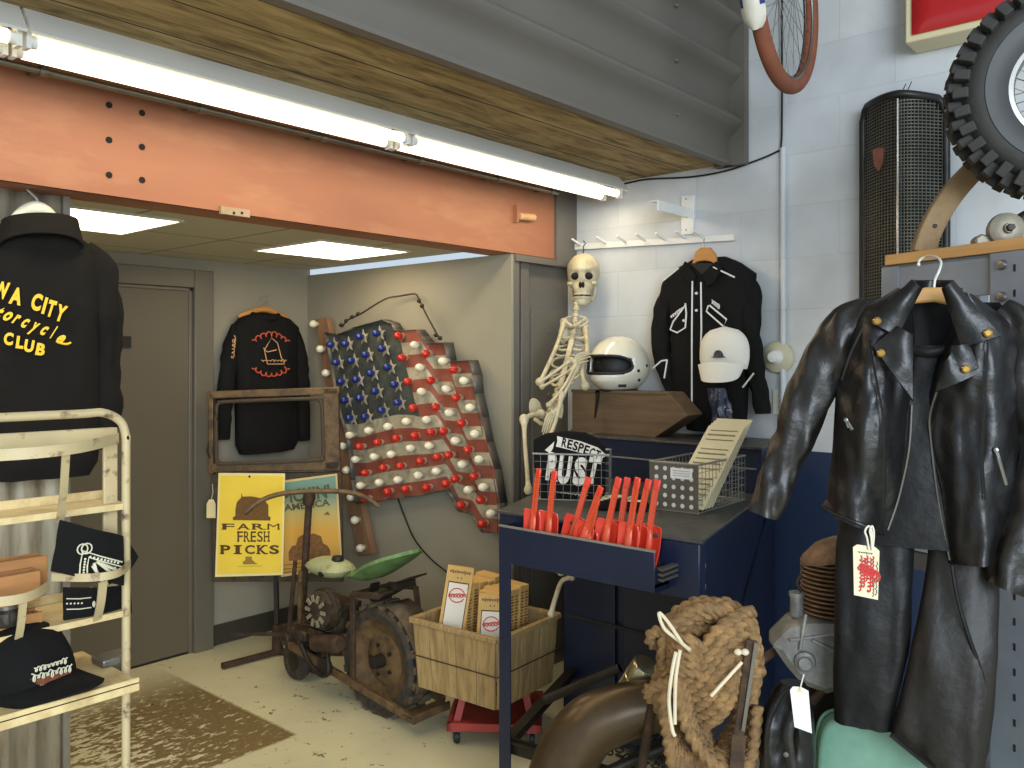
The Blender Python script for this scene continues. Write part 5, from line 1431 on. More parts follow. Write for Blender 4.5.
# ---------------------------------------------------------------- wooden box on the raised shelf, helmet, cap, shirt
M_oldbox = mat('old_brown_box', (106, 84, 60), rough=.6, var=.15, scale=4, stretch=(.6, 4, 6), second=(80, 62, 44), amount=.35, sharp=.4, bump=.08)
q = at(572, 433, 4.12); XB = 3.42
q = onX(572, 432, XB)
t = thing('wooden_box', 'long brown wooden box with a pointed right end on the raised back shelf', 'box', V((XB, q.y, RZ)), -90)
Q = lambda u, v, y=0: px(t, u, v, y)
z1 = Q(620, 391)[1]; x1 = Q(655, 410)[0]; x2 = Q(688, 410)[0]
x1b = Q(668, 410)[0]
mb = MB(); mb.prism([(0, 0), (x1, 0), (x2, z1 * .52), (x1b, z1), (0, z1)], 0, .14); obj('case', mb, M_oldbox, t, bevel=.003)
mb = MB(); mb.box2((-.004, -.006, -.0), (x1 + .004, 0, .014)); mb.box2((-.003, -.004, z1 - .012), (x1b, 0, z1 + .002)); obj('edge_trim', mb, M_oldbox, t, bevel=.002)
mb = MB(); xa = Q(598, 410)[0]; mb.prism([(xa - .012, z1 + .001), (xa + .014, z1 + .001), (xa + .006, z1 - .06), (xa - .014, z1 * .35), (xa - .022, z1 * .35), (xa - .012, z1 - .06)], -.004, -.0005); obj('hanging_strap', mb, M_iron, t)
bz = RZ + z1
M_helm = mat('white_gelcoat', (226, 220, 200), rough=.14, spec=.6, coat=.5, var=.03, scale=4)
M_visor = mat('black_lining', (14, 14, 14), rough=.6)
hc = onX(619, 362, XB + .11)
t = thing('helmet', 'white full-face motorcycle helmet with black eye opening on the brown wooden box', 'helmet', V((hc.x, hc.y, bz - .034)), -88)
t.scale = (1.2, 1.2, 1.2)
HS = .150
def hel(d):
    return 1
mb = MB(); rings = []; nr, ns = 40, 56
def hshape(th, ph):
    """th from the base (0) to the crown (pi); ph=-pi/2 is the face, which points a little to the viewer's left"""
    d = V((sin(th) * cos(ph), sin(th) * sin(ph), -cos(th)))
    p = V((d.x * .118, d.y * .148, d.z * .128))
    if d.z < 0: p = V((p.x * (1 - .10 * d.z * d.z), p.y * (1 - .05 * d.z * d.z), p.z * .88))
    f = max(0, -d.y)
    if d.z < -.1: p.y -= .022 * f * min(1, (-.1 - d.z) * 2.5)       # chin bar pushes forward
    return p + V((0, 0, .122))
TH0 = .62
for i in range(nr + 1):
    th = TH0 + (pi - .02 - TH0) * i / nr
    rings.append([hshape(th, 2 * pi * j / ns) for j in range(ns)])
vs = [p for r in rings for p in r]; fs = []
def ineye(i, j):
    th = TH0 + (pi - .02 - TH0) * (i + .5) / nr; ph = 2 * pi * (j + .5) / ns; a = ((ph + pi / 2 + pi) % (2 * pi)) - pi
    zc = -cos(th)
    return abs(a) < 1.12 and -.22 - .03 * abs(a) < zc < .36 - .10 * (abs(a) / 1.12) ** 3 and (abs(a) / 1.13) ** 6 + (abs(zc - .07) / .32) ** 4 < 1
for i in range(nr):
    for j in range(ns):
        if ineye(i, j): continue
        fs.append((i * ns + j, i * ns + (j + 1) % ns, (i + 1) * ns + (j + 1) % ns, (i + 1) * ns + j))
fs.append(tuple(nr * ns + j for j in range(ns)))
mb.add(vs, fs); o = obj('shell', mb, M_helm, t, angle=60)
m_ = o.modifiers.new('s', 'SOLIDIFY'); m_.thickness = .012; m_.offset = -1
mb = MB(); mb.ell((0, .004, .122), (.100, .122, .105), 28, 18); obj('lining', mb, M_visor, t)
mb = MB()
lp = [hshape(TH0, 2 * pi * j / ns) for j in range(ns)]; mb.tube(lp, .007, 8, closed=True); obj('edge_trim', mb, M_blackm, t)
mb = MB(); eye = []
for k in range(48):
    a = 2 * pi * k / 48; ph = -pi / 2 + 1.10 * math.copysign(abs(cos(a)) ** .6, cos(a)); zc = .07 + .29 * math.copysign(abs(sin(a)) ** .75, sin(a)) - (.0 if sin(a) < 0 else .06 * abs(cos(a)) ** 3)
    eye.append(hshape(math.acos(-zc), ph) * 1.0)
mb.tube(eye, .006, 8, closed=True); obj('eye_gasket', mb, M_blackm, t)
for ph, zc in ((-.25, -.12), (-.1, -.45), (.15, .05), (-2.9, -.12)):
    p = hshape(math.acos(-zc), ph); n_ = (p - V((0, 0, .12))).normalized()
    obj('snap_stud', MB().lathe([(0, .004), (.006, .003), (.007, -.002)], p, n_, 12), M_iron, t)
mb = MB(); pts = [hshape(math.acos(.62), -.85 + .3 * k / 6) * 1.0 for k in range(7)]
mb.tube([p + (p - V((0, 0, .12))).normalized() * .001 for p in pts], .008, 6, flat=.2); obj('badge', mb, M_blackm, t)

# western shirt on a hanger on the peg rail
XS = XW - .10
q = onX(708, 262, XS)
t = thing('western_shirt', 'black western shirt with white piping on a wooden hanger on the pale wall', 'shirt', q, -90)
shirt = t
P = lambda u, v, y=0: px(t, u, v, y)
def row(u0, u1, v, hd, yc=.02):
    a, b = P(u0, v), P(u1, v); return (a[1], a[0], b[0], hd, yc)
mb = MB()
body_loft(mb, [row(692, 724, 259, .025), row(676, 740, 268, .045), row(663, 754, 280, .055), row(668, 750, 300, .06), row(669, 748, 330, .06), row(670, 746, 365, .06), row(672, 745, 400, .055), row(686, 744, 430, .05)], fold=.010, freq=(12, 2.5))
obj('body', mb, M_cloth, t)
for pts, rr, sd in ((((682, 277), (669, 288), (661, 318), (659, 348), (664, 372), (672, 392)), [.030, .048, .052, .05, .042, .036], 4), (((736, 276), (749, 288), (749, 330), (753, 370), (759, 398), (760, 414)), [.03, .045, .045, .044, .04, .036], 8)):
    mb = MB(); sleeve(mb, [V((P(u, v)[0], .02, P(u, v)[1])) for u, v in pts], rr, fold=.012, seed=sd, freq=16); obj('sleeve', mb, M_cloth, t)
yF = -.045
for quad in ([(690, 262), (701, 276), (699, 288), (692, 283), (686, 270)], [(721, 262), (707, 275), (712, 288), (719, 284), (727, 270)]):
    mb = MB(); mb.prism([P(*x) for x in quad], yF - .008, yF + .012); obj('collar', mb, M_cloth, t, bevel=.004)
mb = MB(); mb.prism([P(694, 264), P(719, 264), P(707, 276)], yF + .005, yF + .012); obj('collar_lining', mb, M_lining, t)
def pipe(*pts, y=None): 
    mb = MB(); yy = yF - .018 if y is None else y; mb.tube([(P(u, v)[0], yy + (dy if len(rest) else 0), P(u, v)[1]) for u, v, *rest in pts for dy in [rest[0] if rest else 0]], .0042, 6); return obj('piping', mb, M_whitepaint, t)
pipe((699, 282), (698.5, 330), (698.5, 413)); pipe((707.5, 283), (708, 330), (707, 360))
pipe((668, 281, .02), (684, 269, .012)); pipe((718.5, 268, .012), (739, 278, .02))
pipe((692, 304), (693, 314), (692, 328), (684, 333), (677, 330), (680, 322), (692, 306)); pipe((715, 306), (713, 312), (730, 327), (733, 320), (716, 306))
pipe((660, 368), (668, 361), (674, 360)); pipe((674, 360), (671, 378))
pipe((749, 387), (760, 373, -.0))
for u, v in ((702.5, 294), (702.5, 311), (690, 321)): obj('snap_button', MB().lathe([(0, -.004), (.006, -.003), (.007, .002)], (P(u, v)[0], yF - .014, P(u, v)[1]), (0, 1, 0), 12), M_whitepaint, t)
mb = MB(); a_, b_ = P(677, 318), P(689, 309); mb.script(a_[0], a_[1], b_[0], b_[1], .022, 6, .0022, yF - .016, seed=3); obj('name_stitching', mb, M_whitepaint, t)
mb = MB(); a_, b_ = P(718, 302), P(726, 308); mb.script(a_[0], a_[1], b_[0], b_[1], .022, 4, .0022, yF - .016, seed=5); obj('name_stitching', mb, M_whitepaint, t)
mb = MB(); pg = [P(694, 266), P(698, 252), (P(703, 248)), P(712, 248), P(717, 254), P(720, 266), P(713, 262), P(707, 261), P(700, 262)]
mb.prism(pg, yF + .02, yF + .042); hb = obj('hanger', mb, M_wood, t, bevel=.004)
mb = MB(); mb.tube([(P(706, 249)[0], yF + .03, P(706, 249)[1]), (P(705, 243)[0], yF + .03, P(705, 243)[1]), (P(704, 239)[0], yF + .05, P(704, 239)[1])], .003, 6); obj('hook', mb, M_wire, hb)
# white cap hung on the shirt front
q = onX(719, 368, XS - .10)
t = thing('baseball_cap', 'white baseball cap with a small dark badge hung on the black western shirt', 'cap', q, -90)
P = lambda u, v, y=0: px(t, u, v, y)
M_capw = mat('white_twill', (226, 222, 210), rough=.85, var=.03, bump=.15, bscale=200)
mb = MB(); c0_ = P(719, 352, -.03); wx = (P(743, 350)[0] - P(695, 350)[0]) / 2; hz = P(719, 326)[1] - P(719, 352)[1]
rings = []
for i in range(14):
    k = i / 13; z = -1.0 + 2.0 * k
    rr = sqrt(max(0, 1 - max(0, z) ** 2.4)) if z > 0 else 1 - .10 * z * z
    ring = []
    for j in range(32):
        a = 2 * pi * j / 32
        ring.append(V((c0_[0] + wx * rr * cos(a) * (1 + .015 * cos(6 * a)), .02 - .062 * rr * max(-.6, -sin(a)) * 1.0, c0_[1] + hz * z * (1 if z > 0 else .55) - (.012 * cos(a) ** 2 if z < 0 else 0))))
    rings.append(ring)
mb.loft(rings, True); obj('crown', mb, M_capw, t, angle=60)
mb = MB()
def brim(s, u_):
    a = pi * s; u = 719 - 23.5 * cos(a) * (1 - .16 * u_); v = 362 + 3 * cos(a) ** 2 + 20.5 * u_ * sin(a) ** .42
    x, z = P(u, v, -.06); return (x, -.030 - .05 * sin(a) * (1 - .2 * u_) - .03 * u_ * sin(a), z)
mb.sheet(brim, 24, 8, .004); obj('brim', mb, M_capw, t, angle=60)
mb = MB(); b_ = P(718.5, 356, -.045)
mb.prism([(b_[0] + .036 * cos(a) * (1 if sin(a) < 0 else .6), b_[1] - .002 + (.028 if sin(a) > 0 else .006) * sin(a)) for a in [2 * pi * k / 20 for k in range(20)]], -.052, -.036); obj('badge', mb, mat('cap_badge', (70, 66, 74), rough=.8, var=.5, scale=60), t)
# blue-black patterned scarf hanging below the cap
q = onX(720, 410, XS - .085)
t = thing('scarf', 'shiny blue-black patterned scarf hanging below the white cap', 'scarf', q, -90)
P = lambda u, v, y=0: px(t, u, v, y)
M_scarf = mat('silky_scarf', (44, 48, 66), rough=.3, var=.3, scale=18, second=(170, 170, 172), amount=.22, sharp=.08, stretch=(1, 1, 2.2))
mb = MB(); panel(mb, [P(708, 388), P(709, 400), P(712, 415), P(711, 432)], [P(724, 388), P(731, 405), P(733, 418), P(730, 432)], bulge=.02, fold=.02, y0=0, nu=14, nv=18, freq=(50, 12)); obj('cloth', mb, M_scarf, t)

# ---------------------------------------------------------------- peg rail and shelf bracket on the pale wall
q = onX(654, 243, XW - .02)
t = thing('peg_rail', 'white peg rail on the pale wall above the skeleton and western shirt', 'coat rail', q, -90)
P = lambda u, v, y=0: px(t, u, v, y)
mb = MB(); mb.prism([P(574, 244), P(733, 234), P(733.5, 240.5), P(574, 250)], -.0, .018); obj('board', mb, M_whitepaint, t, bevel=.002)
for u, v in ((581, 245), (606, 243), (626, 242), (645, 240.5), (665, 239.5), (685, 238), (703, 237.5)):
    a_ = P(u, v); mb = MB(); mb.cyl((a_[0], 0, a_[1]), (a_[0] - .012, -.065, a_[1] + .026), .007, .006, 10); obj('peg', mb, M_whitepaint, t)
t = thing('shelf_bracket', 'white painted angle bracket on the wall above the peg rail', 'bracket', onX(692, 215, XW - .01), -90)
P = lambda u, v, y=0: px(t, u, v, y)
mb = MB(); mb.prism([P(681, 196), P(694, 195), P(693, 234), P(681, 235)], 0, .010); obj('wall_plate', mb, M_whitepaint, t, bevel=.002)
a_ = P(688, 213); mb = MB(); mb.box((a_[0], -.14, a_[1]), (.008, .28, .048)); mb.box((a_[0] - .02, -.14, a_[1] + .022), (.045, .28, .006)); obj('arm', mb, M_whitepaint, t, bevel=.002)
for v in (199, 230): a_ = P(686, v); obj('screw', MB().lathe([(0, -.003), (.004, -.002), (.005, .002)], (a_[0], 0, a_[1]), (0, 1, 0), 10), M_edge, t)
# round cream lamp base on the wall and the outlet below it
t = thing('wall_lamp_disc', 'round cream disc with a white knob on the wall right of the western shirt', 'wall fitting', onX(778, 357, XW - .012), -90)
mb = MB(); mb.lathe([(.0, -.035), (.04, -.035), (.07, -.02), (.074, -.008), (.074, 0), (0, 0)], (0, .010, 0), (0, 1, 0), 36); obj('disc', mb, mat('aged_cream', (196, 188, 160), rough=.5, var=.1), t)
mb = MB(); mb.lathe([(0, -.075), (.022, -.073), (.030, -.060), (.032, -.04), (.040, -.028)], (0, .01, 0), (0, 1, 0), 28); obj('knob', mb, M_whitepaint, t)
t = thing('wall_outlet', 'white wall outlet half hidden by the leather sleeve', 'outlet', onX(780, 402, XW - .003), -90)
mb = MB(); mb.box((0, 0, 0), (.07, .006, .115)); obj('cover_plate', mb, M_plastic_w, t, bevel=.002)
for z in (.026, -.026):
    mb = MB(); mb.lathe([(0, -.005), (.016, -.004), (.017, 0)], (0, 0, z), (0, 1, 0), 16); sk = obj('receptacle', mb, M_whitepaint, t)
    mb = MB()
    for dx in (-.006, .006): mb.box((dx, -.0052, z + .002), (.002, .001, .008))
    obj('slots', mb, M_blackm, sk)
# ================================================================== SKELETON
M_bone = mat('aged_plastic_bone', (196, 184, 152), rough=.55, var=.14, scale=10, second=(120, 104, 76), amount=.2, sharp=.4)
M_dark = mat('socket_black', (22, 18, 15), rough=.9)
def dv(v): return lerp_list([4.46, 4.36, 4.22, 4.06, 3.80, 3.58], min(1, max(0, (v - 275) / 215)))
sk = at(583, 275, 4.44)
t = thing('skeleton', 'pale plastic skeleton hung from the peg rail with folded arms, leaning over the bench', 'skeleton', sk, -58)
S0 = lambda u, v, dd=0.0: lw(t, at(u, v, dv(v) + dd))
def bone(nm, pts, r, k=1.0, ends=2.0, parent=t):
    P_ = smooth_path(pts, 5); mb = MB(); n = len(P_)
    rad = [r * (1 + (ends - 1) * (max(0, 1 - min(i, n - 1 - i) / (n * .22)) ** 2)) for i in range(n)]
    fr = frame_along(P_); rings = []
    for i, p in enumerate(P_):
        u, w = fr[i]; rings.append([p + (u * cos(2 * pi * j / 10) + w * sin(2 * pi * j / 10)) * rad[i] for j in range(10)])
    mb.loft(rings, True)
    for e in (0, -1): mb.ell(P_[e], r * ends * 1.05, 10, 8)
    return obj(nm, mb, M_bone, parent)
# skull: local frame faces -y
hw = .092; hh = .088
mb = MB()
def skullf(d):
    k = 1.0
    if d.y < -.1:
        for sx in (-1, 1):
            e = (d - V((sx * .38, -.86, -.16)).normalized()).length
            k -= .20 * math.exp(-(e / .17) ** 2)
        k += .05 * math.exp(-(((d.z - .05) / .10) ** 2)) * (abs(d.x) < .7)          # brow
    if abs(d.x) > .6 and d.y < .2: k -= .07 * math.exp(-((d.z + .1) / .3) ** 2)       # temples
    return k
mb.ell((0, .02, .015), (.088, .112, .098), 48, 36, fn=skullf)
cr = obj('cranium', mb, M_bone, t, angle=80)
mb = MB(); rings = []
for z, w, y0, dp in ((-.035, .066, -.068, .06), (-.055, .064, -.080, .06), (-.075, .050, -.088, .06), (-.095, .044, -.088, .055), (-.108, .040, -.082, .05)):
    rings.append([V((w * math.copysign(abs(cos(a)) ** .8, cos(a)), y0 + dp - dp * (max(0, -sin(a)) ** .8) * 1.0 + .02 * max(0, sin(a)), z)) for a in [2 * pi * k / 28 for k in range(28)]])
mb.loft(rings, True); 
for sx in (-1, 1): mb.ell((sx * .060, -.050, -.050), (.018, .034, .012), 12, 8)
obj('face_bones', mb, M_bone, t, angle=70)
for sx in (-1, 1):
    mb = MB(); mb.ell((sx * .034, -.068, -.012), (.0215, .024, .019), 18, 12); obj('eye_socket', mb, M_dark, cr)
mb = MB(); mb.ell((-.007, -.088, -.058), (.008, .012, .016), 12, 8); mb.ell((.007, -.088, -.058), (.008, .012, .016), 12, 8); obj('nose_opening', mb, M_dark, cr)
mb = MB(); rings = []
for z, w, y0, dp in ((-.112, .044, -.078, .055), (-.128, .043, -.080, .06), (-.146, .036, -.082, .05), (-.160, .024, -.076, .035)):
    rings.append([V((w * cos(a), y0 + dp - dp * max(0, -sin(a)) ** .8 + .01 * max(0, sin(a)), z)) for a in [2 * pi * k / 24 for k in range(24)]])
mb.loft(rings, True)
for sx in (-1, 1): mb.tube([(sx * .040, -.03, -.135), (sx * .056, .01, -.11), (sx * .060, .02, -.06)], [.012, .012, .009], 8)
obj('jaw', mb, M_bone, t, angle=70)
for zc, nm in ((-.1035, 'upper_teeth'), (-.1185, 'lower_teeth')):
    mb = MB()
    for k in range(9):
        a = radians(-90 + (k - 4) * 15); mb.box((.041 * cos(a) , -.036 + .052 * sin(a), zc), (.0085, .008, .013), rot=Matrix.Rotation(a + pi / 2, 3, 'Z'))
    obj(nm, mb, mat('old_teeth', (210, 198, 160), rough=.4), t, bevel=.002)
mb = MB(); mb.tube([(-.042, -.055, -.111), (-.028, -.082, -.111), (0, -.092, -.111), (.028, -.082, -.111), (.042, -.055, -.111)], .004, 6); obj('mouth_gap', mb, M_dark, t)
mb = MB(); mb.tube([(0, .02, .11), (0, .02, .15), (.012, .02, .165), (.0, .02, .18)], .003, 6); obj('hanging_hook', mb, M_dkwire, t)
# spine
mb = MB(); sp = smooth_path([S0(577, 300), S0(575, 322), S0(571, 345), S0(565, 368), S0(558, 390), S0(551, 410)], 4)
for i, p in enumerate(sp):
    mb.ell(p, (.019, .019, .014), 10, 8); mb.tube([p, p + V((0, .03, -.01))], [.008, .004], 6)
mb.tube(sp, .012, 8); obj('spine', mb, M_bone, t)
# ribs, narrow and squeezed
for i in range(7):
    f = .18 + .085 * i; p = sp[int(f * (len(sp) - 1))]; w = .045 + .022 * sin(pi * (i + 1) / 8) * 1.6
    for sx in (-1, 1):
        mb = MB(); mb.tube(smooth_path([p, p + V((sx * w * .8, .015, -.01)), p + V((sx * w, -.035, -.035)), p + V((sx * w * .6, -.075, -.055)), p + V((sx * .012, -.085, -.05))], 4), [.006, .0065, .006, .006, .005], 7); obj('rib', mb, M_bone, t)
mb = MB(); a_, b_ = sp[6] + V((0, -.088, -.035)), sp[14] + V((0, -.090, -.05)); mb.bar(a_, b_, .024, .010, up=(0, -1, 0)); obj('breastbone', mb, M_bone, t, bevel=.003)
for sx, u in ((-1, 563), (1, 584)):
    mb = MB(); c_ = S0(u, 332, -.0); mb.ell(c_ + V((sx * .0, .02, -.01)), (.026, .008, .05), 12, 10); obj('shoulder_blade', mb, M_bone, t)
    bone('collarbone', [sp[5] + V((0, -.07, 0)), S0(u, 320, -.04)], .006, ends=1.5)
bone('upper_arm', [S0(564, 322, -.03), S0(557, 345, -.07), S0(545, 372, -.10), S0(540, 382, -.10)], .0105)
bone('forearm', [S0(540, 382, -.11), S0(552, 374, -.15), S0(571, 360, -.18)], .0072); bone('forearm', [S0(542, 387, -.10), S0(556, 379, -.14), S0(575, 367, -.17)], .0065)
bone('upper_arm', [S0(585, 328, -.02), S0(587, 350, -.08), S0(582, 368, -.14), S0(585, 386, -.14)], .0105)
bone('forearm', [S0(583, 358, -.16), S0(570, 382, -.17), S0(556, 412, -.17)], .0085); bone('forearm', [S0(577, 362, -.17), S0(565, 385, -.19), S0(549, 405, -.19)], .007)
def hand(p, dirv, side):
    d = V(dirv).normalized(); s_ = V(side).normalized(); mb = MB(); mb.ell(p, (.014, .010, .014), 10, 8)
    for k in range(5):
        q = p + s_ * (k - 2) * .010; L1 = (.05, .062, .068, .062, .045)[k]
        pts = [p + s_ * (k - 2) * .006, q + d * L1 * .55, q + d * L1 + V((0, 0, -.006)), q + d * (L1 + .03) + V((0, 0, -.018))]; mb.tube(smooth_path(pts, 3), [.005, .0045, .004, .003], 6)
    return obj('hand', mb, M_bone, t)
hand(S0(575, 362, -.18), (.7, -.2, .5), (.3, 0, -.8)); hand(S0(553, 413, -.18), (-.35, -.2, -.9), (.9, 0, -.3))
# pelvis, a flared basin seen from the front
mb = MB()
for sx in (-1, 1):
    c_ = S0(546, 410)
    def wing(s, u_, sx=sx, c_=c_):
        a = radians(-20 + 150 * s); r = .02 + .062 * u_ * (.75 + .25 * sin(a))
        return c_ + V((sx * (.014 + r * abs(cos(a * .6)) * .95), -.045 * u_ * sin(a) * .6 + .02, -.02 + r * sin(a) * .9))
    mb.sheet(wing, 14, 8, .008)
mb.ell(S0(548, 412) + V((0, .02, -.03)), (.024, .016, .036), 12, 10); mb.tube(smooth_path([S0(546, 410) + V((-.05, -.03, -.04)), S0(546, 410) + V((0, -.05, -.065)), S0(546, 410) + V((.05, -.03, -.04))], 4), .010, 8)
obj('pelvis', mb, M_bone, t)
bone('thigh_bone', [S0(541, 414, -.03), S0(532, 415, -.10), S0(524, 419, -.14)], .012, ends=1.8)
bone('shin_bone', [S0(524, 421, -.14), S0(525, 445, -.08), S0(527, 470, -.04), S0(528.5, 490, -.0)], .0095, ends=2.0)
bone('thigh_bone', [S0(552, 416, -.05), S0(549, 430, -.05), S0(551, 452, .0), S0(548, 476, .02)], .012, ends=1.8)
U0 = lambda u, v, d: lw(t, at(u, v, d))
bone('shin_bone', [U0(557, 520, 3.62), U0(559, 548, 3.60), U0(561, 572, 3.58)], .011, ends=1.5)
bone('foot_bones', [U0(572, 577, 3.56), U0(562, 581, 3.58), U0(556, 596, 3.60), U0(551, 614, 3.60)], .010, ends=1.5)
bone('shin_bone', [U0(535, 520, 3.60), U0(534, 545, 3.60), U0(540, 556, 3.58)], .009, ends=1.5)
bone('shin_bone', [S0(562, 395, -.2), S0(556, 420, -.16), S0(547, 446, -.1), S0(545, 470, -.02)], .009, ends=1.8)

# ================================================================== ON THE RIGHT WALL
# old car grille
XG = XW - .05
q = onX(900, 200, XG)
t = thing('car_grille', 'tall black V-shaped antique car grille with mesh bars hanging on the pale wall', 'car grille', q, -90)
P = lambda u, v, y=0: px(t, u, v, y)
M_gr = mat('grille_black', (46, 46, 44), rough=.4, metal=.5, var=.2, scale=14); M_grb = mat('grille_bars', (112, 110, 100), rough=.35, metal=.8, var=.2); M_grback = mat('radiator_core', (30, 29, 27), rough=.8)
xl, xm, xr = P(863, 200)[0], P(898, 200, -.13)[0], P(946, 200)[0]
zbt = P(870, 308)[1]; 
ztl, ztm, ztr = P(866, 108)[1], P(898, 94, -.13)[1], P(944, 100)[1]
def gp(s, z):   # surface point across the V, s 0..1..2
    if s <= 1: x = xl + (xm - xl) * s; y = -.13 * sin(s * pi / 2) ** 1.1
    else: x = xm + (xr - xm) * (s - 1); y = -.13 * sin((2 - s) * pi / 2) ** 1.1
    return V((x, y, z))
def gtop(s):
    e = min(s, 2 - s); base = ztl + (ztm - ztl) * s if s <= 1 else ztm + (ztr - ztm) * (s - 1)
    return base - .06 * max(0, 1 - e / .16) ** 2
mb = MB(); mb.sheet(lambda s, u_: gp(2 * s, zbt + (gtop(2 * s) - zbt) * u_) + V((0, .03, 0)), 30, 10, .004); obj('core', mb, M_grback, t)
mb = MB(); n1 = 26
for i in range(1, n1):
    s = 2 * i / n1; mb.tube([gp(s, zbt), gp(s, gtop(s) - .01)], .0022, 5)
nz = 62
for k in range(nz):
    z = zbt + (ztm - zbt) * k / nz
    for a, b in ((0.04, 1), (1, 1.96)):
        pts = [gp(a + (b - a) * j / 6, z - .028 * abs(0) ) for j in range(7)]
        pts = [p for j, p in enumerate(pts) if p.z < gtop(a + (b - a) * j / 6) - .008]
        if len(pts) > 1: mb.tube(pts, .0026, 5)
obj('bars', mb, M_grb, t)
mb = MB(); ring = [gp(.0, zbt)] + [gp(0, zbt + (gtop(.0) - zbt) * j / 4) for j in range(1, 5)] + [gp(2 * j / 24, gtop(2 * j / 24)) for j in range(1, 24)] + [gp(2, zbt + (gtop(2.0) - zbt) * j / 4) for j in range(4, -1, -1)]
mb.tube(ring, .016, 10); obj('shell', mb, M_gr, t)
mb = MB(); mb.sheet(lambda s, u_: gp(2 * s, gtop(2 * s)) + V((0, .13 * u_ * 0 + .10 * u_, .012 * u_ + .004)), 30, 3, .006); obj('top_cowl', mb, M_gr, t)
mb = MB(); mb.tube([gp(1, zbt) + V((0, -.006, 0)), gp(1, ztm - .02) + V((0, -.006, 0))], .006, 8); obj('centre_strip', mb, mat('bright_strip', (150, 148, 140), rough=.25, metal=.9), t)
bp = P(887, 164); mb = MB(); mb.prism([(bp[0] - .024, bp[1] + .045), (bp[0] + .024, bp[1] + .045), (bp[0] + .018, bp[1] - .02), (bp[0], bp[1] - .05), (bp[0] - .018, bp[1] - .02)], -.112, -.098); obj('badge', mb, mat('rust_badge', (120, 66, 48), rough=.6, var=.25, scale=30), t, bevel=.003)
mb = MB(); mb.tube([gp(1, ztm) + V((-.01, .06, .01)), gp(1, ztm) + V((-.006, .12, .07))], .002, 5); mb.tube([gp(1, ztm) + V((.012, .06, .01)), gp(1, ztm) + V((.016, .12, .075))], .002, 5); obj('hanging_wire', mb, M_dkwire, t)

# red sign box with cream edge
XS2 = XW - .16
q = onX(940, 20, XS2)
t = thing('sign_box', 'red raised-letter sign with a cream edge high on the wall beside the knobbly tyre', 'sign', q, -90)
P = lambda u, v, y=0: px(t, u, v, y)
a, b = P(905, 44), P(1010, 44); zt = b[1] + 1.1 if False else a[1] + .62
mb = MB(); mb.box2((a[0], 0, a[1]), (b[0] + .2, .15, zt)); obj('case', mb, mat('cream_enamel', (214, 200, 160), rough=.4, var=.05), t, bevel=.006)
mb = MB(); 
def pad(s, u_):
    e = min(1, 7 * min(s, u_ , 1 - s, 1 - u_)) ; x = a[0] + .028 + (b[0] + .2 - a[0] - .056) * s; z = a[1] + .026 + (zt - a[1] - .052) * u_
    return (x, -.006 - .022 * (1 - (1 - e) ** 2), z)
mb.sheet(pad, 30, 24, .004); obj('red_face', mb, mat('red_gloss_face', (176, 24, 26), rough=.3, coat=.4, var=.04), t, angle=60)

# bicycle wheel with mudguard
wc = at(784.5, -8, 3.25)
t = thing('bicycle_wheel', 'brown-tyred bicycle wheel with blue and white mudguard hanging high on the wall', 'bicycle wheel', wc, -84)
# local: wheel plane contains local y and z; axle along local x
R = .372
M_tan = mat('red_brown_tyre', (126, 72, 48), rough=.75, var=.15, scale=12, bump=.1); M_chr = mat('dull_chrome', (132, 130, 126), rough=.32, metal=.9)
mb = MB(); mb.tube([(0, R * .93 * cos(2 * pi * k / 64), R * .93 * sin(2 * pi * k / 64)) for k in range(64)], .030, 12, closed=True); obj('tyre', mb, M_tan, t)
mb = MB(); mb.lathe([(R * .84, -.014), (R * .865, -.018), (R * .87, .018), (R * .84, .014)], (0, 0, 0), (1, 0, 0), 64, cap=False); rm = obj('rim', mb, M_chr, t); rm.modifiers.new('s', 'SOLIDIFY').thickness = .003
mb = MB()
for k in range(36):
    a_ = 2 * pi * k / 36; sx = 1 if k % 2 else -1; b_ = a_ + (.55 if (k // 2) % 2 else -.55)
    mb.tube([(sx * .03, .018 * cos(b_ + pi / 2), .018 * sin(b_ + pi / 2)), (0, R * .845 * cos(a_), R * .845 * sin(a_))], .0011, 4)
obj('spokes', mb, M_chr, t)
mb = MB(); mb.lathe([(0, -.05), (.008, -.05), (.022, -.034), (.012, -.02), (.012, .02), (.022, .034), (.008, .05), (0, .05)], (0, 0, 0), (1, 0, 0), 16); obj('hub', mb, M_chr, t)
M_mb = mat('blue_mudguard', (34, 46, 112), rough=.3); M_mw = mat('white_mudguard', (206, 200, 184), rough=.35)
mb = MB()
def guard(s, u_):
    a_ = radians(206 - 120 * u_); w = (s - .5) * 2; rr = R * 1.09 - .022 * w * w
    return (w * .042, rr * cos(a_) * -1 * -1, rr * sin(a_))
def guard2(s, u_):
    a_ = radians(217 - 110 * u_); w = (s - .5) * 2; rr = R * 1.10 - .026 * w * w; wd = .042 * (1 if u_ > .06 else (u_ / .06) ** .5 * .5 + .5)
    return (w * wd, -rr * cos(a_) * -1, rr * sin(a_))
mb.sheet(guard2, 12, 40, .003, fmat=lambda s, u_: 1 if (u_ < .10 or abs(s - .5) < .5 * (1 - .9 * min(1, u_ * 3)) ) else (1 if abs(abs(s - .5) - .3) < .05 else 0))
obj('mudguard', mb, [M_mb, M_mw], t)

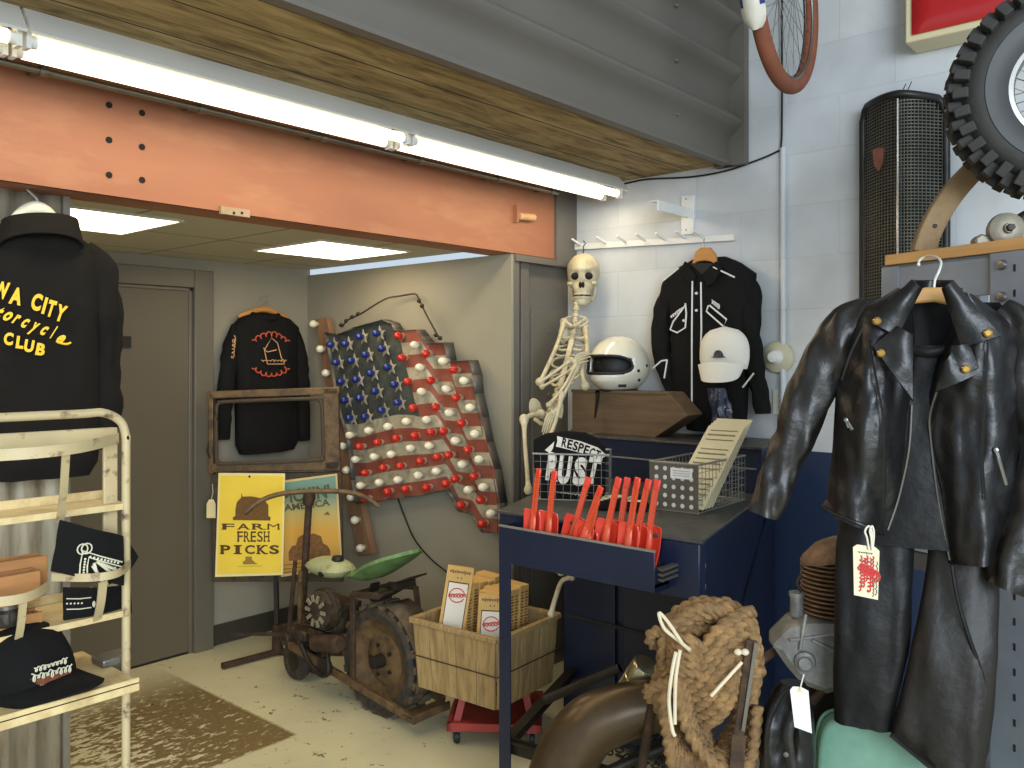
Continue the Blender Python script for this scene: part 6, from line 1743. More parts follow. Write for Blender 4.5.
# ================================================================== SHELVING ON THE RIGHT
M_shelfsteel = mat('slate_shelf_steel', (128, 134, 142), rough=.42, metal=.3, var=.12, scale=7, second=(130, 128, 122), amount=.2, sharp=.3)
M_pine = mat('pine_edge', (190, 142, 84), rough=.6, var=.15, scale=4, stretch=(1, 6, 10))
q = at(884, 266, 2.47); SYW = -113
t = thing('shelving_unit', 'slotted steel shelving with a pine-edged top shelf behind the leather jacket', 'shelving', (q.x, q.y, 0), SYW)
shel = t
SZT = q.z
P = lambda u, v, y=0: px(t, u, v, y)
xpost = P(992, 285)[0]; xpr = P(1022, 285)[0]; xend = .62
mb = MB(); mb.box2((.006, -.004, SZT), (xend, .02, SZT + .030)); obj('pine_edge', mb, M_pine, t, bevel=.002)
mb = MB(); mb.box2((0.01, .02, SZT + .002), (xend, .40, SZT + .026)); obj('top_shelf', mb, M_pine, t)
mb = MB(); mb.box2((-.006, .0, SZT - .105), (xend, .006, SZT - .001)); mb.box2((-.006, .0, SZT - .012), (xend, .05, SZT - .001)); mb.box2((-.006, 0, SZT - .105), (.03, .3, SZT - .09)); obj('shelf_beam', mb, M_shelfsteel, t, bevel=.002)
mb = MB(); mb.box2((-.006, -.004, SZT - .095), (.05, .0, SZT - .006)); obj('end_bracket', mb, M_shelfsteel, t)
mb = MB(); mb.box2((xpost, -.010, 0), (xpr + .03, -.004, SZT - .002)); mb.box2((xpost, -.010, 0), (xpost + .004, .05, SZT - .002)); z = .12; xs_ = xpr - .012
while z < SZT - .02:
    mb.box((xs_, -.0105, z), (.006, .002, .018), mi=1); z += .062
po = obj('post', mb, [M_shelfsteel, M_hole], t, bevel=.001)
for v in (265, 297):
    a_ = P(1005, v); obj('bolt', MB().lathe([(0, -.020), (.010, -.019), (.013, -.012), (.013, -.006)], (a_[0], 0, a_[1]), (0, 1, 0), 14), M_chr, po)
for z_ in (.58, 1.10):
    mb = MB(); mb.box2((-.0, .01, z_ - .05), (xend, .016, z_)); mb.box2((0, .01, z_ - .004), (xend, .40, z_)); obj('shelf', mb, M_shelfsteel, t)
mb = MB(); mb.box2((-.0, .36, 0), (.04, .40, SZT)); obj('post', mb, M_shelfsteel, t)
zz = P(970, 690)[1]; mb = MB(); a_ = P(986, 698); mb.box2((a_[0] - .03, -.006, a_[1] - .05), (xpr, -.001, a_[1] + .05)); obj('gusset_plate', mb, M_shelfsteel, t, bevel=.002)

# tin box and small tan item seen through the gap
# curved wooden bow
t = thing('wooden_bow', 'curved weathered wooden wheel segment standing on the top shelf under the tyre', 'wood piece', at(920, 252, 2.50), -62)
S = lambda u, v, y=0: V((px(t, u, v, y)[0], y, px(t, u, v, y)[1]))
mb = MB(); pts = smooth_path([S(922, 254), S(929, 233), S(941, 210), S(957, 188), S(978, 166), S(996, 152)], 5); fr = []
rings = []
for i, p in enumerate(pts):
    T = (pts[min(i + 1, len(pts) - 1)] - pts[max(i - 1, 0)]).normalized(); n_ = T.cross(V((0, 1, 0))).normalized()
    w = .030
    rings.append([p + n_ * w + V((0, -.03, 0)), p - n_ * w + V((0, -.03, 0)), p - n_ * w + V((0, .03, 0)), p + n_ * w + V((0, .03, 0))])
mb.loft(rings, True); obj('bow', mb, mat('weathered_ash', (150, 122, 84), rough=.7, var=.2, scale=7, second=(110, 88, 60), amount=.3, sharp=.4), t, bevel=.004)
mb = MB(); mb.lathe([(0, -.004), (.006, -.003), (.007, .004)], S(935, 226, -.031), (0, 1, 0), 10); obj('bolt_head', mb, M_iron, t)
# small pulley / bearing block on the shelf
t = thing('bearing_block', 'small grey cast bearing with a round hub on the top shelf', 'machine part', at(998, 248, 2.22), -62)
S = lambda u, v, y=0: V((px(t, u, v, y)[0], y, px(t, u, v, y)[1]))
M_cast = mat('grey_casting', (142, 134, 118), rough=.5, metal=.4, var=.2, scale=16, bump=.15)
c_ = S(1005, 230); mb = MB(); mb.lathe([(0, -.040), (.012, -.040), (.014, -.028), (.030, -.026), (.042, -.018), (.044, .0), (.040, .02), (0, .02)], c_, (0, 1, 0), 24); obj('hub', mb, M_cast, t)
mb = MB(); mb.lathe([(0, -.054), (.009, -.054), (.011, -.04)], c_, (0, 1, 0), 6); obj('nut', mb, M_iron, t)
mb = MB(); mb.prism([tuple(S(*x).xz) for x in ((975, 238), (982, 233), (990, 236), (996, 226), (1004, 220), (1016, 218), (1030, 226), (1032, 247), (976, 247))], .0, .05); obj('body', mb, M_cast, t, bevel=.006)
mb = MB(); mb.cyl(S(1018, 222, .02), S(1034, 212, .02), .018, .016, 12); obj('pipe', mb, M_iron, t)

# knobbly tyre
tc_ = at(1065, 92, 2.22)
t = thing('knobbly_tyre', 'big black knobbly tyre on a chromed rim at the upper right above the shelf', 'tyre', tc_, -90 + 24)
t.scale = (.93, .93, .93)
R = .282
M_tyre = mat('black_tyre', (50, 48, 45), rough=.75, var=.15, scale=14, bump=.15); M_side = mat('grey_sidewall', (58, 59, 60), rough=.55, var=.12, scale=8)
# axle along local y, facing the viewer (-y)
mb = MB(); prof = [(.150, -.055), (.165, -.068), (.195, -.080), (.225, -.082), (.246, -.072), (.262, -.050), (.268, 0), (.262, .050), (.246, .072), (.195, .08), (.15, .055)]
rings = []
for k in range(72):
    a_ = 2 * pi * k / 72; rings.append([V((r * cos(a_), y_, r * sin(a_))) for r, y_ in prof])
mb.loft(rings, False, closed=True); ty = obj('carcass', mb, M_tyre, t)
mb = MB(); mb.lathe([(.152, -.062), (.170, -.0765), (.196, -.0835), (.216, -.0850), (.218, -.080), (.16, -.05)], (0, 0, 0), (0, 1, 0), 72, cap=False); obj('sidewall_band', mb, M_side, ty)
nk = 34
for k in range(nk):
    a_ = 2 * pi * k / nk; mb = MB()
    for row_, (y_, ln_, off) in enumerate(((-.064, .036, 0), (-.022, .030, .5), (.022, .030, 0), (.064, .036, .5))):
        b_ = a_ + off * 2 * pi / nk; rr = R * (1.0 if abs(y_) < .05 else .965)
        mb.box((rr * cos(b_), y_, rr * sin(b_)), (.040, ln_, .028), rot=Matrix.Rotation(-b_, 3, 'Y') @ Matrix.Rotation(0 if abs(y_) < .05 else math.copysign(.35, y_) * -1, 3, 'Z'))
    obj('tread_blocks', mb, M_tyre, ty, bevel=.003)
mb = MB(); mb.lathe([(.155, -.052), (.152, -.060), (.144, -.060), (.138, -.045), (.134, -.01), (.138, .045), (.15, .055)], (0, 0, 0), (0, 1, 0), 64, cap=False); rm = obj('rim', mb, M_chr, t); rm.modifiers.new('s', 'SOLIDIFY').thickness = .004
mb = MB()
for k in range(32):
    a_ = 2 * pi * k / 32; sy = 1 if k % 2 else -1; b_ = a_ + (.6 if (k // 2) % 2 else -.6); mb.tube([(.03 * cos(b_), sy * .035, .03 * sin(b_)), (.136 * cos(a_), 0, .136 * sin(a_))], .0016, 5)
obj('spokes', mb, M_chr, t)
mb = MB(); mb.lathe([(0, -.06), (.014, -.06), (.036, -.042), (.024, -.02), (.024, .02), (.036, .042), (0, .05)], (0, 0, 0), (0, 1, 0), 20); obj('hub', mb, M_cast, t)
# ================================================================== LEATHER JACKET AND TROUSERS
def leather(name, rgb, wear, rough=.38):
    m = mat(name, rgb, rough=rough, var=.2, scale=6, second=wear, amount=.2, sharp=.5, bump=.35, bscale=26, spec=.5)
    nt = m.node_tree; b = nt.nodes['Principled BSDF']
    # fine grain on top of the creases
    tc = nt.nodes.new('ShaderNodeTexCoord'); n = nt.nodes.new('ShaderNodeTexNoise'); n.inputs['Scale'].default_value = 320; nt.links.new(tc.outputs['Object'], n.inputs['Vector'])
    bp = nt.nodes.new('ShaderNodeBump'); bp.inputs['Strength'].default_value = .12; bp.inputs['Distance'].default_value = .002
    old = b.inputs['Normal'].links[0].from_socket; nt.links.new(n.outputs[0], bp.inputs['Height']); nt.links.new(old, bp.inputs['Normal']); nt.links.new(bp.outputs[0], b.inputs['Normal'])
    return m
M_lea = leather('black_leather', (15, 15, 17), (34, 30, 25)); M_lea2 = leather('brownish_black_leather', (22, 19, 17), (42, 34, 25))
M_lea3 = leather('matt_black_leather', (17, 17, 18), (30, 27, 24), .5); M_lea3.node_tree.nodes['Principled BSDF'].inputs['Specular IOR Level'].default_value = .3
M_gold = mat('brass_snap', (190, 150, 80), rough=.25, metal=.9); M_zip = mat('zip_metal', (120, 116, 108), rough=.35, metal=.85)
JD = 2.05
q = at(925, 300, JD)
t = thing('leather_jacket', 'black leather motorcycle jacket with brass snaps hanging in front of the shelving', 'jacket', q, -74)
jk = t
P = lambda u, v, y=0: px(t, u, v, y)
PP = lambda u, v, y=0: V((P(u, v, y)[0], y, P(u, v, y)[1]))
E = lambda pts, y=0: [P(u, v, y) for u, v in pts]
# back panel with the dark lining showing in the neck
mb = MB(); panel(mb, E([(868, 300), (846, 330), (836, 370), (834, 420), (832, 470), (834, 520)], .075), E([(1000, 302), (1020, 330), (1024, 370), (1022, 430), (1018, 500), (1006, 545)], .075), bulge=-.015, fold=.01, y0=.085, th=.005, freq=(12, 4)); obj('back', mb, M_lea, t)
mb = MB(); panel(mb, E([(902, 288), (902, 310), (906, 350), (908, 400)], .06), E([(962, 288), (960, 310), (952, 350), (945, 400)], .06), bulge=-.03, fold=.006, y0=.055); obj('lining', mb, M_lining, t)
# fronts
mb = MB(); panel(mb, E([(898, 288), (868, 306), (846, 328), (840, 362), (836, 400), (833, 450), (827, 500), (822, 508)]), E([(908, 296), (913, 325), (914, 362), (911, 400), (909, 450), (897, 500), (886, 533), (885, 535)]), bulge=.070, fold=.020, y0=.02, nu=34, nv=54, freq=(20, 5), seed=3, th=.006); obj('left_front', mb, M_lea, t)
mb = MB(); panel(mb, E([(956, 292), (950, 330), (938, 362), (930, 392), (929, 430), (935, 480), (943, 530), (950, 562)]), E([(976, 298), (1012, 322), (1024, 352), (1026, 400), (1024, 450), (1018, 500), (1010, 540), (1003, 560)]), bulge=.075, fold=.020, y0=.02, nu=34, nv=54, freq=(20, 5), seed=8, th=.006); obj('right_front', mb, M_lea, t)
# hem bands
mb = MB(); mb.tube(smooth_path([PP(822, 506, -.0), PP(835, 514, -.040), PP(858, 523, -.058), PP(875, 530, -.03), PP(886, 535, .012)], 5), .0045, 8); obj('hem', mb, M_lea2, t)
mb = MB(); mb.tube(smooth_path([PP(950, 562, .012), PP(965, 562, -.03), PP(980, 561, -.045), PP(1003, 559, .01)], 5), .005, 8); obj('hem', mb, M_lea2, t)
# sleeves
mb = MB(); sleeve(mb, [PP(872, 308, .04), PP(853, 324, .04), PP(829, 356, .035), PP(812, 390, .03), PP(797, 430, .02), PP(780, 470, .01), PP(764, 515, .0)], [.034, .058, .060, .057, .051, .045, .040], flat=.72, fold=.012, n=40, seed=2, freq=16, k=12); obj('sleeve', mb, M_lea2, t)
mb = MB(); sleeve(mb, [PP(996, 312, .04), PP(1017, 330, .04), PP(1034, 380, .03), PP(1042, 440, .02), PP(1034, 500, .01), PP(1020, 550, -.02), PP(1004, 588, -.03)], [.034, .056, .06, .058, .054, .048, .042], flat=.76, fold=.012, n=40, seed=9, freq=16, k=12); obj('sleeve', mb, M_lea2, t)
# collar flaps and lapels: thick sheets lying on the fronts
def flap(nm, quad, y, m=M_lea, th=.009, curl=.010):
    A, B, C_, D = quad; mb = MB()
    def fn(s, u_):
        p = V(A).lerp(V(B), s).lerp(V(D).lerp(V(C_), s), u_); yy = y - curl * sin(pi * s) - .006 * noise.noise(V((p.x * .05, p.y * .05, 1))); x, z = P(p.x, p.y, yy); return (x, yy, z)
    mb.sheet(fn, 12, 12, th); return obj(nm, mb, m, t, angle=60, bevel=.002)
flap('collar', [(913, 280), (921, 288), (897, 336), (868, 322)], -.062, curl=.014); flap('collar', [(952, 281), (943, 288), (962, 348), (1001, 336)], -.066, curl=.014)
flap('collar_stand', [(913, 280), (952, 280), (958, 300), (904, 300)], .02, curl=-.055)
flap('lapel', [(898, 326), (912, 334), (913, 402), (872, 346)], -.072); flap('lapel', [(951, 350), (945, 366), (936, 392), (977, 374)], -.074); flap('lapel', [(952, 346), (968, 343), (979, 368), (940, 384)], -.071)
for u, v, y_ in ((877, 321, -.082), (881, 353, -.088), (988, 333, -.086), (966, 369, -.092)):
    obj('snap', MB().lathe([(0, -.006), (.006, -.006), (.0095, -.003), (.010, .003)], PP(u, v, y_), (0, 1, 0), 16), M_gold, t)
# zips: the front zip edges, pocket zips
mb = MB(); mb.tube(smooth_path([PP(938, 388, -.05), PP(930, 415, -.01), PP(931, 440, .0), PP(937, 490, .0), PP(944, 530, .0), PP(950, 560, .0)], 6), .0032, 6); obj('front_zip', mb, M_zip, t)
mb = MB(); mb.tube(smooth_path([PP(912, 405, .0), PP(909, 450, .0), PP(899, 497, .005), PP(888, 530, .0)], 6), .0032, 6); obj('front_zip', mb, M_zip, t)
def pocket_zip(p0, p1):
    mb = MB(); mb.tube([p0, p1], .0045, 6, flat=.6); z_ = obj('pocket_zip', mb, M_zip, t)
    mb = MB(); mb.lathe([(0, -.004), (.005, -.003), (.006, .0)], p0, (0, 1, 0), 12); mb.bar(p0, p0 + V((.006, -.004, -.018)), .005, .0025, up=(0, -1, 0)); obj('zip_pull', mb, M_chr, z_)
pocket_zip(PP(996, 450, -.062), PP(1006, 485, -.055)); pocket_zip(PP(846, 420, -.06), PP(852, 430, -.064))
mb = MB(); mb.tube(smooth_path([PP(988, 340, -.07), PP(985, 400, -.075), PP(982, 450, -.072), PP(985, 500, -.07)], 5), .003, 5); obj('seam', mb, M_lea2, t)
mb = MB(); mb.tube(smooth_path([PP(868, 340, -.06), PP(878, 390, -.07), PP(884, 430, -.07), PP(884, 510, -.06)], 5), .003, 5); obj('seam', mb, M_lea2, t)
mb = MB(); mb.tube(smooth_path([PP(872, 306, -.005), PP(862, 330, -.03), PP(850, 356, -.035), PP(842, 380, -.02)], 5), .004, 5); obj('armhole_seam', mb, M_lea2, t)
# hanger
t = thing('hanger', 'pale wooden hanger with a white hook holding the leather jacket on the shelf edge', 'hanger', q, -74)
mb = MB(); mb.prism(E([(911, 304), (914, 291), (925, 287.5), (942, 287.5), (952, 291), (953, 306), (934, 302)], .02), .01, .034); obj('bar', mb, mat('pale_hanger_wood', (206, 156, 92), rough=.4, var=.08), t, bevel=.006)
mb = MB(); mb.tube(smooth_path([PP(934, 290, .02), PP(935, 280, .02), PP(939, 271, .02), PP(941, 262, .06), PP(936, 257, .10), PP(927, 256, .15), PP(920, 260, .16), PP(918.5, 264, .15)], 6), .0030, 8); mb.ell(PP(918.5, 264.5, .15), .0045, 8, 6); obj('hook', mb, mat('white_coated_wire', (220, 216, 206), rough=.35), t)
# trousers hung under the jacket
t = thing('leather_trousers', 'black leather trousers hanging below the leather jacket with slanted hems', 'trousers', q, -74)
def row(u0, u1, v, hd, yc=.035):
    a, b = P(u0, v, yc), P(u1, v, yc); return (a[1], a[0], b[0], hd, yc)
mb = MB(); body_loft(mb, [row(908, 950, 346, .018), row(900, 955, 380, .022), row(880, 965, 440, .030), row(862, 985, 500, .035), row(856, 992, 540, .035)], fold=.010, freq=(18, 4)); obj('seat', mb, M_lea3, t)
mb = MB(); mb.tube(smooth_path([PP(908, 349, .01), PP(930, 352, .0), PP(950, 349, .01)], 5), .012, 8, flat=.5); obj('waistband', mb, M_lea3, t)
mb = MB(); body_loft(mb, [row(905, 930, 392, .02, .07), row(872, 926, 450, .03, .07), row(842, 920, 505, .04, .065), row(836, 914, 545, .043, .05), row(835, 912, 592, .045), row(834, 910, 640, .044), row(833, 901, 680, .042), row(834, 893, 718, .040)], fold=.016, freq=(14, 3.5), seed=4, n=44); obj('leg', mb, M_lea3, t)
mb = MB(); rows = [row(930, 948, 392, .018, .075), row(928, 980, 450, .03, .075), row(927, 1000, 505, .04, .07), row(929, 1000, 540, .043, .06), row(923, 999, 592, .045, .035), row(911, 998, 645, .046, .005), row(900, 994, 700, .046, 0), row(891, 990, 733, .045, 0), row(906, 987, 746, .044, .0), row(934, 984, 770, .042, .0)]
body_loft(mb, rows, fold=.016, freq=(14, 3.5), seed=9, n=44); obj('leg', mb, leather('brown_black_leather', (24, 20, 17), (40, 33, 26), .52), t)
mb = MB(); mb.tube(smooth_path([PP(952, 565, -.034), PP(958, 600, -.038), PP(970, 640, -.040), PP(984, 680, -.034), PP(985, 715, -.03)], 5), .0045, 6); obj('side_seam', mb, M_lea3, t)
mb = MB(); mb.tube([PP(891, 735, -.045), PP(934, 770, -.042)], .006, 6); obj('hem', mb, M_lea3, t)
# price tag tied to the jacket
q2 = at(866, 575, 1.94)
t = thing('price_tag', 'cream price tag with a red stamp tied by white string to the leather jacket', 'tag', q2, -70)
price_tag('', '', [px(t, *x) for x in ((853, 547), (857, 544.5), (875, 547), (879.5, 551), (878, 600), (854, 595))], 0, t, mcard=mat('cream_tag_card', (226, 214, 180), rough=.8, var=.04))
S = lambda u, v, y=0: V((px(t, u, v, y)[0], y, px(t, u, v, y)[1]))
mb = MB()
for dx in (0, 3.2): mb.tube(smooth_path([S(869 + dx, 550, -.003), S(867 + dx * 1.3, 538, -.006), S(865 + dx * 1.5, 531, -.006), S(869 + dx, 526, -.002), S(872 + dx * .6, 534, .0), S(871 + dx * .5, 549, .001)], 5), .0022, 6)
obj('string', mb, M_string, t)
mb = MB(); c_ = S(868, 573, -.001)
rnd = random.Random(3)
for k in range(5):
    a_ = S(861 + k * 3.0, 557 + 2 * (k % 2), -.001); b_ = S(860 + k * 3.0, 592 - 5 * (k % 3), -.001); mb.script(a_.x, a_.z, b_.x, b_.z, .008 + .004 * (k % 2), 8, .0013, -.0015, seed=k)
mb.script(c_.x - .016, c_.z + .012, c_.x + .02, c_.z - .008, .03, 7, .0022, -.0015, seed=21); obj('red_stamp', mb, M_redink, t)
mb = MB()
for (u0, v0, u1, v1) in ((858, 552, 873, 554), (874, 578, 873, 597), (877, 562, 876, 596)): a_, b_ = S(u0, v0), S(u1, v1); mb.script(a_.x, a_.z, b_.x, b_.z, .005, 6, .0007, -.0012, seed=int(u0))
obj('writing', mb, M_ink, t)

# ================================================================== FOREGROUND JUNK UNDER THE JACKET
# rope coil
M_rope = mat('manila_rope', (156, 120, 74), rough=.85, var=.22, scale=22, second=(98, 76, 50), amount=.45, sharp=.4, bump=.4, bscale=160)
ROPED = 2.2
q = at(708, 690, ROPED)
t = thing('rope_coil', 'thick tan coiled rope bundle tied with white cord in front of the navy bench', 'rope', q, -62)
S = lambda u, v, y=0: V((px(t, u, v, y)[0], y, px(t, u, v, y)[1]))
TW = 240.0; rr = .0138
rope = MB()
def strand(mb, pts, r=rr, closed=False, k=24): mb.tube(smooth_path(pts, k, closed), r, 12, closed=closed, lobes=3, twist=TW, lob=.26)
# turns over the top, each a little behind or in front of its neighbour
for i in range(11):
    f = i / 10; yo = -.075 + .15 * f
    tl = [S(664 + 3 * sin(i * 2.1), 668 + 4 * sin(i), yo + .01), S(664 + 5 * f, 640 - 5 * sin(i * 1.3), yo), S(676 + 4 * sin(i * 1.7), 617 + 5 * cos(i * 2), yo), S(700 + 3 * sin(i * 3), 604 + 9 * abs(f - .5) + 3 * sin(i * 2.7), yo), S(729, 607 + 8 * abs(f - .5) + 3 * cos(i * 1.9), yo), S(749 + 2 * sin(i), 628 + 4 * sin(i * 2.3), yo), S(755 + 3 * sin(i * 1.4), 662, yo), S(751, 700 + 6 * sin(i * 2.2), yo)]
    strand(rope, tl)
for i in range(9):
    f = i / 8; yo = -.07 + .13 * f; k_ = 9 + 4 * (i % 2)
    strand(rope, [S(672, 672 + 3 * sin(i), yo + .01), S(672 + k_ * .4, 645, yo), S(682, 617 + k_ * .9, yo), S(703, 605 + k_, yo), S(727 - k_ * .3, 610 + k_ * .9, yo), S(745 - k_ * .6, 634, yo), S(750 - k_ * .8, 664, yo), S(746 - k_ * .8, 700, yo)])
for i in range(8):
    f = i / 7; yo = -.05 + .12 * f; k_ = 22 + 8 * (i % 3)
    strand(rope, [S(676, 676, yo), S(676 + k_ * .3, 646, yo), S(686, 619 + k_ * .6, yo), S(704, 608 + k_, yo), S(724 - k_ * .3, 612 + k_ * .9, yo), S(738 - k_ * .4, 640, yo), S(742 - k_ * .4, 670, yo)])
# diagonal wraps across the front
for i in range(7):
    a_ = S(738 + 3.5 * i, 616 + 9.2 * i, -.088); b_ = S(690 + 5 * i, 664 + 8.4 * i, -.100)
    strand(rope, [S(752 + .8 * i, 612 + 10 * i, -.03), a_, S(716 + 4.5 * i, 632 + 8.4 * i, -.110 - .006 * (i % 2)), b_, S(668 + 6 * i, 676 + 8 * i, -.07)])
obj('wound_turns', rope, M_rope, t, angle=80)
knot = MB()
for i in range(5): strand(knot, [S(668, 640 + 7 * i, -.06), S(676, 638 + 8 * i, -.12), S(690, 640 + 8 * i, -.135), S(700, 648 + 7 * i, -.105)], .012)
strand(knot, [S(655, 646, -.03), S(650, 640, -.05), S(654, 632, -.06), S(668, 634, -.08), S(682, 642, -.12)], .013); strand(knot, [S(652, 700, -.02), S(648, 690, -.06), S(660, 684, -.09), S(676, 680, -.11)], .013)
obj('knot', knot, M_rope, t, angle=80)
hang = MB()
for i in range(9):
    f = i / 8; yo = -.10 + .012 * i
    strand(hang, [S(676 + 4 * i, 668 + 2 * i, yo), S(680 + 3.4 * i, 700, yo - .01), S(688 + 2.2 * i, 730 + 2 * (i % 3), yo - .012), S(706 + 1.4 * i, 756 - 1.0 * i + 4 * (i % 2), yo - .014), S(728 + .8 * i, 752 - 6 * i + 20, yo - .005), S(750 - 1.2 * i, 742 - 7 * i + 18, yo + .01), S(757 - 1.5 * i, 706 + 3 * i, yo + .02)])
for i in range(5): strand(hang, [S(668 - 1.5 * i, 664, -.07 + .01 * i), S(664 - 2.0 * i, 700, -.08 + .01 * i), S(668 + 3 * i, 740, -.08 + .012 * i), S(676 + 6 * i, 790, -.06)], .0135)
for i in range(4): strand(hang, [S(690 + 9 * i, 752, -.03), S(702 + 8 * i, 775, -.05), S(720 + 8 * i, 782, -.06), S(750 + 1 * i, 758 - 6 * i, -.02)])
obj('hanging_loops', hang, M_rope, t, angle=80)
M_cord = mat('white_cord', (216, 200, 170), rough=.85)
for nm, pts in (('tie_cord', [(676, 652), (672, 672), (669, 700), (672, 728), (675, 736)]), ('tie_cord', [(680, 650), (676, 676), (675, 700), (675, 724)]), ('tie_cord', [(682, 643), (668, 622), (659, 613), (664, 628), (678, 640), (690, 650)])):
    mb = MB(); mb.tube(smooth_path([S(u, v, -.165 if v > 640 else -.15) for u, v in pts], 6), .0045, 7); obj(nm, mb, M_cord, t)
mb = MB(); mb.tube([S(711, 696, -.150), S(742, 662, -.135)], .0042, 7); obj('cord_end', mb, M_cord, t)
for u in (738, 745):
    mb = MB(); mb.ell(S(u, 652, -.135), (.010, .009, .008), 10, 8); obj('cord_knot', mb, M_cord, t)
# iron strap hook the rope hangs on
t = thing('iron_strap', 'flat rusty iron strap standing through the rope coil on its right side', 'iron bar', at(742, 690, ROPED - .07), -62)
S = lambda u, v, y=0: V((px(t, u, v, y)[0], y, px(t, u, v, y)[1]))
mb = MB(); pts = [S(752, 640, -.075), S(748, 668, -.075), S(744, 700, -.07), S(739, 734, -.06)]
for i in range(3): mb.bar(pts[i], pts[i + 1] + (pts[i + 1] - pts[i]) * .02, .026, .010, up=(0, -1, 0))
mb.bar(pts[3], V((pts[3].x - .05, pts[3].y, -THINGS[t.name].translation.z)), .034, .010, up=(0, -1, 0)); obj('strap', mb, M_rust, t, bevel=.002)
mb = MB(); mb.bar(S(756, 642, -.083), S(743, 730, -.07), .008, .014, up=(0, -1, 0)); obj('edge_rib', mb, M_steel_grey, t)

# bent leather-brown exhaust pipe
M_pipe = mat('brown_patina_pipe', (86, 68, 44), rough=.32, metal=.45, var=.2, scale=6, second=(58, 46, 32), amount=.4, sharp=.5)
t = thing('bent_pipe', 'fat bent brown metal pipe left of the rope coil', 'pipe', at(610, 720, 2.55), -62)
S = lambda u, v, y=0: V((px(t, u, v, y)[0], y, px(t, u, v, y)[1]))
mb = MB(); mb.tube(smooth_path([S(552, 800, -.02), S(566, 760, -.01), S(588, 728, .0), (S(618, 714, .01)), S(652, 706, .02), S(700, 704, .03)], 8), [.095, .094, .090, .084, .076, .070], 28); obj('pipe', mb, M_pipe, t)
mb = MB(); mb.tube([S(690, 704, .03), S(703, 704, .03)], .076, 28); obj('end_ring', mb, M_iron, t)
# bright tin can
t = thing('tin_can', 'dull chrome metal can lying behind the bent brown pipe', 'can', at(640, 676, 2.62), -62)
S = lambda u, v, y=0: V((px(t, u, v, y)[0], y, px(t, u, v, y)[1]))
mb = MB(); a_, b_ = S(630, 690, .02), S(646, 666, -.02); ax = (b_ - a_).normalized(); Lc = (b_ - a_).length
mb.lathe([(0, 0), (.036, 0), (.043, .006), (.043, Lc * .5), (.045, Lc * .52), (.043, Lc * .54), (.043, Lc), (.038, Lc + .006), (0, Lc + .006)], a_, ax, 28); obj('body', mb, mat('tarnished_chrome', (176, 164, 130), rough=.22, metal=.9, var=.15), t)
mb = MB(); mb.tube([S(652, 684, -.03), S(660, 672, -.04)], .004, 6); obj('spout', mb, M_chr, t)

# small engine: finned cylinder on an alloy crankcase
M_fin = mat('rusty_fins', (146, 114, 86), rough=.7, metal=.3, var=.2, scale=14, second=(90, 66, 48), amount=.4, sharp=.4); M_alloy = mat('grey_alloy', (146, 144, 138), rough=.5, metal=.3, var=.2, scale=12, second=(96, 95, 92), amount=.3, sharp=.4, bump=.2)
t = thing('small_engine', 'small engine with a rusty finned cylinder on a grey crankcase beside the leather trousers', 'engine', at(818, 680, 2.36), -66)
S = lambda u, v, y=0: V((px(t, u, v, y)[0], y, px(t, u, v, y)[1]))
cx = S(834, 600).x; z0, z1 = S(834, 612).z, S(834, 563).z
mb = MB(); mb.lathe([(.060, z0 - .02), (.060, z1 + .01), (0, z1 + .02)], (cx, .02, 0), (0, 0, 1), 24)
nf = 12
for k in range(nf):
    z = z0 + (z1 - z0) * k / (nf - 1); mb.lathe([(.05, z - .0024), (.086, z - .0022), (.088, z), (.086, z + .0022), (.05, z + .0024)], (cx, .02, 0), (0, 0, 1), 32)
obj('finned_cylinder', mb, M_fin, t)
mb = MB(); rings = []
for z, r in ((z1 + .012, .088), (z1 + .03, .084), (z1 + .058, .05), (z1 + .066, .02)): rings.append([V((cx + r * cos(2 * pi * j / 20), .02 + r * sin(2 * pi * j / 20), z + .35 * .0 + (.25 * r * cos(2 * pi * j / 20)))) for j in range(20)])
mb.loft(rings, True); obj('cylinder_head', mb, M_fin, t)
mb = MB(); mb.lathe([(.07, z0 - .045), (.078, z0 - .02), (.06, z0 - .012)], (cx, .02, 0), (0, 0, 1), 20); obj('base_flange', mb, M_fin, t)
mb = MB()
cc = S(822, 655); tip = S(769, 640)
rings = []
for y_, k in ((-.075, .72), (-.06, .92), (-.02, 1.0), (.06, 1.0), (.08, .8)):
    ring = []
    for (u, v) in ((768, 637), (786, 619), (806, 614), (832, 614), (852, 618), (856, 650), (850, 680), (826, 688), (800, 678), (784, 660)):
        p = S(u, v); ring.append(V((cc.x + (p.x - cc.x) * k, y_, cc.z + (p.z - cc.z) * k)))
    rings.append(ring)
mb.loft(rings, True); obj('crankcase', mb, M_alloy, t, bevel=.006, angle=30)
mb = MB()
for (u0, v0, u1, v1) in ((806, 614, 800, 650), (790, 640, 836, 634), (812, 640, 842, 655), (842, 655, 858, 636)): mb.bar(S(u0, v0, -.078), S(u1, v1, -.082), .008, .010, up=(0, -1, 0))
obj('casting_ribs', mb, M_alloy, t, bevel=.002)
mb = MB(); mb.lathe([(0, -.10), (.016, -.10), (.018, -.09), (.026, -.086), (.03, -.07)], S(804, 652), (0, 1, 0), 16); obj('shaft_boss', mb, M_alloy, t)
mb = MB(); mb.cyl(S(797, 616, .0), S(797, 594, .0), .019, .019, 14); mb.cyl(S(797, 596, 0), S(797, 592, 0), .022, .022, 14); obj('breather', mb, M_alloy, t)
mb = MB(); mb.tube(smooth_path([S(802, 592), S(797, 582), S(804, 572), S(801, 566)], 4), .005, 6); obj('lead', mb, M_iron, t)
mb = MB(); mb.cyl(S(752, 667, .0), S(776, 650, 0), .014, .012, 12); obj('shaft', mb, M_rust, t)
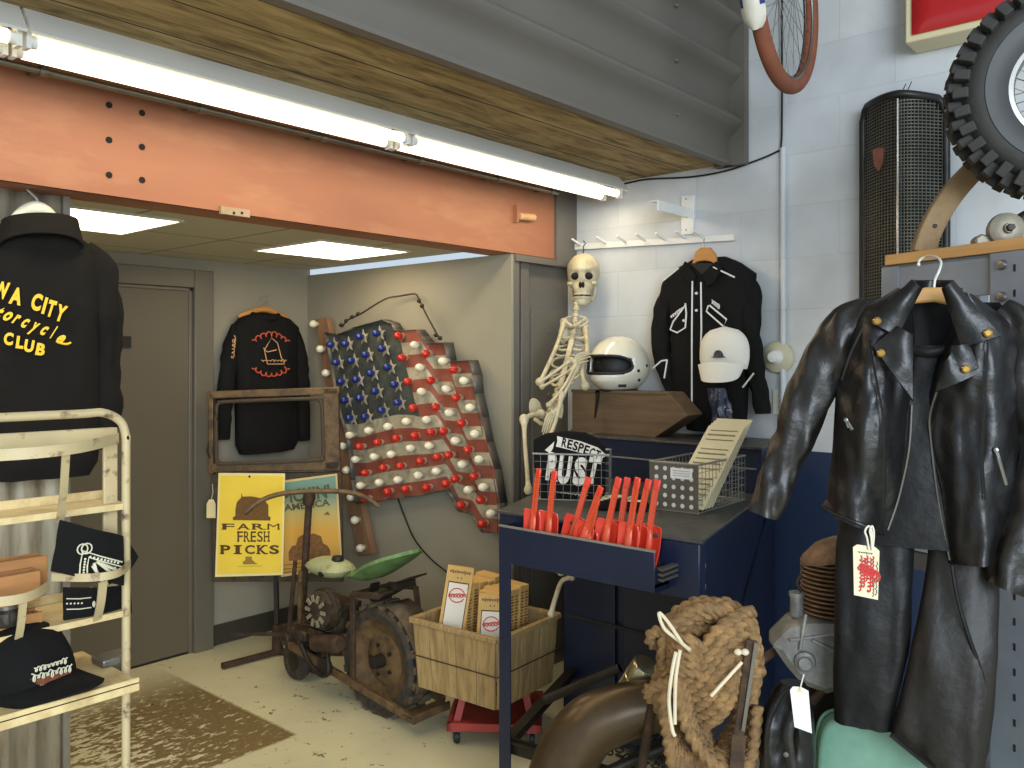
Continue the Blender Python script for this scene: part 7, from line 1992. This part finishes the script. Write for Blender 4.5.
mb = MB(); mb.cyl(S(812, 702, -.05), S(838, 672, -.06), .011, .009, 10); obj('kick_lever', mb, M_rust, t)
zf = -THINGS[t.name].translation.z
mb = MB(); mb.box((S(822, 680).x, .05, (S(822, 684).z + zf) / 2), (.12, .08, S(822, 684).z - zf)); obj('engine_stand', mb, M_iron, t, bevel=.004)
# black saddlebag with its tag
t = thing('saddlebag', 'creased black leather bag on end between the rope coil and teal seat', 'bag', at(795, 740, 2.1), -66)
S = lambda u, v, y=0: V((px(t, u, v, y)[0], y, px(t, u, v, y)[1]))
def row(u0, u1, v, hd, yc=.02): a, b = S(u0, v), S(u1, v); return (a.z, a.x, b.x, hd, yc)
mb = MB(); body_loft(mb, [row(780, 804, 684, .02), row(770, 811, 696, .04), row(761, 815, 722, .055), row(757, 816, 750, .06), row(757, 817, 800, .06)], fold=.024, freq=(16, 8), n=44, seed=5); obj('body', mb, M_lea, t)
mb = MB(); mb.tube(smooth_path([S(788, 690, -.025), S(778, 702, -.05), S(768, 728, -.06), S(766, 770, -.06)], 5), .006, 6); obj('welt', mb, M_lea2, t)
mb = MB(); mb.tube(smooth_path([S(794, 712, -.05), S(788, 735, -.06), S(792, 768, -.06)], 5), .012, 8, flat=.4); obj('strap', mb, M_lea2, t)
obj('rivet', MB().lathe([(0, -.006), (.006, -.005), (.007, .0)], S(786, 754, -.075), (0, 1, 0), 12), M_zip, t)
zf = -THINGS[t.name].translation.z
mb = MB(); mb.box((S(794, 790).x, .02, (S(794, 790).z + zf) / 2), (.13, .09, S(794, 790).z - zf)); obj('support_box', mb, M_iron, t, bevel=.004)
t = thing('price_tag', 'plain white card tag hanging in front of the black saddlebag', 'tag', at(800, 708, 1.98), -66)
price_tag('', '', [px(t, *x) for x in ((790, 690), (793, 686.5), (801, 687), (808.5, 691), (812, 733.5), (794.5, 727))], 0, t, mcard=M_whitecard, string=[(px(t, 800, 690)[0], -.002, px(t, 800, 690)[1]), (px(t, 801, 684)[0], -.004, px(t, 801, 684)[1]), (px(t, 804, 676)[0], .01, px(t, 804, 676)[1])])
obj('eyelet', MB().lathe([(.002, -.002), (.005, -.002), (.005, .0)], (px(t, 800, 690.5)[0], 0, px(t, 800, 690.5)[1]), (0, 1, 0), 12), M_card, t)
# teal vinyl seat in the corner
M_teal = mat('worn_teal_vinyl', (100, 142, 122), rough=.45, var=.1, scale=6, second=(124, 160, 138), amount=.35, sharp=.5, bump=.06)
q = at(880, 745, 2.22)
t = thing('vinyl_seat', 'worn teal vinyl seat cushion at the bottom edge under the trouser leg', 'seat', q, -66)
S = lambda u, v, y=0: V((px(t, u, v, y)[0], y, px(t, u, v, y)[1]))
a_, b_ = S(816, 712), S(960, 745)
mb = MB(); prof = [(818, 800), (815, 770), (817, 735), (822, 717), (834, 710), (850, 710), (880, 714), (905, 722), (925, 733), (945, 752), (955, 775), (958, 800)]
rings = []
for y_, k, dz in ((-.05, .93, 0), (-.047, .975, 0), (-.036, .995, 0), (-.01, 1, 0), (.03, 1, 0), (.05, .96, 0)):
    c_ = S(886, 790); rings.append([V((c_.x + (S(u, v).x - c_.x) * k, y_, c_.z + (S(u, v).z - c_.z) * k)) for u, v in prof])
mb.loft(rings, True); obj('cushion', mb, M_teal, t, sub=1, angle=70)
mb = MB(); mb.tube(smooth_path([V((S(u, v).x, .0, S(u, v).z)) for u, v in prof], 4), .0045, 8); obj('piping', mb, M_teal, t)
for dx in (-.13, .08):
    mb = MB(); mb.cyl((dx, .0, S(880, 795).z), (dx, .0, -q.z), .016, n=12); obj('leg', mb, M_iron, t)
# scrap in the bench's lower tray
for (nm, lb, c, p0, p1, r, m) in (('scrap_tube', 'thin rusty tube standing in the scrap left of the rope', 'tube', at(636, 800, 2.5), at(655, 690, 2.45), .014, M_rust), ('scrap_tube', 'dark iron tube lying across the bench lower rail', 'tube', at(545, 700, 3.3), at(620, 668, 3.2), .018, M_iron), ('scrap_tube', 'dark tube lying low among scrap under the bent pipe', 'tube', at(600, 775, 2.6), at(690, 735, 2.6), .016, M_iron)):
    mb = MB(); mb.cyl(p0, p1, r, r, 14); tag(obj(nm, mb, m), lb, c)
t = thing('chain_heap', 'heap of dark oily chain under the bent pipe', 'chain', at(660, 745, 2.7), -62)
mb = MB(); rnd = random.Random(5)
S = lambda u, v, y=0: V((px(t, u, v, y)[0], y, px(t, u, v, y)[1]))
path = smooth_path([S(600 + 110 * rnd.random(), 728 + 45 * rnd.random(), -.06 + .16 * rnd.random()) for k in range(16)], 16)
for i in range(0, len(path) - 2, 2):
    p = path[i]; T = (path[i + 2] - p).normalized() if (path[i + 2] - p).length > 1e-6 else V((1, 0, 0)); u = T.orthogonal().normalized(); w = T.cross(u)
    if (i // 2) % 2: u, w = w, u
    mb.tube([p + T * .013 * cos(a) + u * .008 * sin(a) for a in [2 * pi * k / 8 for k in range(8)]], .0035, 5, closed=True)
o = obj('links', mb, M_iron, t); o['kind'] = 'stuff'
t = thing('red_carton', 'dark red can seen between the trouser legs on the shelf', 'can', at(911, 530, 2.6), -66)
S = lambda u, v, y=0: V((px(t, u, v, y)[0], y, px(t, u, v, y)[1]))
mb = MB(); zb, zt = S(911, 552).z, S(911, 535).z; mb.lathe([(0, zb), (.03, zb), (.031, zb + .004), (.031, zt - .006), (.022, zt), (.0, zt)], (0, 0, 0), (0, 0, 1), 20); obj('body', mb, mat('dark_red_tin', (110, 36, 36), rough=.4), t)
mb = MB(); mb.lathe([(.012, zt), (.012, zt + .02), (0, zt + .02)], (0, 0, 0), (0, 0, 1), 16); obj('cap', mb, M_plastic_w, t)
